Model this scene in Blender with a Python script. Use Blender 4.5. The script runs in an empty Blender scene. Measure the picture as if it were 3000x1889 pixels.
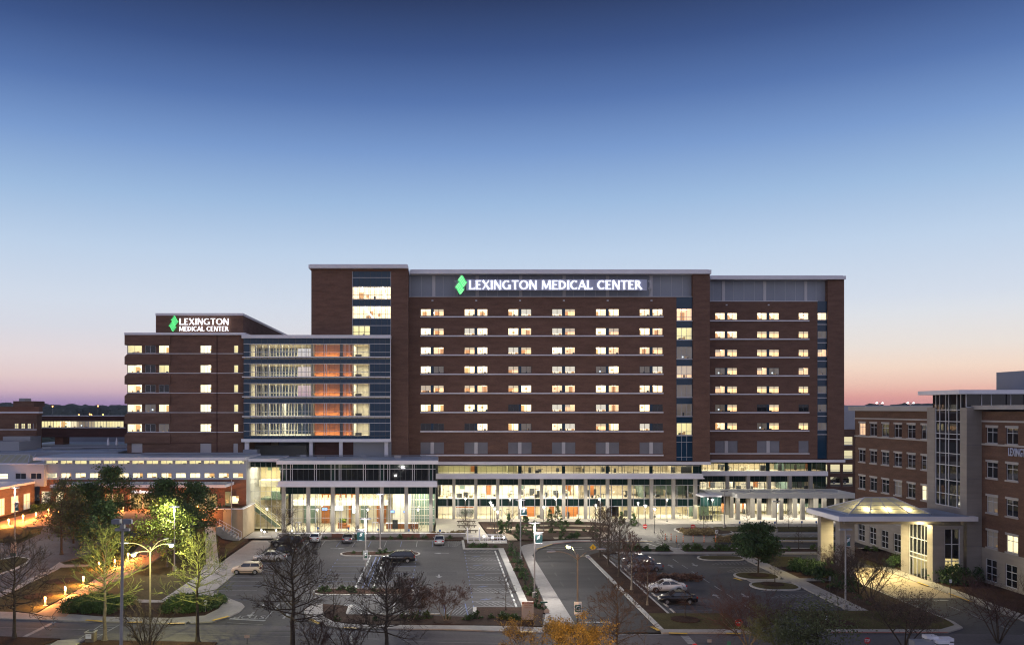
import bpy, bmesh, math, random
import numpy as np
from mathutils import Vector, Matrix
S = bpy.context.scene
COL = S.collection
rad = math.radians
# ------------------------------------------------------------------ camera
F, CX, HY, CH = 2500.0, 1292.0, 1198.0, 23.0      # focal (photo px), axis x, horizon y, eye height
cd = bpy.data.cameras.new('camera'); cam = bpy.data.objects.new('camera', cd); COL.objects.link(cam)
cam.location = (0, 0, CH); cam.rotation_euler = (rad(90), 0, 0)
cd.sensor_width = 36; cd.lens = F/3000*36
cd.shift_x = (1500-CX)/3000; cd.shift_y = (HY-944.5)/3000
cd.clip_start = .5; cd.clip_end = 20000
S.camera = cam
# ------------------------------------------------------------------ sky (dusk)
W = bpy.data.worlds.new('World'); S.world = W; W.use_nodes = True
nt = W.node_tree; N = nt.nodes; L = nt.links
bg = N['Background']; bg.inputs[1].default_value = 1.0
def s2l(c):
    return tuple(((x/255)/12.92 if x/255 <= .04045 else ((x/255+.055)/1.055)**2.4) for x in c)
tc = N.new('ShaderNodeTexCoord'); sp = N.new('ShaderNodeSeparateXYZ'); L.new(tc.outputs['Generated'], sp.inputs[0])
def ramp(stops):
    r = N.new('ShaderNodeValToRGB'); cr = r.color_ramp; cr.interpolation = 'EASE' if 0 else 'LINEAR'
    cr.elements[0].position = stops[0][0]; cr.elements[0].color = (*s2l(stops[0][1]), 1)
    cr.elements[1].position = stops[-1][0]; cr.elements[1].color = (*s2l(stops[-1][1]), 1)
    for p, c in stops[1:-1]:
        e = cr.elements.new(p); e.color = (*s2l(c), 1)
    L.new(sp.outputs[2], r.inputs[0]); return r
up = [(.078, (222, 222, 230)), (.118, (211, 220, 234)), (.176, (189, 209, 233)), (.232, (157, 187, 223)), (.287, (121, 154, 205)), (.338, (86, 117, 173)), (.387, (60, 85, 137)), (.432, (44, 61, 101)), (.6, (68, 82, 120)), (1., (94, 102, 134))]
rl = ramp([(0, (150, 126, 174)), (.008, (174, 148, 188)), (.02, (216, 184, 196)), (.036, (231, 207, 206)), (.06, (230, 218, 220)), (.09, (217, 219, 229))]+up[1:])
rr = ramp([(0, (212, 148, 152)), (.012, (234, 166, 158)), (.026, (240, 198, 182)), (.044, (244, 219, 202)), (.066, (234, 225, 219)), (.1, (221, 225, 232))]+up[1:])
rb = ramp([(0, (186, 180, 196)), (.08, (208, 204, 220)), (.2, (206, 208, 230)), (.432, (176, 182, 214)), (1., (94, 102, 134))])
def mr(out, a, b):
    m = N.new('ShaderNodeMapRange'); m.interpolation_type = 'SMOOTHSTEP'
    m.inputs[1].default_value = a; m.inputs[2].default_value = b; L.new(out, m.inputs[0]); return m.outputs[0]
def mix(fac, a, b):
    m = N.new('ShaderNodeMix'); m.data_type = 'RGBA'; L.new(fac, m.inputs[0]); L.new(a, m.inputs[6]); L.new(b, m.inputs[7]); return m.outputs[2]
front = mix(mr(sp.outputs[0], -.45, .4), rl.outputs[0], rr.outputs[0])
sky = mix(mr(sp.outputs[1], -.1, .6), rb.outputs[0], front)
nish = N.new('ShaderNodeTexSky'); nish.sky_type = 'NISHITA'; nish.sun_disc = False
nish.sun_elevation = rad(-4); nish.sun_rotation = rad(50); nish.altitude = 100
ns = N.new('ShaderNodeMix'); ns.data_type = 'RGBA'; ns.blend_type = 'ADD'; ns.inputs[0].default_value = .12
L.new(sky, ns.inputs[6]); L.new(nish.outputs[0], ns.inputs[7]); L.new(ns.outputs[2], bg.inputs[0])
S.view_settings.view_transform = 'Standard'; S.view_settings.look = 'None'; S.view_settings.exposure = 0; S.view_settings.gamma = 1
# ------------------------------------------------------------------ render settings
S.render.engine = 'CYCLES'
c = S.cycles
c.max_bounces = 5; c.diffuse_bounces = 2; c.glossy_bounces = 3; c.transmission_bounces = 3; c.transparent_max_bounces = 10
c.sample_clamp_indirect = 3; c.use_light_tree = True; c.caustics_reflective = False; c.caustics_refractive = False
c.use_denoising = True; c.filter_width = 1.15
try: c.denoiser = 'OPENIMAGEDENOISE'
except Exception: pass
# ------------------------------------------------------------------ helpers
OFF = {}
class Pl:                                       # a frontal plane at depth Y; photo px -> metres
    def __init__(s, Y): s.Y = Y; s.k = Y/F
    def x(s, px): return (px-CX)*s.k
    def z(s, py): return CH-(py-HY)*s.k
def ss(t): t = min(1, max(0, t)); return t*t*(3-2*t)
def terr(x, y):                                 # the entrance plaza on the left stands 4.4 m above the car parks
    if y > 400: return -2.
    return 4.4*ss((y-121)/28)*ss((-37-x)/6)*ss((240-y)/30)
def G(px, py):                                  # photo px -> point on the flat car-park level
    Y = CH*F/(py-HY); return ((px-CX)*Y/F, Y)
def GT(px, py):                                 # same, on the rising ground at the left
    Y = 60.
    while Y < 400:
        X = (px-CX)*Y/F
        if CH-(py-HY)*Y/F <= terr(X, Y): break
        Y += .1
    return ((px-CX)*Y/F, Y)
class MB:
    def __init__(s): s.v = []; s.f = []; s.m = []
    def face(s, pts, mi=0):
        n = len(s.v); s.v += [tuple(p) for p in pts]; s.f.append(tuple(range(n, n+len(pts)))); s.m.append(mi); return s
    def box(s, x0, x1, y0, y1, z0, z1, mi=0, skip=''):
        if x0 > x1: x0, x1 = x1, x0
        if y0 > y1: y0, y1 = y1, y0
        if z0 > z1: z0, z1 = z1, z0
        n = len(s.v)
        s.v += [(x0,y0,z0),(x1,y0,z0),(x1,y1,z0),(x0,y1,z0),(x0,y0,z1),(x1,y0,z1),(x1,y1,z1),(x0,y1,z1)]
        for k, q in (('f',(0,1,5,4)),('r',(1,2,6,5)),('b',(2,3,7,6)),('l',(3,0,4,7)),('t',(4,5,6,7)),('d',(3,2,1,0))):
            if k not in skip: s.f.append(tuple(n+i for i in q)); s.m.append(mi)
        return s
    def tube(s, p0, p1, r0, r1=None, n=8, mi=0, cap=True):
        r1 = r0 if r1 is None else r1
        a = Vector(p0); b = Vector(p1); d = b-a
        if d.length < 1e-6: return s
        d.normalize(); u = d.orthogonal().normalized(); w = d.cross(u); k = len(s.v)
        for c, r in ((a, r0), (b, r1)):
            for i in range(n):
                t = 2*math.pi*i/n; q = c+u*(r*math.cos(t))+w*(r*math.sin(t)); s.v.append((q.x, q.y, q.z))
        for i in range(n):
            j = (i+1) % n; s.f.append((k+i, k+j, k+n+j, k+n+i)); s.m.append(mi)
        if cap:
            s.f.append(tuple(k+i for i in range(n))[::-1]); s.m.append(mi)
            s.f.append(tuple(k+n+i for i in range(n))); s.m.append(mi)
        return s
    def path(s, pts, r, n=8, mi=0):
        rs = r if isinstance(r, (list, tuple)) else [r]*len(pts)
        for i in range(len(pts)-1): s.tube(pts[i], pts[i+1], rs[i], rs[i+1], n, mi)
        return s
    def lathe(s, prof, c=(0, 0, 0), n=12, mi=0):
        k = len(s.v)
        for r, z in prof:
            for i in range(n):
                t = 2*math.pi*i/n; s.v.append((c[0]+r*math.cos(t), c[1]+r*math.sin(t), c[2]+z))
        for a in range(len(prof)-1):
            for i in range(n):
                j = (i+1) % n; s.f.append((k+a*n+i, k+a*n+j, k+(a+1)*n+j, k+(a+1)*n+i)); s.m.append(mi)
        s.f.append(tuple(k+i for i in range(n))[::-1]); s.m.append(mi)
        e = k+(len(prof)-1)*n; s.f.append(tuple(e+i for i in range(n))); s.m.append(mi)
        return s
    def prism(s, poly, z0, z1, mi=0):
        n = len(poly); k = len(s.v)
        s.v += [(p[0], p[1], z0) for p in poly]+[(p[0], p[1], z1) for p in poly]
        s.f.append(tuple(range(k+n, k+2*n))); s.m.append(mi)
        for i in range(n):
            j = (i+1) % n; s.f.append((k+i, k+j, k+n+j, k+n+i)); s.m.append(mi)
        return s
    def build(s, name, mats, parent=None, smooth=False, loc=None):
        if not isinstance(mats, (list, tuple)): mats = [mats]
        me = bpy.data.meshes.new(name)
        o0 = OFF.get(parent.name, (0, 0, 0)) if parent else (loc or (0, 0, 0))
        v = np.array(s.v, dtype=np.float64).reshape(-1, 3)-np.array(o0)
        me.from_pydata(v.tolist(), [], s.f)
        for m in mats: me.materials.append(M[m] if isinstance(m, str) else m)
        me.polygons.foreach_set('material_index', np.array(s.m, dtype=np.int32))
        if smooth: me.polygons.foreach_set('use_smooth', np.ones(len(s.f), dtype=bool))
        me.update()
        o = bpy.data.objects.new(name, me); COL.objects.link(o)
        if parent: o.parent = parent
        else: o.location = o0
        OFF[o.name] = o0
        return o
def tag(o, label=None, cat=None, group=None, kind=None):
    for k, v in (('label', label), ('category', cat), ('group', group), ('kind', kind)):
        if v: o[k] = v
    return o
def thing(name, label, cat, loc=(0, 0, 0), group=None, rot=0):
    o = bpy.data.objects.new(name, None); COL.objects.link(o); o.location = loc; o.rotation_euler.z = rot
    o.empty_display_size = .3; OFF[o.name] = loc
    return tag(o, label, cat, group)
def struct(mb, name, mats): return tag(mb.build(name, mats), kind='structure')
def clone(o, loc, rot=0, label=None, scale=None):
    def rec(a, par):
        b = a.copy(); COL.objects.link(b)
        if par: b.parent = par
        for ch in a.children: rec(ch, b)
        return b
    r = rec(o, None); r.location = loc; r.rotation_euler.z = rot
    if scale: r.scale = (scale if isinstance(scale, (tuple, list)) else (scale,)*3)
    if label: r['label'] = label
    return r
USED = set()
def put(proto, loc, rot=0, label=None, scale=None):          # the prototype itself is the first one placed
    if proto.name in USED: return clone(proto, loc, rot, label, scale)
    USED.add(proto.name); proto.location = loc; proto.rotation_euler.z = rot
    if scale: proto.scale = (scale if isinstance(scale, (tuple, list)) else (scale,)*3)
    if label: proto['label'] = label
    return proto
def lamp(kind, loc, power, color, parent=None, size=.2, size_y=None, rot=(0, 0, 0), spot=None, spread=None):
    l = bpy.data.lights.new('light', kind); l.energy = power; l.color = color
    if kind == 'AREA':
        l.shape = 'RECTANGLE' if size_y else 'SQUARE'; l.size = size
        if size_y: l.size_y = size_y
        if spread: l.spread = rad(spread)
    else: l.shadow_soft_size = size
    if kind == 'SPOT': l.spot_size = rad(spot or 140); l.spot_blend = .5
    o = bpy.data.objects.new('light', l); COL.objects.link(o); o.rotation_euler = rot
    if parent:
        q = OFF.get(parent.name, (0, 0, 0)); o.parent = parent; o.location = [loc[i]-q[i] for i in range(3)]
    else: o.location = loc
    return o
# ------------------------------------------------------------------ materials
M = {}
def mat(name, col, rough=.7, noise=None, metal=0., emis=None, es=0., spec=.5, fine=None, lit=False, bump=0):
    m = bpy.data.materials.new(name); m.use_nodes = True; t = m.node_tree; b = t.nodes['Principled BSDF']
    b.inputs['Base Color'].default_value = (*col, 1); b.inputs['Roughness'].default_value = rough
    b.inputs['Metallic'].default_value = metal; b.inputs['Specular IOR Level'].default_value = spec
    tcn = None
    def noise_mul(prev, sc, amt, det=5):
        nonlocal tcn
        if tcn is None: tcn = t.nodes.new('ShaderNodeNewGeometry')
        n = t.nodes.new('ShaderNodeTexNoise'); n.inputs['Detail'].default_value = det
        if isinstance(sc, tuple):
            mp = t.nodes.new('ShaderNodeMapping'); mp.inputs['Scale'].default_value = sc
            t.links.new(tcn.outputs['Position'], mp.inputs[0]); t.links.new(mp.outputs[0], n.inputs['Vector']); n.inputs['Scale'].default_value = 1
        else:
            t.links.new(tcn.outputs['Position'], n.inputs['Vector']); n.inputs['Scale'].default_value = sc
        r = t.nodes.new('ShaderNodeMapRange'); r.inputs[1].default_value = .3; r.inputs[2].default_value = .7
        r.inputs[3].default_value = 1-amt; r.inputs[4].default_value = 1+amt; t.links.new(n.outputs[0], r.inputs[0])
        x = t.nodes.new('ShaderNodeVectorMath'); x.operation = 'SCALE'
        if prev is None: x.inputs[0].default_value = col
        else: t.links.new(prev, x.inputs[0])
        t.links.new(r.outputs[0], x.inputs['Scale']); return x.outputs[0], n
    out = None
    for q in (noise, fine):
        if q: out, nn = noise_mul(out, q[0], q[1])
    if out is not None:
        t.links.new(out, b.inputs['Base Color'])
        if bump:
            bp = t.nodes.new('ShaderNodeBump'); bp.inputs['Strength'].default_value = bump; bp.inputs['Distance'].default_value = .05
            t.links.new(nn.outputs[0], bp.inputs['Height']); t.links.new(bp.outputs[0], b.inputs['Normal'])
    if emis:
        b.inputs['Emission Color'].default_value = (*emis, 1); b.inputs['Emission Strength'].default_value = es
        if not lit: m.cycles.emission_sampling = 'NONE'
    M[name] = m; return m
def brickmat(name, c1, c2, mortar, sc=1.):
    m = mat(name, c1, .85, spec=.25); t = m.node_tree; b = t.nodes['Principled BSDF']
    g = t.nodes.new('ShaderNodeNewGeometry'); s = t.nodes.new('ShaderNodeSeparateXYZ'); t.links.new(g.outputs['Position'], s.inputs[0])
    a = t.nodes.new('ShaderNodeMath'); a.operation = 'ADD'; t.links.new(s.outputs[0], a.inputs[0]); t.links.new(s.outputs[1], a.inputs[1])
    cb = t.nodes.new('ShaderNodeCombineXYZ'); t.links.new(a.outputs[0], cb.inputs[0]); t.links.new(s.outputs[2], cb.inputs[1])
    k = t.nodes.new('ShaderNodeTexBrick'); t.links.new(cb.outputs[0], k.inputs['Vector'])
    k.inputs['Color1'].default_value = (*c1, 1); k.inputs['Color2'].default_value = (*c2, 1); k.inputs['Mortar'].default_value = (*mortar, 1)
    k.inputs['Scale'].default_value = sc; k.inputs['Brick Width'].default_value = .3; k.inputs['Row Height'].default_value = .1
    k.inputs['Mortar Size'].default_value = .008; k.inputs['Bias'].default_value = 0
    n = t.nodes.new('ShaderNodeTexNoise'); n.inputs['Scale'].default_value = 1; n.inputs['Detail'].default_value = 6
    mp = t.nodes.new('ShaderNodeMapping'); mp.inputs['Scale'].default_value = (.35, .35, 1.6); t.links.new(g.outputs['Position'], mp.inputs[0]); t.links.new(mp.outputs[0], n.inputs['Vector'])
    r = t.nodes.new('ShaderNodeMapRange'); r.inputs[1].default_value = .3; r.inputs[2].default_value = .7; r.inputs[3].default_value = .82; r.inputs[4].default_value = 1.2
    t.links.new(n.outputs[0], r.inputs[0]); x = t.nodes.new('ShaderNodeVectorMath'); x.operation = 'SCALE'
    t.links.new(k.outputs[0], x.inputs[0]); t.links.new(r.outputs[0], x.inputs['Scale']); t.links.new(x.outputs[0], b.inputs['Base Color'])
    return m
def glassmat(name, tint=(1, 1, 1), fac=.1, rough=.01):
    m = bpy.data.materials.new(name); m.use_nodes = True; t = m.node_tree; t.nodes.clear()
    o = t.nodes.new('ShaderNodeOutputMaterial'); a = t.nodes.new('ShaderNodeBsdfTransparent'); g = t.nodes.new('ShaderNodeBsdfGlossy'); x = t.nodes.new('ShaderNodeMixShader')
    a.inputs[0].default_value = (*tint, 1); g.inputs['Roughness'].default_value = rough; x.inputs[0].default_value = fac
    t.links.new(a.outputs[0], x.inputs[1]); t.links.new(g.outputs[0], x.inputs[2]); t.links.new(x.outputs[0], o.inputs[0])
    M[name] = m; return m
brickmat('brick', (.166, .085, .060), (.128, .066, .047), (.16, .115, .09)); brickmat('brick_office', (.125, .066, .047), (.098, .052, .038), (.12, .09, .07))
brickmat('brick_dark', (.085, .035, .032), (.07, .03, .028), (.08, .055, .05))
brickmat('brick_warm', (.20, .085, .055), (.165, .07, .045), (.18, .12, .09))
mat('trim', (.72, .70, .74), .5, (.4, .06)); mat('white_wall', (.42, .42, .46), .75, (.3, .08))
mat('metal_panel', (.25, .27, .32), .5, ((.2, .2, .2), .08)); mat('panel_post', (.5, .48, .5), .5)
mat('louver', (.20, .20, .23), .6, (.6, .1)); mat('roof', (.26, .30, .38), .55, (.25, .25)); mat('roof_dark', (.12, .13, .16), .8, (.3, .3))
mat('frame', (.5, .5, .54), .45); mat('frame_dark', (.05, .06, .07), .4); mat('column', (.29, .275, .25), .6, (.6, .06))
mat('spandrel', (.010, .040, .080), .06, spec=.4); mat('spandrel_green', (.009, .026, .024), .07, spec=.35)
mat('mirror_dark', (.012, .014, .018), .03, spec=.6)
glassmat('pane', (.93, .95, .94), .055); glassmat('pane_blue', (.62, .72, .85), .18); glassmat('pane_green', (.95, .95, .90), .06)
mat('asphalt', (.072, .068, .069), .85, (.09, .34), fine=(3., .16), spec=.3); mat('asphalt_new', (.052, .049, .049), .8, ((.05, .3, .1), .25), fine=(4., .12), spec=.3)
mat('asphalt_road', (.10, .092, .098), .85, ((.05, .35, .1), .22), fine=(3., .14), spec=.3)
mat('concrete', (.30, .275, .25), .8, (.35, .12), fine=(2.5, .1)); mat('kerb', (.42, .40, .36), .8, (.6, .18)); mat('paving', (.44, .40, .34), .8, ((.6, 2.5, 1), .14))
mat('tan_path', (.34, .27, .19), .85, (.7, .12))
mat('grass', (.072, .060, .025), .95, (.25, .35), fine=(6., .35), spec=.1, bump=.5); mat('mulch', (.048, .027, .019), .95, (.5, .35), fine=(9., .5), spec=.1, bump=.8)
mat('line_white', (.25, .25, .25), .7, (1.2, .4)); mat('stain', (.035, .033, .032), .7, (2., .3)); mat('paving_orange_lit', (.34, .19, .12), .85, (.7, .15)); mat('asphalt_lit', (.15, .14, .125), .85, (.15, .2), fine=(3., .12)); mat('stucco', (.36, .28, .18), .85, (.6, .1)); mat('patch', (.05, .048, .05), .85, (1., .2), fine=(5., .2)); mat('bar_white', (.5, .5, .48), .7, (1.5, .25)); mat('line_blue', (.10, .14, .30), .7, (1.5, .3)); mat('yellow', (.62, .38, .03), .6, (2., .15)); mat('red_paint', (.35, .03, .03), .6)  # orange paving and paler asphalt carry lamp light in their colour
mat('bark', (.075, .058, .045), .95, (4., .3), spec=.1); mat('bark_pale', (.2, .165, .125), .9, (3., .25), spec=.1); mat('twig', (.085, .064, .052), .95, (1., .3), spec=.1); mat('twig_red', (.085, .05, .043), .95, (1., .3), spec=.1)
mat('twig_green_lit', (.17, .18, .07), .9, (1., .35), spec=.1)  # the street lamp's yellow-green light is put into this twig colour
mat('leaf', (.035, .075, .02), .7, (.7, .5), fine=(5., .3)); mat('leaf_deep', (.026, .058, .014), .75, (.7, .45), fine=(5., .3)); mat('leaf_dark', (.045, .082, .018), .75, (.7, .45), fine=(5., .3)); mat('leaf_lit', (.17, .22, .018), .7, (.7, .45), fine=(5., .3)); mat('leaf_gold', (.30, .20, .04), .8, (.8, .4), fine=(5., .3)); mat('leaf_brown', (.11, .062, .045), .9, (.8, .4)); mat('leaf_olive', (.09, .10, .035), .8, (.8, .4))  # the brightest leaf green has lamp light put into its colour
mat('straw', (.26, .2, .1), .9, (3., .3))
mat('pole', (.32, .30, .29), .5, (1., .1)); mat('pole_dark', (.05, .045, .042), .5); mat('galv', (.3, .31, .34), .45, metal=.4)
mat('stone_trim', (.34, .32, .32), .6, (.4, .08)); mat('pole_brown', (.17, .145, .12), .5, (1., .1)); mat('wood', (.40, .14, .035), .55, ((.4, .4, 3), .15)); mat('inner_white', (.72, .67, .56), .8); mat('inner_cream', (.62, .53, .37), .8); mat('inner_floor', (.5, .44, .33), .4)
mat('inner_green', (.50, .47, .30), .8); mat('furniture', (.05, .055, .06), .6); mat('inner_glass', (.18, .26, .22), .2)
def room(name, c, k): # room surfaces glowing in place of lamps, seen through the windows: wall / bright ceiling / side / floor
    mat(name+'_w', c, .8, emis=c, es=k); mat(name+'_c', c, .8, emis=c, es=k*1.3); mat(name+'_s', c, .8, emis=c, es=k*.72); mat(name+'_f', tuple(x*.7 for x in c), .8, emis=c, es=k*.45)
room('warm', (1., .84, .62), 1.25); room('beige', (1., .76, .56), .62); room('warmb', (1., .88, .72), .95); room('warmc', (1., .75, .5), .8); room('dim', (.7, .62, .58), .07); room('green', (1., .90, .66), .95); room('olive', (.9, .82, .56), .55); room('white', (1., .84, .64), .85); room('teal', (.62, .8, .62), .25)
mat('tube_light', (1, 1, 1), emis=(1, .93, .78), es=6); mat('door', (.5, .3, .15), emis=(.7, .45, .25), es=.3)  # doors glow faintly, standing in for room light on them
mat('screen', (.1, .2, .6), emis=(.25, .45, 1), es=1.6); mat('screen_white', (.8, .9, 1), emis=(.8, .9, 1), es=1.6)
mat('sign_white', (1, 1, 1), emis=(.93, .95, 1), es=1.5, lit=True); mat('sign_green', (.1, .6, .2), emis=(.12, .85, .24), es=1.0, lit=True); mat('sign_back', (.42, .44, .58), .6); mat('sign_halo', (.3, .4, .35), .6); mat('sign_pale', (.5, .95, .5), emis=(.35, .95, .4), es=1.2)
mat('led', (1, 1, 1), emis=(.95, .96, 1), es=12); mat('sodium', (1, .6, .2), emis=(1, .42, .1), es=7); mat('sulphur', (1, 1, .3), emis=(.95, 1, .25), es=20)
mat('plate_white', (.7, .7, .7), .5); mat('plate_green', (.03, .12, .09), .5); mat('plate_teal', (.015, .09, .10), .6); mat('plate_red', (.45, .02, .02), .5); mat('plate_grey', (.2, .2, .22), .5); mat('plate_yellow', (.9, .5, .03), .45); mat('black', (.01, .01, .01), .5); mat('plate_blue', (.05, .13, .4), .5); mat('orange', (.85, .18, .03), .5); mat('plate_cream', (.62, .42, .3), .6); mat('plate_brown', (.4, .12, .06), .6)
mat('tyre', (.012, .012, .012), .8); mat('rim', (.4, .4, .42), .3, metal=.8); mat('car_glass', (.012, .014, .018), .04, spec=1.); mat('head_glass', (.3, .3, .3), .1); mat('tail', (.35, .01, .01), .25); mat('head', (.75, .75, .7), .15)
mat('garage_lit', (.8, .75, .55), .8, emis=(.9, .84, .62), es=.38); mat('stone', (.27, .24, .215), .8, (.5, .08), fine=((.2, .2, 2.4), .08)); mat('stone_grey', (.22, .2, .21), .8, (.5, .1))
mat('sky_glass', (.55, .55, .42), .35, emis=(.85, .72, .38), es=.10)
mat('haze_tree', (.05, .062, .05), .95, (.02, .4), fine=(.2, .4), spec=.05)
M['sign_green'].cycles.emission_sampling = 'AUTO'

def translucent(name, col, w):
    m = mat(name, col, .4); t = m.node_tree; b = t.nodes['Principled BSDF']; o = [n for n in t.nodes if n.type == 'OUTPUT_MATERIAL'][0]; tr = t.nodes.new('ShaderNodeBsdfTranslucent'); x = t.nodes.new('ShaderNodeMixShader')
    tr.inputs[0].default_value = (*col, 1); x.inputs[0].default_value = w; t.links.new(b.outputs[0], x.inputs[1]); t.links.new(tr.outputs[0], x.inputs[2]); t.links.new(x.outputs[0], o.inputs[0])
translucent('sky_glass', (.62, .6, .48), .6); translucent('canopy_panel', (.8, .8, .78), .55)
# ------------------------------------------------------------------ ground
def grid_lines(lo, hi, fine_lo, fine_hi, step):
    a = [lo, lo*.4, lo*.15] if lo < -500 else [lo]
    a = [q for q in a if q < fine_lo-1]
    n = int(round((fine_hi-fine_lo)/step)); b = [fine_lo+i*step for i in range(n+1)]
    return a+b
xs = [-6000, -2000, -800, -300, -200, -160]+[-140+2*i for i in range(55)]+[-20, 0, 30, 60, 100, 140, 200, 400, 1200, 6000]
ys = [-300, 0, 50, 80, 100]+[118+2*i for i in range(18)]+[160, 180]+[200+5*i for i in range(9)]+[260, 320, 399, 420, 700, 1400, 3000, 9000]
g = MB()
for y in ys:
    for x in xs: g.v.append((x, y, terr(x, y)-.1))
nx = len(xs)
for j in range(len(ys)-1):
    for i in range(nx-1): g.f.append((j*nx+i, j*nx+i+1, (j+1)*nx+i+1, (j+1)*nx+i)); g.m.append(0)
struct(g, 'ground', 'grass')
def slab(name, polys, top, mt, label=None, skirt=.25, drape=False):
    """a paved, planted or painted sheet laid on the ground, with a real edge"""
    if polys and not isinstance(polys[0][0], (tuple, list)): polys = [polys]
    bm = bmesh.new()
    for poly in polys:
        vs = [bm.verts.new((p[0], p[1], 0)) for p in poly]; fc = bm.faces.new(vs)
        if fc.normal.z < 0 or sum((poly[i][0]*poly[(i+1) % len(poly)][1]-poly[(i+1) % len(poly)][0]*poly[i][1]) for i in range(len(poly))) < 0: fc.normal_flip()
    if drape:
        X = [v.co.x for v in bm.verts]; Y = [v.co.y for v in bm.verts]
        for q in [x for x in xs if min(X) < x < max(X)]:
            bmesh.ops.bisect_plane(bm, geom=bm.verts[:]+bm.edges[:]+bm.faces[:], plane_co=(q, 0, 0), plane_no=(1, 0, 0))
        for q in [y for y in ys if min(Y) < y < max(Y)]:
            bmesh.ops.bisect_plane(bm, geom=bm.verts[:]+bm.edges[:]+bm.faces[:], plane_co=(0, q, 0), plane_no=(0, 1, 0))
    base = bm.faces[:]
    if skirt:
        ed = [e for e in bm.edges if e.is_boundary]
        r = bmesh.ops.extrude_edge_only(bm, edges=ed); nv = {v for v in r['geom'] if isinstance(v, bmesh.types.BMVert)}
    else: nv = set()
    for v in bm.verts: v.co.z = (terr(v.co.x, v.co.y) if drape else 0)+top-(skirt if v in nv else 0)
    bmesh.ops.triangulate(bm, faces=bm.faces[:])
    me = bpy.data.meshes.new(name); bm.to_mesh(me); bm.free(); me.materials.append(M[mt])
    o = bpy.data.objects.new(name, me); COL.objects.link(o); OFF[o.name] = (0, 0, 0); o['kind'] = 'structure'
    return o
def R(x0, x1, y0, y1): return [(x0, y0), (x1, y0), (x1, y1), (x0, y1)]
def rr_(x0, x1, y0, y1, r, n=5):      # rounded rectangle
    p = []
    for cx, cy, a in ((x1-r, y0+r, -90), (x1-r, y1-r, 0), (x0+r, y1-r, 90), (x0+r, y0+r, 180)):
        for i in range(n+1):
            t = rad(a+90*i/n); p.append((cx+r*math.cos(t), cy+r*math.sin(t)))
    return p
def island(x0, x1, y0, y1, r, mt, kname='kerb', kw=.3):
    slab(kname, rr_(x0, x1, y0, y1, r), .13, 'kerb'); slab('planting_bed' if mt == 'mulch' else 'lawn', rr_(x0+kw, x1-kw, y0+kw, y1-kw, max(.1, r-kw)), .16, mt, skirt=.1)
# asphalt
slab('car_park', R(-28.7, 9.4, 88, 149), 0, 'asphalt')
slab('car_park', [(23, 88), (63.2, 60), (63.2, 141), (9.4, 141), (9.4, 88)], -.006, 'asphalt')
slab('access_road', [(14.3, 88), (22.7, 88), (22.7, 134), (25.5, 137.8), (30, 140.8), (110, 140.8), (110, 147.6), (23, 147.6), (19, 145), (16, 140), (14.3, 134)], .006, 'asphalt_new')
slab('road', [(-140, 104), (-60, 95), (-48.3, 93.5), (-38.3, 92.1), (-32, 91.5), (-24, 91.1), (-15, 90.6), (-10.2, 89.3), (-4.2, 88.9), (7.3, 87.8), (23.4, 87.4), (51.7, 87.6), (72, 86), (110, 80), (110, 55), (-140, 55)], .010, 'asphalt_road')
slab('inner_drive', [(28, 147.6), (110, 147.6), (110, 176), (40, 176), (34, 172), (33, 160), (31, 152)], .0, 'asphalt_lit')  # canopy and lantern light put into the paler asphalt colour
# kerbs and pavements of the left car park
slab('pavement', [(-28.7, 100), (-28.7, 151.5), (-33.2, 151.5), (-33.6, 100), (-31, 98)], .12, 'concrete')
slab('pavement', [G(*p) for p in ((388, 1768), (489, 1768), (500, 1790), (560, 1826.5), (621, 1822), (671, 1808), (703, 1792), (716.6, 1777), (708, 1768), (660, 1750), (601, 1728), (560, 1722), (489, 1760), (388, 1757))], .123, 'concrete')
slab('pavement', [(-50, 93.7), (-38.3, 92.3), (-32, 91.7), (-27.3, 91.3), (-29, 93.8), (-38.3, 94.9), (-50, 96.6), (-140, 108), (-140, 104.4)], .125, 'concrete', drape=True)
slab('pavement', [G(*p) for p in ((891, 1792), (893, 1805), (905, 1820), (937, 1831.6), (967, 1838), (1007, 1841), (1174, 1843.5), (1321, 1844.5), (1500, 1852), (1640, 1856), (1655, 1800), (1599, 1796), (1590, 1840), (1500, 1835.5), (1274, 1833), (1074, 1832), (1012, 1828), (975, 1821.6), (952, 1809), (945, 1789), (945, 1770), (915, 1771), (897, 1781))], .126, 'concrete')
slab('planting_bed', [G(*p) for p in ((946, 1771), (1012, 1776), (1024, 1781), (1014, 1801.5), (1390, 1808.5), (1390, 1781), (1531, 1781), (1590, 1786), (1589, 1838), (1500, 1834), (1274, 1831.5), (1074, 1830.5), (1012, 1826.5), (976, 1820), (953, 1808), (946.5, 1789))], .15, 'mulch', skirt=.2)
slab('kerb', [G(*p) for p in ((1012, 1801), (1018, 1801), (1033, 1775), (1022, 1775))], .17, 'kerb')
slab('kerb', [G(*p) for p in ((1384, 1808), (1396, 1808), (1396, 1781), (1386, 1781))], .17, 'kerb')
slab('pavement', R(-34, -1, 149, 151.3), .12, 'concrete')
slab('kerb', R(9.4, 10.3, 98.6, 140.4), .15, 'kerb'); slab('kerb', R(3.6, 9.4, 140, 140.4), .15, 'kerb'); slab('kerb', R(3.6, 4.0, 140.4, 149), .15, 'kerb')
slab('planting_bed', [(10.3, 96), (12, 96), (12.8, 132), (12.9, 141), (14, 144), (16.5, 146.5), (10, 148.8), (4, 149), (4, 140.4), (10.3, 140.4)], .13, 'mulch')
slab('pavement', [(12, 89), (14.3, 89), (14.3, 134), (16, 140), (19, 145), (23, 147.6), (36, 147.6), (36, 149.6), (22, 149.6), (15, 146.6), (13.2, 142), (12.9, 132)], .12, 'concrete')
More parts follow.
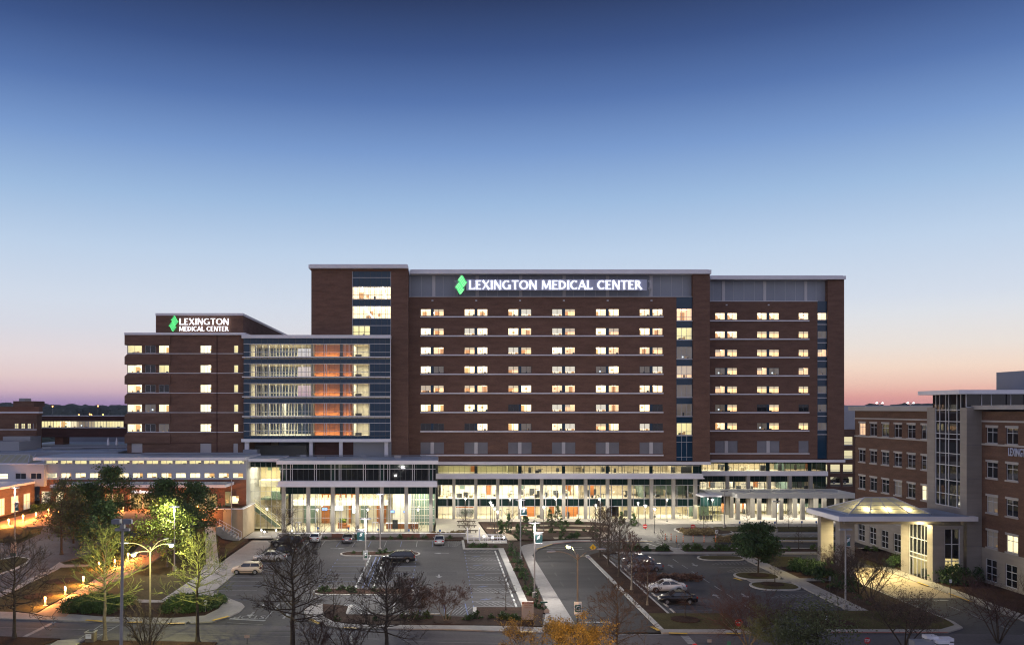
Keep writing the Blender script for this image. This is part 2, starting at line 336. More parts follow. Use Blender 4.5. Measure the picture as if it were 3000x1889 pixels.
slab('pavement', [(-40.5, 95.0), (-27.5, 91.5), (-26.5, 96), (-40.5, 98)], .116, 'concrete'); slab('kerb', R(22.7, 23.2, 88.85, 134), .14, 'kerb'); slab('planting_bed', [(23.2, 95.8), (25.4, 95.8), (25.4, 134.5), (28, 136), (28, 138), (25.5, 137.0), (23.2, 134)], .12, 'mulch')
slab('kerb', R(25.4, 25.7, 95.8, 134.5), .1, 'kerb')
slab('lawn', R(23.2, 31.9, 88.8, 95.8), .13, 'grass'); slab('pavement', R(22.7, 31.9, 87.5, 88.8), .14, 'concrete')
slab('pavement', R(28, 72, 135.4, 137.2), .12, 'concrete'); slab('planting_bed', R(28, 37.4, 137.2, 140.3), .13, 'mulch'); slab('planting_bed', R(39.2, 72, 137.2, 140.3), .13, 'mulch'); slab('pavement', R(37.4, 39.2, 137.2, 140.3), .12, 'concrete')
slab('kerb', R(30, 110, 140.3, 140.8), .15, 'kerb')
island(39.6, 46.6, 129.6, 133.4, 1.6, 'grass'); island(40.4, 46.4, 114.8, 119.8, 2.2, 'grass'); island(40.2, 46.4, 108.2, 113.2, 2.2, 'grass')
slab('pavement', [(46.4, 97), (48.6, 97), (48.6, 113.7), (53.4, 114.2), (53.4, 115.4), (48.6, 115.6), (48.5, 131.4), (46.4, 133.4)], .14, 'concrete'); slab('pavement', R(41.2, 46.4, 113.2, 114.8), .13, 'concrete')
slab('planting_bed', [(48.6, 97), (55.0, 97), (55.0, 113.6), (48.6, 113.7)], .12, 'mulch'); slab('planting_bed', [(48.5, 115.6), (55.0, 115.4), (55.0, 131), (48.5, 131)], .12, 'mulch'); slab('lawn', [(48.5, 124), (55.0, 124), (55.0, 132.5), (48.5, 133)], .15, 'grass')
slab('lawn', [(39.9, 88.8), (52, 88.8), (54.6, 90.6), (55.0, 93), (55.0, 97), (39.9, 97)], .13, 'grass'); slab('pavement', [(39.9, 87.6), (52, 87.6), (54.8, 89.6), (55.3, 92), (55.3, 113), (55.0, 113), (55.0, 92.4), (54.5, 90.5), (52, 88.8), (39.9, 88.8)], .14, 'concrete')
slab('portico_drive', R(55.3, 63.2, 104, 124), .004, 'tan_path')
slab('pavement', [(63.2, 88), (64.9, 87), (65.3, 113), (65.3, 124), (63.2, 124)], .12, 'concrete'); slab('planting_bed', [(64.9, 70), (80, 70), (80, 140), (65.3, 140), (65.3, 113)], .13, 'mulch')
slab('planting_bed', [(57.5, 60), (64.9, 60), (64.9, 86), (62, 84.5)], .13, 'mulch')
island(-16.0, -3.3, 133.4, 137.4, 1.9, 'mulch'); island(-16.2, -3.3, 105.4, 109.3, 1.9, 'mulch')
# ground in front of the hospital
slab('plaza', R(-35, 40, 173.5, 179), .14, 'paving'); slab('plaza', R(-35, -1.5, 151.3, 160), .13, 'concrete'); slab('plaza', [(-1.5, 151.3), (8.6, 151.3), (7.4, 173.5), (-1.5, 173.5)], .14, 'paving'); slab('plaza', [(40, 170), (110, 170), (110, 186), (40, 186)], .13, 'paving')
slab('planting_bed', [(-28, 149.2), (4, 149.2), (4, 152.6), (-28, 152.6)], .15, 'mulch')
slab('planting_bed', [(8.9, 150.4), (17, 149.7), (28, 149.7), (31, 152), (33, 160), (34, 171.8), (30, 173.2), (7.7, 173.2)], .15, 'mulch')
slab('pavement', [(28, 149.6), (31, 149.6), (33.6, 160), (34.6, 171.8), (38, 173.3), (30, 173.4), (33, 171), (32, 160), (30, 152)], .17, 'concrete')
def ribbon(pts, w):
    a = []; b = []
    for i, p in enumerate(pts):
        q = pts[max(0, i-1)]; r = pts[min(len(pts)-1, i+1)]; d = Vector((r[0]-q[0], r[1]-q[1])).normalized(); n = Vector((-d.y, d.x))*(w/2)
        a.append((p[0]+n.x, p[1]+n.y)); b.append((p[0]-n.x, p[1]-n.y))
    return a+b[::-1]
def smooth_pts(p, k=3):
    for _ in range(k):
        q = [p[0]]
        for a, b in zip(p, p[1:]): q += [(a[0]*.75+b[0]*.25, a[1]*.75+b[1]*.25), (a[0]*.25+b[0]*.75, a[1]*.25+b[1]*.75)]
        p = q+[p[-1]]
    return p
slab('garden_path', ribbon(smooth_pts([(12.5, 148.9), (12.5, 154), (10.5, 158), (13, 163), (20, 161.5), (27, 162), (31, 156), (28, 151.5), (20, 151.2)]), 1.7), .18, 'tan_path', skirt=.06)
slab('garden_path', ribbon(smooth_pts([(8.8, 164), (13, 163.4), (18, 168), (26, 167.5), (33, 166)]), 1.6), .185, 'tan_path', skirt=.06)
slab('lawn', [(8.9, 151), (11.2, 150.6), (11.2, 156), (9.2, 157)], .175, 'grass', skirt=.05)
island(44.4, 54.5, 156.4, 165.6, 3.2, 'mulch'); slab('lawn', R(53, 95, 160.5, 166), .17, 'grass'); slab('pavement', R(53, 95, 156.6, 157.6), .12, 'concrete')
slab('lawn', rr_(48.3, 95, 149.4, 152.6, 1.2), .14, 'grass'); slab('pavement', rr_(47.8, 95, 147.5, 149.4, .8), .13, 'concrete')
# painted marks on the ground
mk = MB(); mb_ = MB(); my = MB(); mred = MB()
def line(m, a, b, w=.11, z=.012):
    d = Vector((b[0]-a[0], b[1]-a[1])); n = Vector((-d.y, d.x)).normalized()*(w/2)
    m.face([(a[0]-n.x, a[1]-n.y, z), (b[0]-n.x, b[1]-n.y, z), (b[0]+n.x, b[1]+n.y, z), (a[0]+n.x, a[1]+n.y, z)])
def hatch(m, x0, x1, y0, y1, n, sl=1.2, z=.012):
    for i in range(n):
        x = x0+(x1-x0)*(i+.5)/n; line(m, (x-sl/2, y0), (x+sl/2, y1), .075, z)
Yt = [103.0+2.74*i for i in range(15)]
for i, y in enumerate(Yt):
    if y < 147: line(mk if i % 3 else mb_, (-28.4, y), (-23.4, y), .1)
    if 110 < y < 133: line(mk if i % 2 else mb_, (-15.8, y), (-10.9, y), .1); line(mb_, (-15.85, y-.5), (-15.85, y+.5)); line(mb_, (-3.8, y-.5), (-3.8, y+.5)); line(mk if i % 2 else mb_, (-8.6, y), (-3.8, y), .1)
for i in range(16):
    y = 99.6+2.5*i; hc = i % 3 == 2
    line(mk, (3.8, y), (8.5, y), .1); line(mb_, (3.8, y-.45), (3.8, y+.45), .12)
    if i % 3 == 0: hatch(mk, 4.4, 8.2, y+.15, y+2.3, 6, -1.0)
    elif i % 3 == 1:
        for dx in (0, .5): line(mb_, (4.7+dx, y+.8), (5.6+dx, y+1.6), .14)
for x in (-10.1, -9.5): line(mb_, (x, 109.8), (x, 133), .16)
for i in range(13):
    x = -22.9+2.68*i
    if x < 4: line(mk if i % 2 else mb_, (x, 142.6), (x, 148.8), .1)
hatch(mk, .6, 3.4, 143, 148.6, 9, 1.6); line(mk, (.3, 142.8), (3.5, 142.8)); line(mk, (.3, 142.8), (.3, 148.8)); 
for x in (-12.4, -9.0, -5.4, -2.4, .5, 3.0): line(mb_ if x > -3 else mk, (x, 95.4), (x-.15, 101), .13)
hatch(mk, -12, -9.3, 95.5, 100.8, 8, 1.2); hatch(mk, 3.3, 3.8+0, 95.5, 97, 1); hatch(mk, .9, 3.3, 95.5, 99.4, 6, 1.2)
line(mk, (-12.3, 95.3), (4.6, 94.6+.2), .14)
# entry: stop bar, centre line, STOP lettering
line(mk, G(672, 1811.5), G(777, 1817), .45); line(mk, G(777, 1813), G(818, 1768), .12); line(mk, G(818, 1768), G(950, 1744), .12); line(mk, G(665, 1823), G(770, 1829), .1, .02)
def arrow(m, x, y, ang, s=1., z=.014):
    P = [(-.12, -1.1), (.12, -1.1), (.12, .1), (.45, .1), (0, 1.1), (-.45, .1), (-.12, .1)]; c, q = math.cos(ang), math.sin(ang)
    m.face([(x+s*(a*c-b*q), y+s*(a*q+b*c), z) for a, b in P])
for px, py, a in ((1286, 1687, 3.14), (1293, 1620, 1.57), (990, 1606, -1.57), (737, 1799, 3.14), (836, 1803, 0), (769, 1770, 3.14), (1965, 1657, 0), (2035, 1654, 3.14), (2098, 1745, 0), (2182, 1744, 3.14), (2078, 1625, 1.57), (2092, 1631, -1.57), (2226, 1841, 0), (2309, 1840, 3.14)):
    x, y = G(px, py); arrow(mk, x, y, a, 1.1)
for i in range(9):
    y = 131-i*4.93; line(mk, (35.6, y), (35.6, y-3.0), .14)
for y in (129.2, 100.2, 97.4): line(mk, (39.6 if y > 105 else 25.8, y), (46.2 if y > 105 else 31, y), .11)
for i in range(10): line(mk, (25.8, 100.2+2.75*i), (31, 100.2+2.75*i), .1)
for i in range(7): line(mk, (26.4+.35*0, 97+2.75*i*1.5), (26.4, 98.8+2.75*i*1.5), .16)
hatch(mk, 41, 46, 126.4, 128.8, 8, 2.2); hatch(mk, 41.4, 46, 121, 123.4, 8, 2.2); hatch(mk, 41, 45.8, 104, 106, 8, 2.2); hatch(mk, 41, 45.8, 98.6, 100.4, 8, 2.2)
for y in (107.8, 103, 101.2, 97.4, 124, 120.2): line(mk, (40.4, y), (46, y), .1)
line(mk, (14.8, 92.2), (18.4, 92.2), .5); line(mk, G(1300+1600-1300, 1856), G(1960, 1858), .14, .02)
line(mk, (32.2, 90.6), (39.6, 90.6), .3, .008)
# road 1 lines and crossings
for a, b in (((0, 1837), (250, 1843)), ((500, 1854), (1110, 1871)), ((1180, 1878), (1500, 1884))): line(mk, G(*a), G(*b), .07, .016)
line(mk, G(72, 1864), G(162, 1820), .5, .018); line(mk, G(1022, 1844), G(1030, 1889), .4, .018); line(mk, G(2005, 1861), G(2028, 1886), .8, .018); line(mk, G(2350, 1850), G(2470, 1850), .2, .018)
for a, b in (((225, 1875), (300, 1828)), ((265, 1877), (352, 1828))): line(mk, G(*a), G(*b), .12, .018)
for i in range(7):
    t = i/6; line(mk, G(230+70*t+5, 1872-42*t), G(275+72*t, 1870-40*t), .12, .018)
for px, py in ((2660, 1735), (2765, 1765)): pass
for i in range(5):
    y = 104-4.2*i; line(mk, (59.3+.05*i, y), (59.3+.05*i, y-2.2), .12)
for px in (2670, 2755): x, y = G(px, 1757); line(mk, (x-.8, y), (x+.9, y-.1), .5)
# crosswalk and stop bars at the upper road
for a in (0, 1.9): line(mk, (36.8+a, 141), (34.6+a+.6, 147.3), .3)
for a in (0, 2.2): line(mk, (13.9, 140.6+a), (23.5, 140+a), .25)
line(mk, (38.4, 147.9), (43.2, 147.9), .35); hatch(mk, 36.5, 43, 155.4, 157.6, 8, -1.4); line(mk, (36.2, 153.8), (41, 153.4), .3)
for i in range(9): line(mk, (50+4*i, 153.2), (52.4+4*i, 156.4), .14)
struct(mk, 'road_markings', 'line_white'); struct(mb_, 'road_markings', 'line_blue')
rs0 = random.Random(3); st_ = MB(); pa = MB()
def blob(m, x, y, rx, ry, z, n=11):
    m.face([(x+rx*math.cos(i/n*6.283)*rs0.uniform(.7, 1.2), y+ry*math.sin(i/n*6.283)*rs0.uniform(.7, 1.2), z) for i in range(n)])
for k in range(15):
    for x, dx in ((-26.3, .6), (-13, .6), (-6.2, .6), (6, .6)):
        if rs0.random() < .75: blob(st_, x+rs0.uniform(-dx, dx), 101.5+2.74*k+rs0.uniform(-.3, .3), rs0.uniform(.2, .55), rs0.uniform(.15, .4), .009+.0002*k)
    if k < 12: blob(st_, 28.6+rs0.uniform(-.7, .7), 98.6+2.75*k, rs0.uniform(.2, .5), rs0.uniform(.15, .4), .004)
for x0, x1, y0, y1 in ((-2, 2.2, 118, 121), (-20, -17.5, 112, 119), (-3, .5, 138, 140.5), (33, 34.6, 104, 111), (-8, -3, 101, 103)): pa.face([(x0, y0, .0055), (x1, y0+.2, .0055), (x1, y1, .0055), (x0, y1-.2, .0055)])
for x, y in ((-19, 128), (1, 108), (37.5, 118), (18.5, 120)): blob(st_, x, y, .45, .45, .0135, 16)
for k in range(26): x = -45+4.2*k+rs0.uniform(-1, 1); y = 84.5+rs0.uniform(-1.5, 4.5)-(.04*x); blob(st_, x, y, rs0.uniform(.3, 2.2), rs0.uniform(.08, .25), .0125)
for k in range(14): blob(st_, 16.5+rs0.uniform(-.8, .8)+(3.8 if k % 2 else 0), 92+3.4*k, rs0.uniform(.12, .22), rs0.uniform(.8, 2.2), .0085)
struct(st_, 'asphalt_stains', 'stain'); struct(pa, 'asphalt_patches', 'patch')
# yellow and red painted kerbs
for a, b in (((252, 1819), (301, 1823)), ((371, 1826), (416, 1825)), ((492, 1829), (541, 1828)), ((623, 1820), (670, 1808)), ((904, 1815), (937, 1830)), ((1007, 1841), (1051, 1843)), ((1509, 1853), (1560, 1854)), ((1600, 1848), (1640, 1838)), ((1908, 1838), (1930, 1850)), ((1960, 1857), (2014, 1859)), ((2128, 1858), (2170, 1859)), ((2150, 1695), (2172, 1702))):
    line(my, G(*a), G(*b), .42, .165)
x, y = G(2690, 1707); line(my, (63.1, 113), (63.1, 110.5), .25, .15); line(my, (63.1, 106), (63.1, 101.5), .25, .15); line(my, (44, 158.5), (46.2, 156.2), .3, .15); line(my, (31, 147.7), (36.6, 147.7), .25, .15); line(my, (47.8, 148.6), (49.4, 147.6), .3, .15); line(my, (50, 147.5), (66, 147.5), .2, .15)
line(mred, (19, 145.1), (23, 147.65), .25, .15); line(mred, (23, 147.65), (31, 147.7), .25, .15); line(mred, (40, 87.5), (52, 87.5), .2, .16); line(my, (15.6, 139.5), (19, 145.1), .25, .15)
struct(my, 'kerb_paint', 'yellow'); struct(mred, 'kerb_paint', 'red_paint')
# stop lettering on the asphalt
def text_mesh(body, h, mt, ext=.02, bold=0., xs_=1., width=None, align='CENTER', sp=1.):
    cu = bpy.data.curves.new('t', 'FONT'); cu.body = body; cu.size = 1; cu.space_character = sp; cu.align_x = align; cu.align_y = 'CENTER'; cu.extrude = 0; cu.offset = bold; cu.resolution_u = 3
    ob = bpy.data.objects.new('t', cu); COL.objects.link(ob)
    bpy.context.view_layer.update(); dg = bpy.context.evaluated_depsgraph_get(); me = bpy.data.meshes.new_from_object(ob.evaluated_get(dg))
    bpy.data.objects.remove(ob)
    bm = bmesh.new(); bm.from_mesh(me)
    X = [v.co.x for v in bm.verts]; Y = [v.co.y for v in bm.verts]; k = h/(max(Y)-min(Y)); cy = (max(Y)+min(Y))/2; cx = (max(X)+min(X))/2
    kx = width/(max(X)-min(X)) if width else k*xs_
    for v in bm.verts: v.co = ((v.co.x-cx)*kx, (v.co.y-cy)*k, 0)
    r = bmesh.ops.extrude_face_region(bm, geom=bm.faces[:])
    for e in r['geom']:
        if isinstance(e, bmesh.types.BMVert): e.co.z += ext
    bm.to_mesh(me); bm.free(); me.materials.clear(); me.materials.append(M[mt]); 
    for p in me.polygons: p.material_index = 0
    return me
GLY = {'L': (.64, [(.12,0,.12,1,.17),(.12,.05,.6,.05,.10),(.58,.0,.6,.2,.07)]), 'E': (.64, [(.12,0,.12,1,.17),(.12,.95,.58,.95,.10),(.12,.52,.5,.52,.09),(.12,.05,.6,.05,.10)]),
 'X': (.82, [(.07,1,.75,0,.18),(.72,1,.07,0,.09)]), 'I': (.26, [(.13,0,.13,1,.17)]), 'N': (.86, [(.12,0,.12,1,.11),(.12,1,.74,0,.18),(.74,0,.74,1,.10)]), 'T': (.74, [(.37,0,.37,1,.17),(.02,.95,.72,.95,.10)]),
 'M': (1.04, [(.1,0,.16,1,.10),(.16,1,.5,.1,.16),(.5,.1,.86,1,.09),(.86,1,.93,0,.17)]), 'A': (.84, [(.04,0,.4,1,.10),(.4,1,.8,0,.18),(.18,.3,.62,.3,.08)]), 'G': (.94, [('a',.47,.5,.38,.45,48,322),(.84,.04,.84,.44,.14),(.62,.44,.9,.44,.07)]),
 'O': (.98, [('a',.49,.5,.40,.45,0,360)]), 'C': (.80, [('a',.47,.5,.38,.45,48,312)]), 'D': (.84, [(.12,0,.12,1,.17),('a',.14,.5,.58,.45,-90,90)]), 'R': (.76, [(.12,0,.12,1,.17),('a',.14,.73,.36,.22,-90,90),(.34,.5,.72,0,.16)])}
def flared(body, h, mt, ext=.1, width=10.):
    """capital letters drawn as flared strokes, thick and thin"""
    q = MB(); x = 0.; k = 0
    def st(x0, y0, x1, y1, w, w1=None, fl=1.3):
        nonlocal k
        d = Vector((x1-x0, y1-y0)); n = Vector((-d.y, d.x)).normalized()*.5; k += 1; z = ext+(k % 7)*.004; P = []
        ws = [w*fl, w, w, (w1 or w)*fl] if fl > 1 else [w, w, w1, w1]
        for t, ww in zip((0, .22, .78, 1), ws): c_ = Vector((x0, y0))+d*t; P.append((c_-n*ww, c_+n*ww))
        for a, b_ in zip(P, P[1:]):
            pts = [(p.x, p.y) for p in (a[0], b_[0], b_[1], a[1])]; q.face([(u, v, z) for u, v in pts]); q.face([(pts[0][0], pts[0][1], 0), (pts[1][0], pts[1][1], 0), (pts[1][0], pts[1][1], z), (pts[0][0], pts[0][1], z)]); q.face([(pts[3][0], pts[3][1], 0), (pts[2][0], pts[2][1], 0), (pts[2][0], pts[2][1], z), (pts[3][0], pts[3][1], z)])
    for ch in body:
        if ch == ' ': x += .42; continue
        w, S_ = GLY[ch]
        for s in S_:
            if s[0] == 'a':
                _, cx, cy, rx, ry, a0, a1 = s; n = max(8, int(abs(a1-a0)/18))
                for i in range(n):
                    A, B = rad(a0+(a1-a0)*i/n), rad(a0+(a1-a0)*(i+1)/n); f0 = .08+.10*abs(math.cos(A)); f1 = .08+.10*abs(math.cos(B))
                    st(x+cx+rx*math.cos(A), cy+ry*math.sin(A), x+cx+rx*math.cos(B), cy+ry*math.sin(B), f0, f1, 1)
            else: st(x+s[0], s[1], x+s[2], s[3], s[4])
        x += w+.08
    X_ = [p[0] for p in q.v]; x0, x1 = min(X_), max(X_); kx = width/(x1-x0); q.v = [((p[0]-(x0+x1)/2)*kx, (p[1]-.5)*h, p[2]) for p in q.v]
    o = q.build('lettering', mt); me = o.data; bpy.data.objects.remove(o); return me
def place_text(name, me, loc, parent=None, rot=(rad(90), 0, 0)):
    o = bpy.data.objects.new(name, me); COL.objects.link(o); o.rotation_euler = rot
    if parent:
        q = OFF.get(parent.name, (0, 0, 0)); o.parent = parent; o.location = [loc[i]-q[i] for i in range(3)]
    else: o.location = loc
    OFF[o.name] = tuple(loc); return o
x, y = G(731, 1807); tag(place_text('road_lettering', text_mesh('STOP', 1.5, 'line_white', .003, width=3.4), (x, y, .012), rot=(0, 0, math.pi)), kind='structure')
# left lawns and drives on the rising ground
GP = lambda pts: [GT(*p) for p in pts]
slab('lawn', GP([(0, 1803), (92, 1803), (228, 1727), (305, 1680), (370, 1640), (350, 1630), (175, 1655), (0, 1745)]), .08, 'grass', drape=True)
slab('entrance_drive', GP([(0, 1590), (60, 1590), (115, 1565), (130, 1540), (260, 1540), (420, 1560), (330, 1600), (175, 1648), (0, 1735)]), .03, 'asphalt_road', drape=True)
slab('pavement', GP([(0, 1737), (174, 1648), (190, 1655), (0, 1752)]), .12, 'concrete', drape=True)
slab('pavement', GP([(174, 1655), (265, 1655), (265, 1661), (160, 1664)]), .124, 'concrete', drape=True)
slab('lawn', GP([(160, 1663), (262, 1662), (345, 1618), (330, 1603), (245, 1640)]), .09, 'grass', drape=True)
slab('lamplit_walk', GP([(95, 1806), (194, 1808.5), (240, 1757), (300, 1720), (405, 1670), (463, 1635), (520, 1600), (480, 1560), (420, 1585), (376, 1635), (315, 1676), (232, 1728)]), .135, 'paving_orange_lit', drape=True)  # orange glow of the bollards put into the paving colour
slab('lawn', GP([(232, 1765), (300, 1724), (405, 1674), (463, 1640), (520, 1606), (590, 1610), (590, 1690), (547, 1722), (489, 1757), (388, 1757), (388, 1768), (232, 1800)]), .085, 'grass', drape=True)
slab('planting_bed', GP([(196, 1800), (225, 1765), (300, 1760), (388, 1768), (489, 1767), (520, 1750), (560, 1745), (660, 1762), (640, 1785), (600, 1805), (500, 1812), (300, 1808)]), .15, 'mulch', drape=True)
slab('entrance_plaza', GP([(0, 1530), (60, 1512), (160, 1490), (660, 1490), (655, 1522), (610, 1535), (480, 1560), (260, 1541), (130, 1541), (0, 1552)]), .12, 'paving_orange_lit', drape=True)  # concrete plaza, with orange entrance light put into its colour
slab('planting_bed', GP([(100, 1498), (160, 1478), (40, 1480), (0, 1500), (0, 1522)]), .16, 'mulch', drape=True)
slab('lawn', GP([(0, 1552), (55, 1543), (88, 1556), (78, 1572), (40, 1588), (0, 1588)]), .13, 'grass', drape=True)
slab('lawn', GP([(0, 1642), (50, 1632), (84, 1638), (74, 1650), (0, 1680)]), .13, 'grass', drape=True); slab('kerb', GP([(0, 1639), (50, 1629), (88, 1637), (78, 1652), (0, 1684)]), .10, 'kerb', drape=True)
slab('planting_bed', GP([(640, 1552), (740, 1560), (770, 1562), (680, 1625), (640, 1655)]), .12, 'mulch', drape=True)
slab('lawn', GP([(665, 1580), (720, 1582), (690, 1604), (655, 1630)]), .135, 'grass', drape=True)
slab('ramp', GP([(600, 1545), (632, 1545), (642, 1655), (604, 1655)]), .17, 'paving', drape=True)
slab('pavement', GP([(600, 1655), (645, 1655), (672, 1628), (690, 1632), (600, 1706), (560, 1722), (580, 1690)]), .11, 'concrete', drape=True)
slab('verge', [(-140, 60), (-47, 60), (-38, 85.2), (-48, 86.6), (-140, 96)], .13, 'mulch'); slab('pavement', [(-38, 60), (-38, 84.6), (-35.6, 85.3), (-34.4, 60)], .12, 'concrete'); slab('verge', [(-34.4, 60), (-35.2, 84.8), (-22, 83.9), (-22, 60)], .13, 'mulch')
for px, py, r in ((180, 1704, 2.0), (112, 1748, 1.7), (24, 1565, 2.2)):
    x, y = GT(px, py); slab('mulch_ring', [(x+r*math.cos(t/16*6.283), y+r*math.sin(t/16*6.283)) for t in range(16)], .16, 'mulch', drape=True, skirt=.05)
for px, py, r in ((2007, 1817, 1.55), (2222, 1687, 1.4), (2262, 1713, 1.5), (2455, 1828, 1.6), (1298, 1824, 1)):
    x, y = G(px, py); slab('mulch_ring', [(x+r*math.cos(t/16*6.283), y+r*math.sin(t/16*6.283)) for t in range(16)], .19, 'mulch', skirt=.05)
# ------------------------------------------------------------------ buildings: walls with real openings
class Fr:
    def __init__(s, c, side='front'): s.c = c; s.side = side; s.rot = 0 if side == 'front' else -math.pi/2
    def pt(s, u, z, d): return (u, s.c+d, z) if s.side == 'front' else (s.c+d, -u, z)
    def u(s, px): return (px-CX)*s.c/F if s.side == 'front' else -s.c*F/(px-CX)
    def Y(s, px): return s.c if s.side == 'front' else s.c*F/(px-CX)
    def z(s, py, px=0): return CH-(py-HY)*s.Y(px)/F
    def box(s, mb, u0, u1, z0, z1, d0, d1, mi=0, skip=''):
        p = s.pt(u0, z0, d0); q = s.pt(u1, z1, d1); return mb.box(p[0], q[0], p[1], q[1], z0, z1, mi, skip)
def wall(mb, fr, u0, u1, z0, z1, ops, rev=.3, mi=0, d=0., rmi=None):
    ops = [(max(a, u0), min(b, u1), max(c_, z0), min(e, z1)) for a, b, c_, e in ops]
    us = sorted({round(x, 4) for o in ops for x in o[:2]} | {round(u0, 4), round(u1, 4)}); zs = sorted({round(x, 4) for o in ops for x in o[2:]} | {round(z0, 4), round(z1, 4)})
    for j in range(len(zs)-1):
        zm = (zs[j]+zs[j+1])/2; run = None
        for i in range(len(us)):
            solid = False
            if i < len(us)-1:
                um = (us[i]+us[i+1])/2; solid = not any(a < um < b and c_ < zm < e for a, b, c_, e in ops)
            if solid and run is None: run = us[i]
            if not solid and run is not None:
                b = us[i]; mb.face([fr.pt(run, zs[j], d), fr.pt(b, zs[j], d), fr.pt(b, zs[j+1], d), fr.pt(run, zs[j+1], d)], mi); run = None
    k = mi if rmi is None else rmi
    for a, b, c_, e in ops:
        for q in ([(a, c_), (a, e)], [(b, e), (b, c_)], [(a, e), (b, e)], [(b, c_), (a, c_)]):
            mb.face([fr.pt(q[0][0], q[0][1], d), fr.pt(q[1][0], q[1][1], d), fr.pt(q[1][0], q[1][1], d+rev), fr.pt(q[0][0], q[0][1], d+rev)], k)
def shell(mb, x0, x1, y0, y1, z0, z1, mi=0, skip='f', rmi=None):
    mb.box(x0, x1, y0, y1, z0, z1, mi, skip+'t'); mb.face([(x0, y0, z1), (x1, y0, z1), (x1, y1, z1), (x0, y1, z1)], mi if rmi is None else rmi)
# windows: a frame with its glass and the room behind it, shared meshes, one object each
WM = {}
def win_meshes(w, h, nx, nz, mt='frame', pane='pane', depth=4., ft=.07, split=None):
    key = (round(w, 2), round(h, 2), nx, nz, mt, pane, depth, split)
    if key in WM: return WM[key]
    f = MB(); d0, d1 = .10, .18
    f.box(0, w, d0, d1, 0, ft); f.box(0, w, d0, d1, h-ft, h); f.box(0, ft, d0, d1, ft, h-ft); f.box(w-ft, w, d0, d1, ft, h-ft)
    for i in range(1, nx): x = w*i/nx; f.box(x-ft*.5, x+ft*.5, d0+.003, d1-.003, ft, h-ft)
    for i in range(1, nz): z = (split*h if split and nz == 2 else h*i/nz); f.box(ft, w-ft, d0+.006, d1-.006, z-ft*.45, z+ft*.45)
    o = f.build('window', mt); fm = o.data; bpy.data.objects.remove(o)
    p = MB().box(0, w, .135, .145, 0, h); o = p.build('pane', pane); pm = o.data; bpy.data.objects.remove(o)
    WM[key] = (fm, pm); return WM[key]
RM = {}
def room_mesh(w, h, depth, variant, seed=0):
    seed = seed % 5; key = (round(w, 2), round(h, 2), depth, variant, seed)
    if key in RM: return RM[key]
    r = random.Random(seed*7+len(variant)); mb = MB(); d0 = .2
    mb.face([(0, depth, 0), (w, depth, 0), (w, depth, h), (0, depth, h)], 0)
    mb.face([(0, d0, h), (w, d0, h), (w, depth, h), (0, depth, h)], 1); mb.face([(0, d0, 0), (w, d0, 0), (w, depth, 0), (0, depth, 0)], 3)
    mb.face([(0, d0, 0), (0, depth, 0), (0, depth, h), (0, d0, h)], 2); mb.face([(w, d0, 0), (w, depth, 0), (w, depth, h), (w, d0, h)], 2)
    if variant in ('warm', 'white', 'beige', 'green'):
        if r.random() < .7: x = r.uniform(.1, .6)*w; mb.box(x, x+w*.4, depth*.45, depth*.5, h-.06, h-.02, 4)
        if r.random() < .8: x = r.uniform(0, .7)*w; mb.box(x, x+.9, depth-.12, depth-.02, 0, h*.88, 5)
        if r.random() < .6: x = r.uniform(.1, .6)*w; mb.box(x, x+.55, depth-.1, depth-.03, h*.45, h*.7, 5)
    if variant in ('warm', 'beige') and r.random() < .5: mb.box(0, w*r.choice((.5, 1.)), .26, .28, h*r.choice((.25, .45, .6, .75)), h, 2)      # roller blind
    for k in range(r.randint(0, 3)):
        x = r.uniform(0, .85)*w; mb.box(x, x+r.uniform(.15, .6), 1.0, 1.4, 0, h*r.uniform(.1, .3), 6 if k == 0 else 5)
    if r.random() < .5 and variant in ('warm', 'white', 'beige'): x = r.uniform(.2, .7)*w; mb.box(x, x+.04, .5, depth*.8, 0, h, 2); mb.box(x+.1, w, depth*.7, depth*.72, 0, h, 2)
    if variant == 'dim' and r.random() < .5: x = r.uniform(.1, .8)*w; mb.box(x, x+.3, 1.2, 1.25, .3, .6, 7)
    v = ('warm', 'warmb', 'warmc', 'warm', 'warmb')[seed] if variant == 'warm' else variant
    o = mb.build('room_interior', [v+'_w', v+'_c', v+'_s', v+'_f', 'tube_light', 'door', 'furniture', 'screen_white']); me = o.data; bpy.data.objects.remove(o)
    RM[key] = me; return me
def window(par, fr, u, z, w, h, nx=2, nz=1, variant='warm', depth=4., pane='pane', mt='frame', seed=0, split=None, d=0., ft=.07):
    fm, pm = win_meshes(w, h, nx, nz, mt, pane if variant != 'mirror' else 'mirror_dark', depth, ft, split)
    q = OFF.get(par.name, (0, 0, 0)); p = fr.pt(u, z, d); loc = [p[i]-q[i] for i in range(3)]
    def mk(name, me, pr, lc=(0, 0, 0), rot=0):
        o = bpy.data.objects.new(name, me); COL.objects.link(o); o.parent = pr; o.location = lc; o.rotation_euler.z = rot; return o
    a = mk('window', fm, par, loc, fr.rot); mk('pane', pm, a)
    if variant != 'mirror': mk('room_interior', room_mesh(w, h, depth, variant, seed), a)
    return a
rnd = random.Random(11)
def mull(mb, fr, us, z0, z1, d=.05, w=.07, mi=0):
    for u in us: fr.box(mb, u-w/2, u+w/2, z0, z1, d-.03, d+.09, mi)
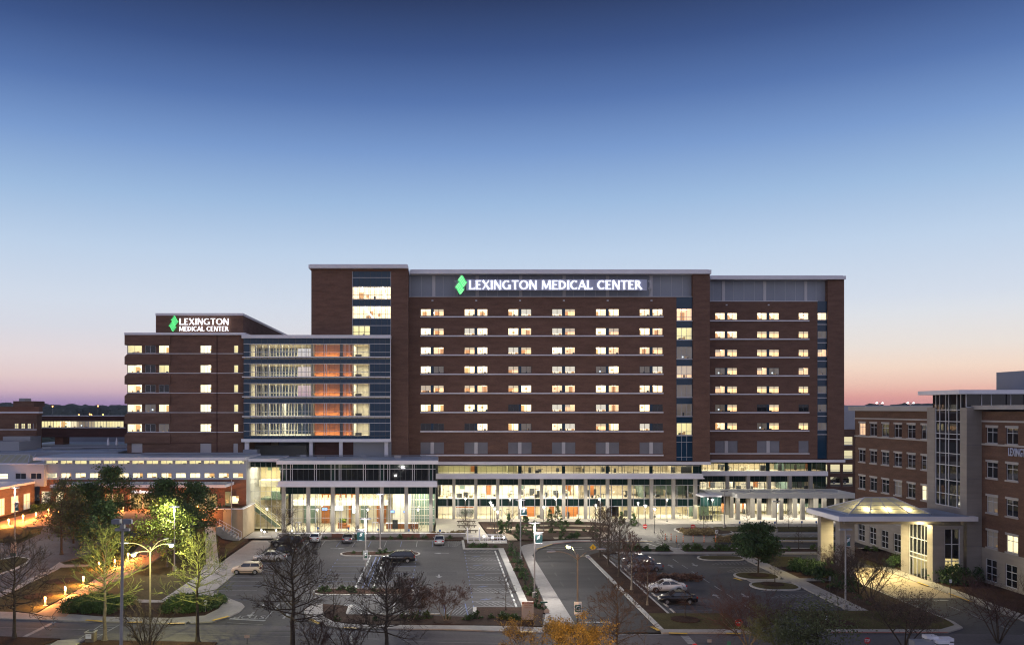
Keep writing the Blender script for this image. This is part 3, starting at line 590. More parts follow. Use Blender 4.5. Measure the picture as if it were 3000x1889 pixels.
# ================================================================== main tower
mp = Fr(178.6); X = mp.u; Z = mp.z
T1 = thing('hospital_tower', 'wide ten storey brick tower whose roof carries the long lit white sign', 'building', (40, 190, 0))
ops = []; wins = []; sills = MB(); lou = MB(); post = MB(); navy = MB()
pat = ['cw cc cw ww cw cc', 'ww ww wb wb wb wb'.replace('c', 'w'), 'wb ww ww wb wb bw', 'wd ww bo ww dw dw', 'bw wb ww bb wb Tw', 'gg gg kw wb wb wk', 'mm mw wd Tw wg wk']
vm = dict(w='warm', c='white', b='beige', d='dim', o='dim', T='white', g='green', k='mirror', m='mirror')
GX = [1232.2+128.3*i for i in range(6)]
wallmb = MB(); u0, u1 = X(1196.5), X(1981.5)
for i in range(7):
    zt, zb = Z(904.7+55.85*i), Z(925.5+55.85*i)
    for j, gx in enumerate(GX):
        for k, dx in enumerate((0, 37.7)):
            a, b = X(gx+dx), X(gx+dx+30.6); ops.append((a, b, zb, zt))
            v = vm[pat[i].split()[j][k]]; wins.append((a, zb, b-a, zt-zb, v, i*12+j*2+k))
        fr_a, fr_b = X(gx+30.6), X(gx+37.7); _q = MB(); mp.box(_q, fr_a, fr_b, zb, zt, -.01, .05); _q.build('dark_panel', 'spandrel', T1)
    _q = MB(); mp.box(_q, X(1231), X(1943), Z(930.3+55.85*i), Z(926.6+55.85*i), -.28, .05); _q.build('sill', 'trim', T1)
zt, zb = Z(1295), Z(1329)
for gx in GX:
    ops.append((X(gx), X(gx+68.5), zb, zt)); lou = MB(); post = MB(); mp.box(lou, X(gx), X(gx+68.5), zb, zt, .12, .25); mp.box(post, X(gx+29), X(gx+39), zb, zt, .0, .11)
    for k in range(16): z = zb+(zt-zb)*(k+.5)/16; mp.box(lou, X(gx)+.02, X(gx+68.5)-.02, z-.02, z+.03, .07, .125)
    lou.build('louver', 'louver', T1); post.build('louver_post', 'panel_post', T1)
mp.box(sills, X(1231), X(1943), Z(1335), Z(1331), -.28, .05)
wall(wallmb, mp, u0, u1, Z(1351), Z(870), ops, .3)
shell(wallmb, u0, X(2077.4), 178.63, 205, Z(1351), Z(869.5), skip='f')
# glazed corner strip
st = MB(); ops2 = []
for i in range(7): ops2.append((X(1982.6), X(2027.6), Z(939+55.85*i), Z(903.5+55.85*i)))
wall(st, mp, X(1981.5), X(2029), Z(1349), Z(869.6), ops2, .2, d=.06)
pierm = MB(); mp.box(pierm, X(2029), X(2077.6), Z(1351), Z(804.6), -.5, 26)
wallmb.build('wall', 'brick', T1); pierm.build('pier', 'brick', T1); st.build('spandrel_strip', 'spandrel', T1)
sills.build('sill', 'trim', T1)
for a, zb, w, h, v, sd in wins: window(T1, mp, a, zb, w, h, mt='frame_dark', ft=.08, variant=v, seed=sd*3+rnd.randint(0, 4))
sv = ['beige', 'olive', 'dim', 'beige', 'dim', 'dim', 'olive']
for i in range(7): window(T1, mp, X(1982.6), Z(939+55.85*i), X(2027.6)-X(1982.6), Z(903.5+55.85*i)-Z(939+55.85*i), nx=3, nz=2, split=.3, variant=sv[i], depth=5, seed=i, d=.06)
sl = MB()
for i in range(7): mp.box(sl, X(1982), X(2028.5), Z(941.5+55.85*i), Z(939.2+55.85*i), -.12, .3)
mp.box(sl, X(1982), X(2028.5), Z(1295), Z(1294), 0, .2); mp.box(sl, X(1982), X(2028.5), Z(1339), Z(1338), 0, .2); mull(sl, mp, [X(1997), X(2012)], Z(1348), Z(939+55.85*6), .02, .05); sl.build('transom', 'frame', T1)
pent = MB(); mp.box(pent, u0, X(2029), Z(868), Z(804.6), .8, 26); pent.build('penthouse', 'metal_panel', T1)
pp = MB()
for k in range(6): x = 1266+127.8*k; mp.box(pp, X(x), X(x+9.5), Z(868), Z(806), .66, .82)
pp.build('penthouse_post', 'panel_post', T1)
pj = MB()
for k in range(26): 
    x = 1202+32*k
    if x < 2026: mp.box(pj, X(x), X(x)+.06, Z(868), Z(807), .76, .81)
mp.box(pj, u0, X(2028.5), Z(869.8), Z(868), -.1, 26.1); pj.build('panel_joint', 'frame', T1)
fs = MB(); mp.box(fs, u0+.3, X(2079), Z(804.5), Z(793), -1.2, 27); mp.box(fs, u0+.6, X(2074), Z(793), Z(790.5), -.6, 26.6); fs.build('roof', 'trim', T1)
vb = MB()
for gx in GX: vb = MB(); mp.box(vb, X(gx+32), X(gx+37.5), Z(882.4), Z(878.6), -.12, .02); vb.build('vent', 'frame', T1)
for px, py in ((1271.5, 910), (1271, 915), (1552, 910), (1546, 915), (1643, 915), (1757, 910), (1747, 915), (1939, 910), (1984, 910)):
    q = MB(); mp.box(q, X(px)-.12, X(px)+.12, Z(py)-.12, Z(py)+.12, 1.0, 1.1); q.build('work_light', 'led', T1)
# ---- left end of the main tower (taller, standing forward)
tp = Fr(174.8); X = tp.u; Z = tp.z
T2 = thing('stair_tower', 'tall brick block with a bright glazed strip between the main tower and the glass link', 'building', (-15, 185, 0))
b1 = MB(); o3 = [(X(1031.7), X(1145.5), Z(982.5), Z(795))]
wall(b1, tp, X(912), X(1195.8), Z(984), Z(788), o3, .3); wall(b1, tp, X(1146), X(1195.8), Z(1345), Z(984), [], .3); b1.box(X(912), X(1195.8), 174.83, 205, Z(984), Z(788), 0, 'f'); b1.box(X(1146), X(1195.8), 174.83, 205, Z(1345), Z(984), 0, 'ft'); b1.box(X(912), X(1146)-.02, 187, 205, Z(1345), Z(984), 0, 't'); b1.build('wall', 'brick', T2)
sp2 = MB(); rows = [(839.7, 876), (896.4, 932.6), (953.7, 982.5)]
wall(sp2, tp, X(1031.7), X(1145.5), Z(982.5), Z(795), [(X(1032), X(1145.2), Z(b), Z(a)) for a, b in rows[:2]]+[(X(1032), X(1084), Z(982.5), Z(953.7))], .15, d=.12); sp2.build('spandrel', 'spandrel', T2)
tr = MB()
for y in (812.5, 838.7, 876.2, 895.5, 932.8, 952.8): tp.box(tr, X(1031.7), X(1145.4), Z(y+1.6), Z(y), .0, .2)
mull(tr, tp, [X(1031.9)]+[X(1145.2)], Z(982), Z(796), .06, .14); tr.build('transom', 'frame', T2)
tm = MB(); mull(tm, tp, [X(1036+16.4*k) for k in range(7)], Z(982), Z(796), .1, .06); tm.build('mullion', 'frame_dark', T2)
for k, (a, b) in enumerate(rows): window(T2, tp, X(1032), Z(b), X(1145.2 if k < 2 else 1084)-X(1032), Z(a)-Z(b), nx=7 if k < 2 else 3, nz=2, split=.35, variant='white' if k < 2 else 'olive', depth=7, seed=k+1, d=.12, mt='frame_dark')
wl = MB()
for r_, (px0, py0, px1, py1, n) in enumerate(((1060, 842, 1062, 850, 3), (1119, 841, 1130, 873, 9), (1067, 900, 1092, 930, 9), (1110, 901, 1112, 905, 2))):
    for k in range(n): t = k/max(1, n-1); x = X(px0+(px1-px0)*t); z = Z(py0+(py1-py0)*t); wl.box(x-.13, x+.13, 175.9, 176, z-.13, z+.13)
wl.build('work_light', 'led', T2)
rf = MB(); tp.box(rf, X(906), X(1195.4), Z(787.6), Z(777.5), -1.0, 31); tp.box(rf, X(909), X(1192), Z(777.5), Z(775.4), -.6, 30.5); rf.build('roof', 'trim', T2)
# ---- right wing of the tower
rp = Fr(185.9); X = rp.u; Z = rp.z
T3 = thing('tower_wing', 'right hand brick wing of the tower, set back with a lower roof and no sign', 'building', (72, 196, 0))
pat = ['cc cc c', 'cc ww w', 'bw ww w', 'dw bo b', 'bw ww w', 'dw kw k', 'cw dw w']; GX = [2095.2, 2217.8, 2339.7]
wb = MB(); ops = []; wins = []; sills = MB(); lou = MB(); post = MB(); navy = MB()
for i in range(7):
    zt, zb = Z(916+53.65*i), Z(936.7+53.65*i)
    for j, gx in enumerate(GX):
        for k in range(2 if j < 2 else 1):
            a, b = X(gx+35.7*k), X(gx+35.7*k+29.7); ops.append((a, b, zb, zt)); wins.append((a, zb, b-a, zt-zb, vm[pat[i].split()[j][k]], i*5+j*2+k))
        if j < 2: _q = MB(); rp.box(_q, X(gx+29.7), X(gx+35.7), zb, zt, -.01, .05); _q.build('dark_panel', 'spandrel', T3)
    _q = MB(); rp.box(_q, X(2078.5), X(2370), Z(941.7+53.65*i), Z(938.2+53.65*i), -.28, .05); _q.build('sill', 'trim', T3)
for j, gx in enumerate(GX):
    w = 66 if j < 2 else 29.7; zt, zb = Z(1291), Z(1325.4); ops.append((X(gx), X(gx+w), zb, zt)); lou = MB(); rp.box(lou, X(gx), X(gx+w), zb, zt, .12, .25); lou.build('louver', 'louver', T3)
    if j < 2: post = MB(); rp.box(post, X(gx+28), X(gx+37.5), zb, zt, 0, .11); post.build('louver_post', 'panel_post', T3)
rp.box(sills, X(2078.5), X(2370), Z(1329.6), Z(1326.8), -.28, .05)
wall(wb, rp, X(2078.2), X(2394.7), Z(1345), Z(882.4), ops, .3); wb.box(X(2078.2), X(2470), 185.93, 212, Z(1345), Z(882), 0, 'f'); wb.build('wall', 'brick', T3)
pr = MB(); rp.box(pr, X(2422.6), X(2470), Z(1345), Z(820.5), -.5, 26); pr.build('pier', 'brick', T3)
sills.build('sill', 'trim', T3)
for a, zb, w, h, v, sd in wins: window(T3, rp, a, zb, w, h, mt='frame_dark', ft=.08, variant=v, seed=sd*5+2)
st = MB(); ops2 = [(X(2396), X(2422), Z(937+53.65*i), Z(916+53.65*i)) for i in range(7)]
wall(st, rp, X(2394.7), X(2422.6), Z(1343), Z(882.2), ops2, .2, d=.06); st.build('spandrel_strip', 'spandrel', T3)
for i in range(7): window(T3, rp, X(2396), Z(937+53.65*i), X(2422)-X(2396), Z(916+53.65*i)-Z(937+53.65*i), nx=2, nz=1, variant=['white', 'dim', 'beige', 'dim', 'dim', 'dim', 'dim'][i], depth=5, seed=i, d=.06)
sl = MB()
for i in range(7): rp.box(sl, X(2395), X(2422.5), Z(951.5+53.65*i), Z(949.3+53.65*i), -.12, .3); rp.box(sl, X(2395), X(2422.5), Z(938+53.65*i), Z(937.2+53.65*i), .0, .2)
sl.build('transom', 'frame', T3)
pn = MB(); rp.box(pn, X(2078.2), X(2422.6), Z(881), Z(820.5), .8, 26); pn.build('penthouse', 'metal_panel', T3)
pp = MB()
for x in (2118.5, 2239.6, 2360.3): rp.box(pp, X(x), X(x+8.6), Z(881), Z(822), .66, .82)
pp.build('penthouse_post', 'panel_post', T3)
pj = MB(); rp.box(pj, X(2078.2), X(2395.5), Z(883.5), Z(881), -.1, 26.1)
for k in range(12): rp.box(pj, X(2092+30.3*k), X(2092+30.3*k)+.06, Z(881), Z(822), .76, .81)
pj.build('panel_joint', 'frame', T3)
rf = MB(); rp.box(rf, X(2078.6), X(2471), Z(820.4), Z(810.5), -1.2, 27); rp.box(rf, X(2079), X(2466), Z(810.5), Z(808), -.6, 26.6); rf.build('roof', 'trim', T3)
vb = MB()
for x in (2126, 2249): vb = MB(); rp.box(vb, X(x), X(x+5), Z(895), Z(891.5), -.12, .02); vb.build('vent', 'frame', T3)
for px, py in ((2134, 919), (2229, 918.5), (2357, 928)):
    q = MB(); rp.box(q, X(px)-.12, X(px)+.12, Z(py)-.12, Z(py)+.12, 1.0, 1.1); q.build('work_light', 'led', T3)
# ================================================================== left tower
lp = Fr(173.6); X = lp.u; Z = lp.z
T4 = thing('brick_ward_tower', 'seven storey brick block on the left with a lit two line sign on its penthouse', 'building', (-52, 185, 0))
b = MB(); ops = []; wins = []; belt = MB()
WX = [(372.9, 415.9, 'warm', 2), (425, 455.9, 'mirror', 2), (465, 495.4, 'dim', 2), (586.5, 619, 'green', 3), (685, 698, 'green', 1)]
lv = [['olive', 'mirror', 'green', 'green', 'olive'], ['green', 'mirror', 'olive', 'green', 'olive'], ['green', 'mirror', 'mirror', 'green', 'olive'], ['green', 'dim', 'green', 'green', 'olive'], ['green', 'mirror', 'dim', 'green', 'green']]
for i in range(5):
    zt, zb = Z(1011.5+57.5*i), Z(1034+57.5*i)
    for j, (a, c_, v, n) in enumerate(WX): ops.append((X(a), X(c_), zb, zt)); wins.append((X(a), zb, X(c_)-X(a), zt-zb, lv[i][j], n, i*5+j))
    lp.box(belt, X(372.7), X(713), Z(1036.4+57.5*i), Z(1034.8+57.5*i), -.08, .05)
for a, c_ in ((385, 417), (586.5, 619), (683.5, 697)): ops.append((X(a), X(c_), Z(1325), Z(1298.5)))
wall(b, lp, X(372.7), X(713.5), Z(1326), Z(981.4), ops, .25); b.box(X(372.7), X(713.5), 173.63, 200, Z(1326), Z(981.5), 0, 'f')
b.build('wall', 'brick', T4); belt.build('sill', 'trim', T4)
ob = MB()
for i in range(6):   # the brick bands that lean out at the left corner
    y0 = 981.4 if i == 0 else 1037+57.5*(i-1); y1 = 1010.8 if i == 0 else (1037+57.5*(i-1)+31)
    k = len(ob.v); xo, xi = X(366.6), X(372.7)
    lp.box(ob, xo, X(500), Z(y1), Z(y0+(0 if i == 0 else 8)), -.35, .0)
    if i: ob.face([lp.pt(xi, Z(y0), -.02), lp.pt(X(500), Z(y0), -.02), lp.pt(X(500), Z(y0+8), -.35), lp.pt(xo, Z(y0+8), -.35)])
    ob.box(xo, xi+.05, 173.6, 199, Z(y1), Z(y0+8))
lp.box(ob, X(500), X(635), Z(1298), Z(981.4), -.001-.0, 0, skip='bdt') if 0 else None
ob.build('brick_band', 'brick', T4)
jt = MB(); lp.box(jt, X(635), X(637), Z(1325), Z(981.5), -.12, -.02); lp.box(jt, X(372.7), X(636), Z(1297.6), Z(1296.6), -.1, -.02); jt.build('joint', 'brick_dark', T4)
for a, zb, w, h, v, n, sd in wins: window(T4, lp, a, zb, w, h, nx=n, variant=v, depth=4, seed=sd+1)
for a, c_ in ((385, 417), (586.5, 619), (683.5, 697)):
    lo = MB()
    lp.box(lo, X(a), X(c_), Z(1325), Z(1298.5), .15, .22)
    for k in range(10): z = Z(1324)+(Z(1299)-Z(1324))*k/9; lp.box(lo, X(a), X(c_), z-.03, z+.05, .06, .155)
    lo.build('louver', 'panel_post', T4)
rf = MB(); lp.box(rf, X(366.4), X(719.6), Z(981.4), Z(974.7), -.5, 27); rf.build('roof', 'trim', T4)
ph = MB(); lp.box(ph, X(455), X(711), Z(974.8), Z(924), .3, 56); ph.build('penthouse', 'brick', T4)
pf = MB(); lp.box(pf, X(454.6), X(711.6), Z(924), Z(917), .15, 56.2); pf.build('parapet', 'trim', T4)
# ================================================================== glass link
kp = Fr(172.7); X = kp.u; Z = kp.z
T5 = thing('glass_link', 'five storey glazed bridge block on white columns joining two brick towers', 'building', (-22, 180, 0))
fa = MB(); kp.box(fa, X(709.5), X(1145), Z(991), Z(981.7), -.6, 15); kp.box(fa, X(708), X(1144.5), Z(1294), Z(1285), -.5, 15)
for i in range(4): kp.box(fa, X(710), X(1145), Z(1047.6+57.9*i), Z(1044.5+57.9*i), -.35, .3)
kp.box(fa, X(1143.3), X(1145.2), Z(1285), Z(991), -.2, .3); fa.build('fascia', 'trim', T5)
spn = MB(); deep = 13.
for i in range(5):
    yt = 1007.5+57.9*i
    kp.box(spn, X(713.5), X(1143.5), Z(yt), Z(yt-(16.5 if i == 0 else 13.5)), .02, .3)
    kp.box(spn, X(713.5), X(731), Z(yt+36.5), Z(yt), .05, .2); kp.box(spn, X(1084), X(1143.5), Z(yt+36.5), Z(yt), .05, .2)
kp.box(spn, X(713.5), X(1143.5), Z(1285), Z(1276.5), .02, .3); spn.build('spandrel', 'spandrel', T5)
flo = MB(); wht = MB(); wd = MB(); cr = MB(); grid = MB(); rear = MB(); trn = MB(); dk = MB()
for i in range(5):
    yt = 1007.5+57.9*i; zt, zb = Z(yt), Z(yt+36.7)
    kp.box(flo, X(713.5), X(1143.5), Z(yt+44.4) if i < 4 else zb-.4, zb, .3, deep)
    kp.box(wht, X(713.5), X(1143.5), zt, zt+.1, .3, deep)
    kp.box(wht, X(913), X(916), zb, zt, 1.6, deep); kp.box(wd, X(1030), X(1031), zb, zt, .5, 2.5); kp.box(wht, X(731), X(734), zb, zt, .3, 4); kp.box(wht, X(909), X(917), zb, zt, .6, 1.6, 0)
    kp.box(wd, X(917.5), X(1031), zb, zt, 2.2, 2.5); kp.box(dk, X(994.5), X(1002.5), zb, zt, .6, 1.5)
    kp.box(cr, X(1031), X(1034), zb, zt, 1.6, 8); kp.box(cr, X(1031), X(1083), zb, zt, 8, 8.3); kp.box(cr, X(1081), X(1084), zb, zt, .3, 8)
    kp.box(dk, X(1038), X(1056), zb, zb+.55, 2, 2.8)
    # rear glazing of the lounge; its last bays are clear and show the sky
    n = 14; XR = lambda p: (p-CX)*(172.7+deep)/F
    for k in range(n+1): u = XR(748)+(XR(872)-XR(748))*k/n; kp.box(grid, u-.09, u+.09, zb, zt, deep-.3, deep-.1)
    for k in range(9): u = X(734)+(X(908)-X(734))*(k+.5)/9; kp.box(grid, u-.045, u+.045, zb, zt, 2.4, 2.5)
    kp.box(grid, XR(748), XR(872), zb+.75, zb+.87, deep-.32, deep-.05); kp.box(grid, X(760), X(800), zb+.65, zb+.75, 2.38, 2.52)
    kp.box(rear, XR(748), XR(872 if i < 3 else 908), zb, zt, deep-.15, deep-.1)
    kp.box(wht, XR(725), XR(748), zb, zt, deep-.2, deep)
    if i >= 3: kp.box(grid, X(815), X(822), zb, zt, 6, 6.3); kp.box(grid, X(900), X(908), zb, zt, 5, 6)
    for k in (749, 786, 822, 858, 893, 950, 956, 1022, 1010): kp.box(trn, X(k), X(k)+.1, zb, zt, -.02, .1)
    kp.box(trn, X(713.5), X(1143.5), zt-.04, zt+.08, -.05, .06); kp.box(trn, X(713.5), X(1143.5), zb+.83, zb+.92, -.03, .08); trn.build('transom', 'frame', T5); trn = MB()
ml = MB(); mull(ml, kp, [X(717+16.5*k) for k in range(26)], Z(1284), Z(991.2), .03, .055)
flo.build('floor', 'inner_floor', T5); wht.build('ceiling', 'inner_cream', T5); wd.build('wood_wall', 'wood', T5); cr.build('lobby_wall', 'inner_white', T5); grid.build('inner_frame', 'inner_white', T5)
rear.build('rear_glazing', 'spandrel', T5); dk.build('inner_column', 'furniture', T5); ml.build('mullion', 'frame_dark', T5)
gl = MB()
for i in range(5): yt = 1007.5+57.9*i; kp.box(gl, X(731), X(1084), Z(yt+36.7), Z(yt), .04, .05)
gl.build('glazing', 'pane', T5)
for i in range(5):
    zt = Z(1007.5+57.9*i); zb = Z(1044.2+57.9*i)
    lamp('AREA', ((X(734)+X(908))/2, 172.7+6, zt-.06), 1250, (1, .97, .80), T5, 10, 9)
    lamp('AREA', ((X(1034)+X(1081))/2, 172.7+4, zt-.06), 300, (1, .9, .66), T5, 2.6, 5)
    for a, b_ in ((920, 992), (1005, 1029)): lamp('AREA', ((X(a)+X(b_))/2, 172.7+1.55, zb+.05), 92 if a == 920 else 34, (1, .68, .3), T5, X(b_)-X(a), .15, rot=(rad(180-28), 0, 0))
for a, b_ in ((716, 728), (905.6, 915.4), (993, 1003), (1126, 1136.5)): cl = MB(); kp.box(cl, X(a), X(b_), Z(1338), Z(1294), .2, .9); cl.build('column', 'trim', T5)
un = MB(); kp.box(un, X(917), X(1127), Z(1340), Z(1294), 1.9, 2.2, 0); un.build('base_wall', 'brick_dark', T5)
u2 = MB(); kp.box(u2, X(1033), X(1145), Z(1340), Z(1294.2), 1.6, 1.9); u2.build('base_panel', 'metal_panel', T5)
bs = MB(); kp.box(bs, X(715), X(755), Z(1340), Z(1316), -1, 2); bs.build('plinth', 'metal_panel', T5)
# ================================================================== podium under the main tower
pp_ = Fr(178.6); X = pp_.u; Z = pp_.z
T6 = thing('glazed_podium', 'long two storey glass base with white columns under the main tower', 'building', (20, 184, 0))
fa = MB(); pp_.box(fa, X(1283), X(2078.5), Z(1360), Z(1351.6), -.9, 26); pp_.box(fa, X(1277), X(2056), Z(1398), Z(1386.5), -1.0, .4); pp_.box(fa, X(1277), X(2058), Z(1400.8), Z(1398), -1.4, .4)
fa.build('fascia', 'trim', T6)
co = MB(); CXs = [1329.5+64.15*i for i in range(12)]
for x in CXs: co = MB(); pp_.box(co, X(x-4.6), X(x+4.6), .1, Z(1400.8), -.85, -.05); co.build('column', 'column', T6)
spg = MB(); pp_.box(spg, X(1283), X(2050), Z(1420.4), Z(1400.8), .05, .35); pp_.box(spg, X(1283), X(2050), Z(1482.5), Z(1460.2), .05, .35); pp_.box(spg, X(1283), X(2050), Z(1363.5), Z(1360), .05, .35)
for x in (1394.5, 1522.7, 1651, 1779.2, 1907.5, 2035.5): pp_.box(spg, X(x-4.6), X(x+4.6), Z(1386.5), Z(1360), -.02, .3)
pp_.box(spg, X(2040), X(2056), Z(1386.5), Z(1360), .02, .3); pp_.box(spg, X(1888), X(2050), Z(1460), Z(1420.4), .9, 1.0) if 0 else None
spg.build('spandrel', 'spandrel_green', T6)
ml = MB()
for a, b_ in ((1360, 1386.5), (1400.8, 1522)): mull(ml, pp_, [X(1297.5+15.95*k) for k in range(48)], Z(b_), Z(a), .03, .05)
ml.build('mullion', 'frame_dark', T6)
m2 = MB(); [pp_.box(m2, X(x), X(x)+.1, .1, Z(1420), -.04, .08) for x in [1309+64.15*i*.5 for i in range(23)]]
for y in (1420.4, 1460.2, 1482.6, 1386.5, 1363.6): pp_.box(m2, X(1283), X(2050), Z(y)-.04, Z(y)+.05, -.05, .08)
m2.build('transom', 'frame', T6)
# interiors
D = 9.
def floor_int(par, fr, xa, xb, yt, yb, depth, wallm, power, col=(1, .9, .7), seed=0, furn=1., parts=3, wood=(), extra=True):
    zt, zb = fr.z(yt), fr.z(yb); q = MB(); r = random.Random(seed); a, b_ = fr.u(xa), fr.u(xb)
    fr.box(q, a, b_, zb, zt+.3, depth, depth+.2, 0); fr.box(q, a, b_, zt+.12, zt+.3, .36, depth, 1); fr.box(q, a, b_, zb-.25, zb+.01, .36, depth, 2); fr.box(q, a-.1, a, zb, zt, .36, depth, 0); fr.box(q, b_, b_+.1, zb, zt, .36, depth, 0)
    n = int((b_-a)/3)
    for k in range(n):     # doors, nooks and returns along the back wall
        u = a+(b_-a)*(k+r.random()*.7)/n; t = r.random()
        if t < .3: fr.box(q, u, u+1.1, zb, zb+2.2, depth-.08, depth-.01, 6 if r.random() < .75 else 3)
        elif t < .55: fr.box(q, u, u+.25, zb, zt, r.uniform(2.5, depth-1), depth, 0)
        elif t < .7: fr.box(q, u, u+r.uniform(1, 2.5), zb+1.2, zb+2.0, depth-.07, depth-.01, 4)
    for x0, x1 in wood: fr.box(q, fr.u(x0), fr.u(x1), zb, zt, depth*.55, depth*.55+.2, 3)
    if furn:
        for k in range(int(n*3*furn)):
            u = r.uniform(a, b_-.6); dd = r.uniform(1.2, depth-1.5); w = r.uniform(.3, 1.1); h = r.uniform(.4, 1.5)
            if r.random() < .5: fr.box(q, u, u+w, zb+h-.08, zb+h, dd, dd+.6, 5); fr.box(q, u+.04, u+.1, zb, zb+h, dd, dd+.1, 5); fr.box(q, u+w-.1, u+w-.04, zb, zb+h, dd, dd+.1, 5)
            else: fr.box(q, u, u+w, zb, zb+h, dd, dd+.5, 5 if r.random() < .6 else 6)
    q.build('interior', [wallm, 'inner_white', 'inner_floor', 'wood', 'inner_glass', 'furniture', 'inner_cream'], par)
    if power:
        for k in range(parts):
            u = a+(b_-a)*(k+.5)/parts; p = fr.pt(u, zt+.08, depth*.45); lamp('AREA', p, power/parts*2.5, (1, (1+col[1])/2, (1.1+col[2]*2)/3), par, (b_-a)/parts*.9, depth*.7)
floor_int(T6, pp_, 1284, 1700, 1421, 1460.6, D, 'inner_white', 2300, (1, .9, .68), 3, 1.6)
floor_int(T6, pp_, 1700, 1888, 1421, 1460.6, D, 'inner_cream', 560, (1, .84, .66), 4, 1.5, 1, wood=((1742, 1752),))
floor_int(T6, pp_, 1888, 2048, 1421, 1460.6, D, 'inner_glass', 130, (1, .9, .7), 5, 2, 1)
floor_int(T6, pp_, 1284, 1780, 1483, 1521, D, 'inner_white', 1900, (1, .86, .58), 6, .4, 3, wood=((1527, 1575), (1655, 1700), (1788, 1830)))
floor_int(T6, pp_, 1780, 2048, 1483, 1521, D, 'inner_cream', 900, (1, .88, .55), 7, .5, 2, wood=((1788, 1828),))
floor_int(T6, pp_, 1284, 1520, 1364, 1386.4, 5, 'inner_green', 210, (1, .95, .5), 8, 0, 2); floor_int(T6, pp_, 1520, 2040, 1364, 1386.4, 6, 'inner_cream', 620, (1, .88, .6), 9, .8, 3)
g_ = MB()
for a, b_ in ((1521.8, 1482.6), (1460.2, 1420.4), (1386.4, 1363.5)): pp_.box(g_, X(1283), X(2050), Z(a), Z(b_), .04, .05)
g_.build('glazing', 'pane_green', T6)
# the donor wall with the lettering behind the ground floor glass
dw = MB(); pp_.box(dw, X(1336), X(1388), .2, Z(1489), 1.5, 1.7, 0); pp_.box(dw, X(1336), X(1388), Z(1489), Z(1483), 1.5, 1.7, 1); dw.build('lettered_wall', ['trim', 'wood'], T6)
place_text('lettering', text_mesh('LEXINGTON', .75, 'plate_green', .03, width=X(1391)-X(1354)), ((X(1352)+X(1388))/2, 178.6+1.45, Z(1498)), T6); place_text('lettering', text_mesh('MEDICAL CENTER', .45, 'plate_green', .03, width=X(1389)-X(1354)), ((X(1352)+X(1388))/2, 178.6+1.45, Z(1505)), T6)
# single storey glass corner
cb = MB(); q5 = Fr(174.6); X5 = q5.u; Z5 = q5.z
q5.box(cb, X5(2052), X5(2114), Z5(1455), Z5(1450), -.15, 6, 0); q5.box(cb, X5(2052), X5(2113), Z5(1482), Z5(1455), 0, .2, 1); cb.box(X5(2113)-.2, X5(2113), 174.8, 184, Z5(1482), Z5(1455), 1)
q5.box(cb, X5(2052), X5(2060), Z5(1450), Z5(1394), 4, 11.2, 1)
for k in range(7): q5.box(cb, X5(2052+10.1*k)-.03, X5(2052+10.1*k)+.03, .15, Z5(1455), -.03, .05, 2)
cb.build('corner_room', ['trim', 'spandrel_green', 'frame_dark'], T6)
cg = MB(); q5.box(cg, X5(2052), X5(2113), .15, Z5(1482), .04, .05); cg.box(X5(2113)-.1, X5(2113)-.09, 174.8, 184, .15, Z5(1482)); cg.build('corner_glazing', 'pane_green', T6)
ci = MB(); q5.box(ci, X5(2050), X5(2110), .15, Z5(1482), 7.5, 7.6, 0); q5.box(ci, X5(2052), X5(2112), .12, .17, .1, 7.5, 1)
for k in range(4): q5.box(ci, X5(2060+10*k), X5(2066+10*k), .15, 1.0, 2, 2.6, 2)
ci.build('corner_interior', ['inner_glass', 'inner_floor', 'furniture'], T6); lamp('AREA', (X5(2082), 178, Z5(1484)), 420, (1, .95, .6), T6, 5, 4)
# ---- podium of the right wing
rp2 = Fr(185.9); X = rp2.u; Z = rp2.z
T7 = thing('wing_podium', 'glass base of the right wing behind the long white entrance canopy', 'building', (72, 190, 0))
fa = MB(); rp2.box(fa, X(2079), X(2471), Z(1352.8), Z(1346), -.9, 26); rp2.box(fa, X(2051), X(2420), Z(1392.4), Z(1379), -1, .4); fa.build('fascia', 'trim', T7)
sg = MB(); rp2.box(sg, X(2051), X(2420), Z(1410.5), Z(1392.4), .05, .35); rp2.box(sg, X(2051), X(2420), Z(1379)-.01, Z(1379)+.05, .05, .3); rp2.box(sg, X(2051), X(2420), Z(1357), Z(1352.8), .05, .3); rp2.box(sg, X(2051), X(2420), Z(1474), Z(1437), .05, .35)
for x in (2128, 2249.6, 2371.7): rp2.box(sg, X(x-4.6), X(x+4.6), Z(1379), Z(1352.8), -.02, .3)
sg.build('spandrel', 'spandrel_green', T7)
for i in range(5): co = MB(); rp2.box(co, X(2128+60.9*i-4.8), X(2128+60.9*i+4.8), .1, Z(1392.4), -.85, -.05); co.build('column', 'column', T7)
ml = MB(); [mull(ml, rp2, [X(2058+15.2*k) for k in range(24)], Z(b_), Z(a), .03, .05) for a, b_ in ((1352.8, 1379), (1392.4, 1517))]; ml.build('mullion', 'frame_dark', T7)
floor_int(T7, rp2, 2052, 2316, 1411, 1436.5, 8, 'inner_white', 800, (1, .92, .75), 21, 1.4, 2); floor_int(T7, rp2, 2316, 2418, 1411, 1436.5, 8, 'inner_glass', 50, (1, .92, .75), 22, 1.2, 1)
floor_int(T7, rp2, 2060, 2418, 1474, 1512, 8, 'inner_white', 1900, (1, .88, .62), 23, .4, 2, wood=((2134, 2180), (2195, 2222)))
floor_int(T7, rp2, 2052, 2300, 1357, 1379, 6, 'inner_cream', 520, (1, .88, .6), 24, .8, 2); floor_int(T7, rp2, 2300, 2418, 1357, 1379, 6, 'inner_glass', 110, (1, .7, .35), 25, .8, 1)
g_ = MB()
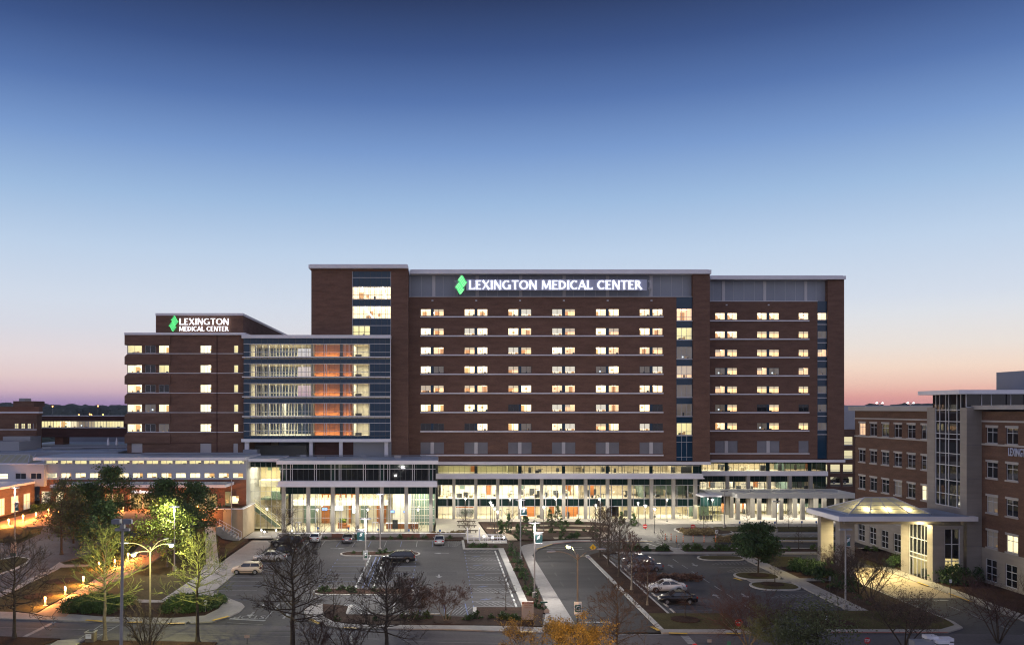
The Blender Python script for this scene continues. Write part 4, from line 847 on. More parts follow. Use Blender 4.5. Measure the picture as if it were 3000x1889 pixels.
for a, b_ in ((1514, 1474), (1436.6, 1410.4), (1379, 1357)): rp2.box(g_, X(2051), X(2420), Z(a), Z(b_), .04, .05)
g_.build('glazing', 'pane_green', T7)
sd = MB(); sd.box(X(2420)-.3, X(2420), 186, 211, .1, Z(1346), 0); sd.build('side_wall', 'spandrel_green', T7)
# entrance canopy
T8 = thing('white_canopy', 'long flat white entrance canopy on paired uplit columns', 'canopy', (75, 178, 0))
cq = Fr(173.5); X = cq.u; Z = cq.z
ca = MB(); ca.box(X(2160), X(2515), 173.5, 184.5, Z(1459), Z(1446)); ca.box(X(2093), X(2160)-.02, 177.2, 184.5, Z(1459)+.05, Z(1446)-.05)
for k in range(5): ca.lathe([(2.2, 0), (2.2, .18), (1.9, .24)], (X(2190+66*k), 178.5, Z(1446)), 20)
ca.build('roof', 'canopy_panel', T8)
fr_ = Fr(176.9); bk = Fr(180.2)
for x in (2161, 2224, 2288, 2351, 2414, 2477): q = MB(); fr_.box(q, fr_.u(x-5.3), fr_.u(x+5.3), .13, Z(1459), -.35, .35); q.build('column', 'column', T8); lamp('SPOT', (fr_.u(x), 176.1, .3), 25, (1, .92, .75), T8, .1, rot=(rad(172), 0, 0), spot=60)
for x in (2142, 2204.6, 2266.9, 2328.8, 2390, 2452): q = MB(); bk.box(q, bk.u(x-5.3), bk.u(x+5.3), .13, Z(1459), -.35, .35); q.build('column', 'column', T8)
lamp('AREA', (72, 179, Z(1460)-.05), 2400, (1, .93, .78), T8, 22, 7, spread=150)
# ================================================================== atrium pavilion
ap = Fr(159.7); X = ap.u; Z = ap.z
T9 = thing('atrium_pavilion', 'double height glass lobby pavilion with white columns in front of the glass link', 'building', (-15, 163, 0))
fa = MB(); fa.box(X(812), X(1283.6), 158.9, 172.5, Z(1358.6), Z(1348), 0); fa.box(X(812), X(1283.2), 159.2, 172.4, Z(1348), Z(1348)+.04, 1); fa.box(X(721)-1.2, X(812)-.01, 161.6, 172.5, Z(1354), Z(1344.5), 0); fa.box(X(721)-1, X(812)-.05, 161.8, 172.4, Z(1344.5), Z(1344.5)+.04, 1)
ap.box(fa, X(816), X(1281), Z(1420), Z(1408.7), -.7, .4, 0); ap.box(fa, X(813), X(1281.6), Z(1424.5), Z(1420), -1.1, .4, 0); fa.build('roof', ['trim', 'roof'], T9)
sg = MB(); ap.box(sg, X(821), X(1276), Z(1372.5), Z(1358.6), .05, .3); ap.box(sg, X(821), X(1276), Z(1446.4), Z(1424.5), .05, .35)
for x in (833, 975.5, 1119, 1262.3): ap.box(sg, X(x-5), X(x+5), Z(1408.7), Z(1358.6), -.02, .3)
ap.box(sg, X(821), X(828), Z(1561), Z(1424.5), .06, .3, 0) if 0 else None
sg.build('spandrel', 'spandrel_green', T9)
dkm = MB(); ap.box(dkm, X(821), X(1276), Z(1408.7), Z(1372.5), .06, .1); dkm.build('dark_glazing', 'mirror_dark', T9)
tr = MB()
for y in (1373.2, 1408): ap.box(tr, X(821), X(1276), Z(y)-.05, Z(y)+.05, -.05, .1)
for x in (827.5, 838.7, 851, 856.5, 921.5, 927.3, 970, 981, 993.5, 999, 1065, 1071, 1113.5, 1124.5, 1136, 1142, 1208.5, 1214, 1257, 1268): ap.box(tr, X(x)-.05, X(x)+.05, Z(1408), Z(1359.5), -.05, .1)
for y in (1491, 1516.5): ap.box(tr, X(821), X(1276), Z(y)-.03, Z(y)+.04, 0, .1)
for x in (853, 858, 924, 929.5, 995, 1001, 1067, 1073, 1138, 1144, 1209, 1214): ap.box(tr, X(x)-.04, X(x)+.05, .1, Z(1446), -.02, .1)
for x in (865, 1090):
    ap.box(tr, X(x), X(x)+.1, .1, Z(1529), -.06, .12); ap.box(tr, X(x+17), X(x+17)+.1, .1, Z(1529), -.06, .12); ap.box(tr, X(x), X(x+17.5), Z(1530), Z(1528), -.06, .12); ap.box(tr, X(x+8.5), X(x+8.5)+.12, .1, Z(1530), -.06, .12)
tr.build('transom', 'frame', T9)
ml = MB(); mull(ml, ap, [X(825+15.8*k) for k in range(29)], Z(1561), Z(1359), .04, .05); ml.build('mullion', 'frame_dark', T9)
for i in range(7): co = MB(); ap.box(co, X(833+71.55*i-5.2), X(833+71.55*i+5.2), .1, Z(1424.5), -.9, -.06); co.build('column', 'column', T9)
gz = MB(); ap.box(gz, X(821), X(1276), .1, Z(1446.4), .04, .05); gz.box(X(1276), X(1276)+.01, 160, 172, .1, Z(1425)); gz.build('glazing', 'pane', T9)
dpt = 12.; it = MB(); zm = Z(1475); z1 = Z(1490)
ap.box(it, X(821), X(1276), .05, .14, .3, dpt, 2); ap.box(it, X(821), X(1276), .14, Z(1446), dpt, dpt+.2, 0); ap.box(it, X(821), X(1276), Z(1446), Z(1444), .4, dpt, 1)
ap.box(it, X(840), X(1130), z1, zm, 5.5, dpt, 1)                      # gallery edge
ap.box(it, X(1145), X(1200), .14, Z(1446), 6.5, dpt, 1)
for a, b_ in ((917, 942), (1002, 1009), (1090, 1120)): ap.box(it, X(a), X(b_), .14, z1, dpt-.6, dpt-.1, 3)
for a, b_ in ((917, 995), (1008, 1030)): ap.box(it, X(a), X(b_), zm, Z(1448), dpt-.6, dpt-.1, 3)
for a, b_ in ((862, 900), (1040, 1060)): ap.box(it, X(a), X(b_), .14, z1, dpt-.5, dpt-.1, 4)
for k in range(15):                                                  # lounge chairs on the gallery
    u = X(860+18*k); ap.box(it, u, u+.8, zm, zm+.45, 6.4, 7.2, 6); ap.box(it, u, u+.8, zm+.45, zm+.95, 7.1, 7.25, 6)
ap.box(it, X(840), X(1130), zm, zm+1.0, 5.52, 5.55, 4) if 0 else None
for k in range(9): ap.box(it, X(1201+8*k), X(1201+8*k)+.12, .14, Z(1446), 5, 5.1, 1)
for z in (Z(1472), Z(1494), Z(1520), Z(1540)): ap.box(it, X(1200), X(1272), z, z+.12, 4.96, 5.1, 1)
ap.box(it, X(1200), X(1272), .14, Z(1446), 9, 9.2, 4)
it.build('interior', ['inner_white', 'inner_white', 'inner_floor', 'wood', 'inner_glass', 'furniture', 'inner_cream'], T9)
for a, b_ in ((822, 975), (975, 1130), (1130, 1276)): lamp('AREA', ((X(a)+X(b_))/2, 163.2, Z(1447)), 1300, (1, .93, .76), T9, 8.5, 4); 
lamp('AREA', (X(985), 168.2, z1-.05), 950, (1, .88, .62), T9, 17, 5); lamp('AREA', (X(985), 168.2, Z(1447)), 800, (1, .88, .6), T9, 17, 5)
lamp('AREA', ((X(1200)+X(1276))/2, 166.5, Z(1447)), 500, (1, .95, .65), T9, 4, 3)
# lobby fittings seen through the glass
t = thing('reception_desk', 'curved wooden reception desk behind the right half of the pavilion glass', 'desk', (X(1170), 163, .14))
ap.box((q := MB()), X(1128), X(1224), .14, 1.15, 3.2, 3.9); q.build('front', 'wood', t); q = MB(); ap.box(q, X(1127), X(1225), 1.15, 1.25, 3.1, 4.1); q.build('top', 'trim', t); q = MB(); ap.box(q, X(1147), X(1163), .14, 1.9, 3.05, 3.18); q.build('panel', 'furniture', t)
for i, (a, b_, y0, y1, m_, lb) in enumerate(((919, 935, 1507, 1515, 'screen', 'wall screen glowing blue on the wood panel left of the bright lobby wall'), (1014, 1023, 1497, 1524, 'screen_white', 'tall narrow blue white display on the lobby wall'), (1138, 1150, 1506, 1513, 'screen', 'blue screen above the left end of the reception desk'), (1178, 1187, 1507, 1513, 'screen', 'blue screen above the right end of the reception desk'), (947, 985, 1500, 1516, 'screen_white', 'wide pale display wall in the middle of the lobby'))):
    t = thing('wall_screen', lb, 'screen', (X((a+b_)/2), 170.8, Z((y0+y1)/2)), 'screens in the lobby'); dd = dpt-.75 if a < 1100 else 6.2
    q = MB(); ap.box(q, X(a), X(b_), Z(y1), Z(y0), dd, dd+.05); q.build('display', m_, t); q = MB(); ap.box(q, X(a)-.06, X(b_)+.06, Z(y1)-.06, Z(y0)+.06, dd+.052, dd+.12); q.build('bezel', 'furniture', t)
t = thing('planter_bench', 'stepped wooden bench with green plants in the middle of the lobby', 'planter', (X(998), 164, .14)); q = MB(); ap.box(q, X(982), X(1016), .14, .55, 4, 6); ap.box(q, X(982), X(1007), .55, 1.1, 4.4, 6); q.build('bench', 'wood', t)
r = random.Random(5); q = MB()
for k in range(160):
    p = Vector((r.uniform(X(984), X(1005)), 164.9+r.uniform(-.6, .6), 1.15+r.random()*.7)); v1 = Vector((r.uniform(-1, 1), r.uniform(-1, 1), r.uniform(-1, 1))).normalized()*.22; v2 = v1.cross(Vector((r.uniform(-1, 1), 1, r.uniform(-1, 1)))).normalized()*.12
    q.face([p-v1, p+v2, p+v1, p-v2])
q.build('plants', 'leaf_lit', t)
for k, (x, y, w) in enumerate(((-24, 165, 1.6), (-16, 169, 1.1), (-9, 164, 1.3), (-4, 168, 2.), (-28, 169.5, 1.2))):
    q = MB(); q.box(x, x+w, y, y+w*.8, 13.45, 13.75+.18*(k % 3)); q.build('roof_unit', 'galv', T9)
q = MB(); q.tube((-29, 170.9, 13.7), (-3, 170.9, 13.7), .09, n=6); [q.tube((-29+2.6*k, 170.9, 13.4), (-29+2.6*k, 170.9, 13.7), .05, n=5) for k in range(11)]; q.build('roof_pipe', 'galv', T9)
# ---- escalator hall at the left end of the pavilion
hp = Fr(163.4); X = hp.u; Z = hp.z; dpt = 8.6
sg = MB(); hp.box(sg, X(724), X(821), Z(1368), Z(1354), .05, .3); hp.box(sg, X(721), X(726.5), .1, Z(1354), -.2, .2, 1); sg.build('hall_spandrel', ['spandrel_green', 'trim'], T9)
ml = MB(); mull(ml, hp, [X(731+16*k) for k in range(6)], .1, Z(1354), .04, .06); [hp.box(ml, X(726), X(821), Z(y)-.03, Z(y)+.03, .0, .1) for y in (1402, 1416, 1438, 1481, 1505)]; ml.build('hall_mullion', 'frame', T9)
gz = MB(); hp.box(gz, X(726), X(821), .1, Z(1368), .04, .05); gz.build('hall_glazing', 'pane_green', T9)
it = MB(); hp.box(it, X(724), X(821), .05, .14, .3, dpt, 2); hp.box(it, X(724), X(821), .14, Z(1367), dpt, dpt+.2, 0); hp.box(it, X(722), X(726), .14, Z(1367), .3, dpt, 0); hp.box(it, X(724), X(821), Z(1368)+.02, Z(1366), .35, dpt, 1)
hp.box(it, X(748), X(821), Z(1430), Z(1411), 3.5, dpt, 1); hp.box(it, X(748), X(821), Z(1472), Z(1466), 5, dpt, 4)
for a, y in ((758, 1374), (792, 1374)): hp.box(it, X(a), X(a+13), Z(y+12), Z(y), dpt-.12, dpt-.02, 4)
hp.box(it, X(770), X(821), Z(1465), Z(1435), dpt-.3, dpt-.02, 5)
for k in range(6): u = X(776+7*k); hp.box(it, u, u+.4, Z(1466), Z(1448), 6, 6.5, 3)
# escalator flights
for dd in (2., 3.4):
    A = hp.pt(X(733), Z(1480), dd); B = hp.pt(X(815), .3, dd); n = 4
    it.face([A, B, (B[0], B[1], B[2]-.9), (A[0], A[1], A[2]-.9)], 3); it.face([A, B, (B[0], B[1]+1.0, B[2]), (A[0], A[1]+1.0, A[2])], 5)
    it.tube((A[0], A[1], A[2]+.9), (B[0], B[1], B[2]+.9), .07, n=6, mi=1)
it.build('hall_interior', ['inner_cream', 'inner_white', 'inner_floor', 'inner_glass', 'inner_glass', 'inner_green'], T9)
lamp('AREA', (X(772), 167, Z(1369)), 800, (1, .93, .64), T9, 5, 6); lamp('AREA', (X(785), 169.5, Z(1431)), 420, (1, .93, .7), T9, 3.6, 2.5); lamp('AREA', (X(748), 165.3, Z(1369)), 900, (1, .93, .68), T9, 2.6, 2.2); 
# ================================================================== low left wing
wp = Fr(160.); X = wp.u; Z = wp.z
T10 = thing('low_white_wing', 'long low white wing with two rows of yellow lit windows behind the trees', 'building', (-55, 166, 0))
b = MB(); ops = []; w1 = []; w2 = []
for k in range(14):
    x = 134+41.98*k
    if x+36 < 722: ops.append((X(x), X(x+36), Z(1359.4), Z(1348))); w1.append((X(x), Z(1359.4), X(x+36)-X(x), Z(1348)-Z(1359.4)))
    x = 136+41.98*k; ops.append((X(x), X(x+31), Z(1400), Z(1385))); w2.append((X(x), Z(1400), X(x+31)-X(x), Z(1400-15)-Z(1400), k))
wall(b, wp, X(130), X(722), Z(1404), Z(1347), ops, .25); b.box(X(130), X(722), 160.03, 173, 4, Z(1346.6), 0, 'f'); b.build('wall', 'white_wall', T10)
for k, q in enumerate(w1): window(T10, wp, *q, nx=2, variant='olive', depth=3, seed=k)
for a, zb, w, h, k in w2: window(T10, wp, a, zb, w, h, nx=2, variant='beige' if k % 3 == 1 and 0 else 'green', depth=3.5, seed=k)
rf = MB(); wp.box(rf, X(104), X(722), Z(1347), Z(1338.5), -1.0, 12.8, 0); wp.box(rf, X(106), X(721), Z(1338.5), Z(1338.5)+.05, -.8, 12.6, 1); rf.build('roof', ['trim', 'roof'], T10)
pi = MB(); [pi.tube((X(380), 166+2*k, 14.35), (X(712), 167+1.5*k, 14.35), .12, n=6) for k in range(2)]; pi.build('roof_pipe', 'galv', T10)
br = MB(); eo = [(X(121.6), X(149), 4.5, Z(1438)), (X(164), X(187), 4.5, Z(1438))]; wall(br, wp, X(117), X(190), 4.2, Z(1404.2), eo, .25, d=-.1)
wall(br, wp, X(190), X(722), 4.2, Z(1404.2), [(X(660), X(700), Z(1475), Z(1452))], .25, d=-.1); wp.box(br, X(190), X(722), 3, Z(1404.2)+.001, .1, .2) if 0 else None
br.build('brick_base', 'brick_warm', T10)
for a, c_, z0, z1_ in eo: window(T10, wp, a, z0, c_-a, z1_-z0, nx=2, nz=3, variant='green', depth=4, seed=3, d=-.1)
window(T10, wp, X(660), Z(1475), X(700)-X(660), Z(1452)-Z(1475), nx=2, nz=1, variant='green', depth=4, seed=4, d=-.1)
T11 = thing('side_gallery', 'low white block with a ridged glass skylight at the far left edge', 'building', (-82, 163, 0))
lq = Fr(158.8); X = lq.u; Z = lq.z; b = MB(); ops = [(X(-30), X(23), Z(1403), Z(1386.5)), (X(44), X(76.5), Z(1403), Z(1385)), (X(89), X(121.5), Z(1403), Z(1385))]
wall(b, lq, X(-120), X(129.5), Z(1424), Z(1361), ops, .2); b.box(X(-120), X(129.5), 158.83, 172, Z(1424), Z(1361), 0, 'f'); b.build('wall', 'white_wall', T11)
for k, (a, c_, z0, z1_) in enumerate(ops): window(T11, lq, a, z0, c_-a, z1_-z0, nx=2, nz=2 if k == 0 else 1, variant='warm' if k == 0 else 'mirror', depth=4, seed=k)
rf = MB(); lq.box(rf, X(-120), X(131), Z(1361), Z(1358.5), -.2, 13); rf.build('roof', 'trim', T11)
sk = MB(); y0, y1, z0, zr = 160, 166, Z(1357), Z(1334.5); xa, xb, xr = X(-120), X(73), X(56)
sk.face([(xa, y0, z0), (xb, y0, z0), (xr, 163, zr), (xa, 163, zr)]); sk.face([(xa, y1, z0), (xa, 163, zr), (xr, 163, zr), (xb, y1, z0)]); sk.face([(xb, y0, z0), (xb, y1, z0), (xr, 163, zr)])
for k in range(8): u = X(-60+19*k); sk.tube((u, y0, z0+.03), (u, 163, zr+.03), .06, n=4, mi=1)
sk.tube((xa, 163, zr), (xr, 163, zr), .08, n=4, mi=1); sk.tube((xb, y0, z0), (xr, 163, zr), .08, n=4, mi=1); sk.tube((xa, y0, (z0)), (xb, y0, z0), .1, n=4, mi=1); sk.build('skylight', ['sky_glass', 'frame'], T11)
# brick side wing facing the drive
T12 = thing('brick_side_wing', 'single storey dark brick wing running toward the viewer at the far left', 'building', (-80, 150, 4.3))
b = MB(); sx = -75.3
b.box(-100, sx-.3, 138, 158.7, 3.5, 9.2, 0); b.build('wall', 'brick', T12); q = MB(); q.box(-100.2, sx+.1-.3, 137.8, 158.75, 9.2, 9.6); q.build('coping', 'trim', T12)
for k, (ya, yb) in enumerate(((141, 143.2), (145.6, 147.6), (150, 152.4), (154.4, 156.8))):
    q = MB(); q.box(sx-.3, sx-.26, ya, yb, 4.8, 7.6, 0); w_ = q.build('window', 'olive_w', T12); q = MB()
    for yy in (ya, (ya+yb)/2, yb): q.box(sx-.27, sx-.2, yy-.05, yy+.05, 4.8, 7.6)
    for zz in (4.8, 6.2, 7.6): q.box(sx-.268, sx-.19, ya, yb, zz-.05, zz+.05)
    q.build('frame', 'frame', w_)
# main entrance canopy building
T13 = thing('main_entrance', 'brick and white entrance porch with a lit name sign behind leafy trees', 'entrance', (-48, 156, 4.4))
ep = Fr(154.); X = ep.u; Z = ep.z
rf = MB(); rf.box(X(152), X(663), 153.2, 159.8, Z(1427), Z(1418.5), 0); rf.box(X(156), X(660), 153.6, 159.6, Z(1418.5), Z(1418.5)+.04, 1); rf.box(X(190), X(600), 148.5, 153.15, Z(1427)+.1, Z(1419.5), 0) if 0 else None; rf.build('roof', ['trim', 'roof'], T13)
b = MB(); wall(b, ep, X(188), X(658), 4.3, Z(1427), [(X(a), X(b2), 4.3, Z(1447)) for a, b2 in ((205, 290), (303, 360), (372, 460), (473, 540), (552, 634))], .9, d=.4); b.build('wall', 'brick_warm', T13)
ei = MB(); ep.box(ei, X(190), X(656), 4.4, Z(1447), 4.9, 5.0, 0)
for k in range(12): ep.box(ei, X(200+38*k), X(203+38*k), 4.4, Z(1447), 4.7, 4.88, 1)
ei.build('glazed_front', ['inner_glass', 'panel_post'], T13)
for px in (240, 330, 415, 505, 600): lamp('POINT', (X(px), 154.6, 7.2), 420, (1, .58, .26), T13, .2)
ln = place_text('lettering', text_mesh('Main Entrance', (Z(1436)-Z(1444))*1.05, 'sign_white', .06, bold=.015, width=X(445)-X(384)), ((X(384)+X(445))/2, 154.3, Z(1440)), None); tag(ln, 'glowing white Main Entrance lettering on the brick entrance porch', 'sign'); ln.name = 'entrance_sign'
# retaining walls and steps beside the plaza
t = thing('retaining_wall', 'brick walled planter with pale coping beside the escalator hall', 'wall', (-37, 157, 0))
q = MB(); q.box(-40.6, -38.7, 151.6, 151.95, 0, 5.2, 0); q.box(-38.7, -35.2, 151.6, 151.95, 0, 5.2, 1); q.box(-35.55, -35.2, 151.95, 161, 0, 5.2, 1); q.box(-40.6, -40.3, 151.95, 160, 2, 5.2, 0); q.build('wall', ['brick', 'stucco'], t)
q = MB(); q.box(-40.7, -35.1, 151.5, 152.05, 5.2, 5.35); q.box(-35.65, -35.1, 152.06, 161, 5.2, 5.35); q.box(-40.7, -40.2, 152.06, 160, 5.2, 5.35); q.build('coping', 'trim', t); q = MB(); q.box(-40.3, -35.55, 151.95, 160, 4, 5.0); q.build('soil', 'mulch', t)
t = thing('garden_steps', 'flight of pale steps with white handrails at the foot of the brick planter', 'steps', (-35, 149.5, 0))
q = MB(); [q.box(-38.6+.42*k, -34.6, 148.6-.0*k, 151.4, .12+.16*k if 0 else .1, 2.6-.28*k, 0) for k in range(0)]
for k in range(8): q.box(-39.2+.5*k, -38.7+.5*k, 148.6, 150.9, .0, 2.5-.3*k)
q.build('treads', 'concrete', t); q = MB()
for y in (148.7, 150.8):
    q.tube((-39.2, y, 3.5), (-35.2, y, 1.3), .05, n=6); [q.tube((-39.2+1.3*k, y, 2.3-.75*k), (-39.2+1.3*k, y, 3.5-.72*k), .04, n=6) for k in range(4)]
q.build('handrail', 'trim', t)
# ================================================================== things behind on the left
T14 = thing('far_brick_block', 'brick block with a small stair tower at the far left edge of the skyline', 'building', (-98, 195, 0))
fp = Fr(190.); X = fp.u; Z = fp.z; b = MB(); ops = [(X(a), X(c_), Z(y1), Z(y0)) for a, c_ in ((42, 54), (61.4, 73.4), (79.7, 90.2), (95.8, 98.3)) for y0, y1 in ((1239.8, 1255.4), (1279, 1294.7))]
wall(b, fp, X(-200), X(107), 0, Z(1215), ops, .3); b.box(X(-200), X(107), 190.03, 192.5, 0, Z(1215), 0, 'f'); b.build('wall', 'brick', T14)
for k, (a, c_, z0, z1_) in enumerate(ops): window(T14, fp, a, z0, c_-a, z1_-z0, nx=2, nz=2, variant='olive' if k % 2 == 0 else 'mirror', depth=4, seed=k)
q = MB(); fp.box(q, X(-200), X(110), Z(1214.9), Z(1191), .6, 2.4); q.build('parapet', 'brick_warm', T14); q = MB(); fp.box(q, X(-200), X(111), Z(1210), Z(1205.5), .5, 2.5); fp.box(q, X(-200), X(107.5), Z(1259), Z(1257), -.06, 0); fp.box(q, X(-200), X(107.5), Z(1300), Z(1298), -.06, 0); q.build('band', 'trim', T14)
q = MB(); fp.box(q, X(34), X(94), Z(1191), Z(1174.5), .7, 6); q.build('stair_head', 'brick', T14); q = MB(); fp.box(q, X(44), X(60), Z(1174.5), Z(1166), 2, 5); q.tube((X(41), 192.5, Z(1191)), (X(41), 192.5, Z(1166.5)), .12, n=6); q.tube((X(48), 192.5, Z(1191)), (X(48), 192.5, Z(1168)), .12, n=6); q.build('roof_unit', 'galv', T14)
T15 = thing('skybridge', 'dark brick footbridge with a strip of dim green windows', 'bridge', (-85, 205, 0))
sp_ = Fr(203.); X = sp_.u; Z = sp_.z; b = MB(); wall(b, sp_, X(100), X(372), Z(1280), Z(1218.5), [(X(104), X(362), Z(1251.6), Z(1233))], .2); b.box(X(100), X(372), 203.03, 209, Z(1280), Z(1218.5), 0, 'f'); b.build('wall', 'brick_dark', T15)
q = MB(); sp_.box(q, X(100), X(372), Z(1218.6), Z(1217), -.1, 6.1); sp_.box(q, X(100), X(368), Z(1253.4), Z(1251.6), -.1, .1); q.build('coping', 'trim', T15)
for k in range(5): window(T15, sp_, X(104+51.6*k), Z(1251.6), (X(362)-X(104))/5, Z(1233)-Z(1251.6), nx=6, variant=('olive', 'green', 'dim', 'olive', 'olive')[k], depth=3.5, seed=k)
q = MB(); sp_.box(q, X(158), X(182), 10, Z(1280), .5, 4); q.build('pier', 'brick_warm', T15); 
T16 = thing('service_roofs', 'low grey flat roofed service block below the skybridge', 'building', (-80, 190, 0)); q = MB(); q.box(-100, -66, 174.5, 199, 0, 14.2, 0); q.build('wall', 'metal_panel', T16); q = MB(); q.box(-100, -66, 199.01, 222, 0, 14.6, 0); q.box(-100, -72, 221, 221.5, 14.6, 16.4, 0); q.build('rear_wall', 'metal_panel', T16); q = MB(); q.box(-99.8, -66.1, 174.7, 198.8, 14.21, 14.27); q.build('roof', 'roof', T16)
q = MB(); q.box(-99, -88, 178, 186, 14.3, 16.2, 0); q.box(-96, -90, 187, 192, 14.3, 17, 0); q.tube((-84, 180, 14.6), (-67, 188, 14.6), .2, n=6); q.tube((-84, 184, 14.8), (-67, 182, 14.8), .15, n=6); q.build('roof_plant', 'galv', T16)
for k, px in enumerate((317, 342)):
    t = thing('closed_umbrella', ['left', 'right'][k]+' one of two closed pale parasols on the roof terrace beside the left brick tower', 'umbrella', ((px-CX)*178/F, 178, 14.3), 'closed parasols on the roof terrace'); x = (px-CX)*178/F
    q = MB().tube((x, 178, 14.3), (x, 178, 17.2), .04, n=6); q.build('pole', 'galv', t); q = MB().lathe([(.22, 0), (.3, .2), (.2, 1.0), (.05, 1.6)], (x, 178, 15.5), 8); q.build('canopy', 'trim', t)
# under the link: yard walls seen through the gap
t = thing('yard_wall', 'lit tan service building glimpsed under the glass link', 'building', (-38, 212, 0)); q = MB(); q.box(-48, -30, 206, 214, 0, 19.5, 0); [q.box(-47+2.6*k, -46.2+2.6*k, 205.7, 206, 0, 18.6, 1) for k in range(7)]; q.build('wall', ['inner_cream', 'brick'], t)
t = thing('yard_parapet', 'long grey concrete parapet under the glass link', 'wall', (-32, 190, 0)); q = MB(); q.box(-41, -29, 184, 184.4, 0, 15.2); q.box(-38, -25, 200, 200.4, 0, 17.5); q.build('wall', 'metal_panel', t)
# ================================================================== signs on the roofs
def logo(par, cx, cy, cz, w, h, back=True):
    """two stacked wavy leaves inside a leaning rounded lozenge"""
    if back:
        P = [(-.10, .98), (.08, 1.0), (.86, .52), (.98, .2), (.14, -.96), (-.06, -1.), (-.92, -.38), (-.98, -.16)]
        q = MB(); n = len(P); f_ = [(cx+a*w/2*1.0, cy, cz+b_*h/2*1.0) for a, b_ in P]; b2 = [(a, y+.25, z) for a, y, z in f_]; q.face(f_); q.face(b2[::-1])
        for i in range(n): q.face([f_[i], f_[(i+1) % n], b2[(i+1) % n], b2[i]])
        q.build('back_plate', 'sign_halo', par)
    q = MB(); yf = cy-.12
    def sheet(x0, z0):
        n = 14; top = []; bot = []
        for i in range(n+1):
            t = i/n; wv = .13*math.sin(t*2*math.pi*.9+.3)
            top.append((x0+.90*t, z0-.62*t+wv)); bot.append((x0-.62+.90*t, z0-.56-.62*t+wv))
        for i in range(n): 
            P = [top[i], top[i+1], bot[i+1], bot[i]]; q.face([(cx+a*w/2, yf, cz+b_*h/2) for a, b_ in P], 0)
        for k in range(1, 4):
            t = k/4
            for i in range(n):
                A = [top[i][j]*(1-t)+bot[i][j]*t for j in (0, 1)]; B = [top[i+1][j]*(1-t)+bot[i+1][j]*t for j in (0, 1)]
                q.face([(cx+A[0]*w/2, yf-.02, cz+(A[1]+.035)*h/2), (cx+B[0]*w/2, yf-.02, cz+(B[1]+.035)*h/2), (cx+B[0]*w/2, yf-.02, cz+(B[1]-.035)*h/2), (cx+A[0]*w/2, yf-.02, cz+(A[1]-.035)*h/2)], 1)
    sheet(.10, .94); sheet(-.30, .20)
    q.build('emblem', ['sign_green' if not back else 'sign_pale', 'plate_green'] if 0 else ['sign_green', 'sign_pale'] if back else ['sign_green', 'plate_green'], par)
gp = Fr(176.9); X = gp.u; Z = gp.z
t = thing('roof_sign', 'long glowing white hospital name sign on the tower roof with green emblem', 'sign', (X(1630), 177, Z(850)))
q = MB(); gp.box(q, X(1366), X(1895.6), Z(850.4), Z(818.4), .1, .5); q.build('panel', 'sign_back', t)
place_text('lettering', flared('LEXINGTON MEDICAL CENTER', Z(821.6)-Z(847.3), 'sign_white', .12, width=X(1882)-X(1374)), ((X(1374)+X(1882))/2, 176.95, (Z(822.5)+Z(846.5))/2), t)
logo(t, X(1350), 176.9, Z(834), X(1369)-X(1331), Z(806)-Z(862))
q = MB()
for x in (1332, 1900): 
    for z in (822, 845): q.tube((X(x), 177.2, Z(z)), (X(x+8), 177.2, Z(z)), .08, n=5)
    q.tube((X(x), 177.2, Z(822)), (X(x+8), 177.2, Z(833)), .06, n=5); q.tube((X(x+8), 177.2, Z(833)), (X(x), 177.2, Z(845)), .06, n=5); q.tube((X(x+8), 177.2, Z(845)), (X(x+8), 179.3, Z(868)), .09, n=5); q.tube((X(x+8), 177.2, Z(845)), (X(x+8), 177.2, Z(822)), .09, n=5)
q.build('bracket', 'frame', t)
gp = Fr(173.4); X = gp.u; Z = gp.z
t = thing('wall_sign', 'glowing two line hospital name sign with green emblem on the left brick penthouse', 'sign', (X(600), 173.5, Z(968)))
place_text('lettering', flared('LEXINGTON', Z(932.5)-Z(951), 'sign_white', .12, width=X(670)-X(525)), ((X(525)+X(670))/2, 173.55, Z(941.8)), t); place_text('lettering', flared('MEDICAL CENTER', Z(956)-Z(969.5), 'sign_white', .12, width=X(670)-X(525)), ((X(525)+X(670))/2, 173.55, Z(962.7)), t)
logo(t, X(507), 173.75, Z(947), X(523)-X(491.5), Z(924)-Z(970), back=False)
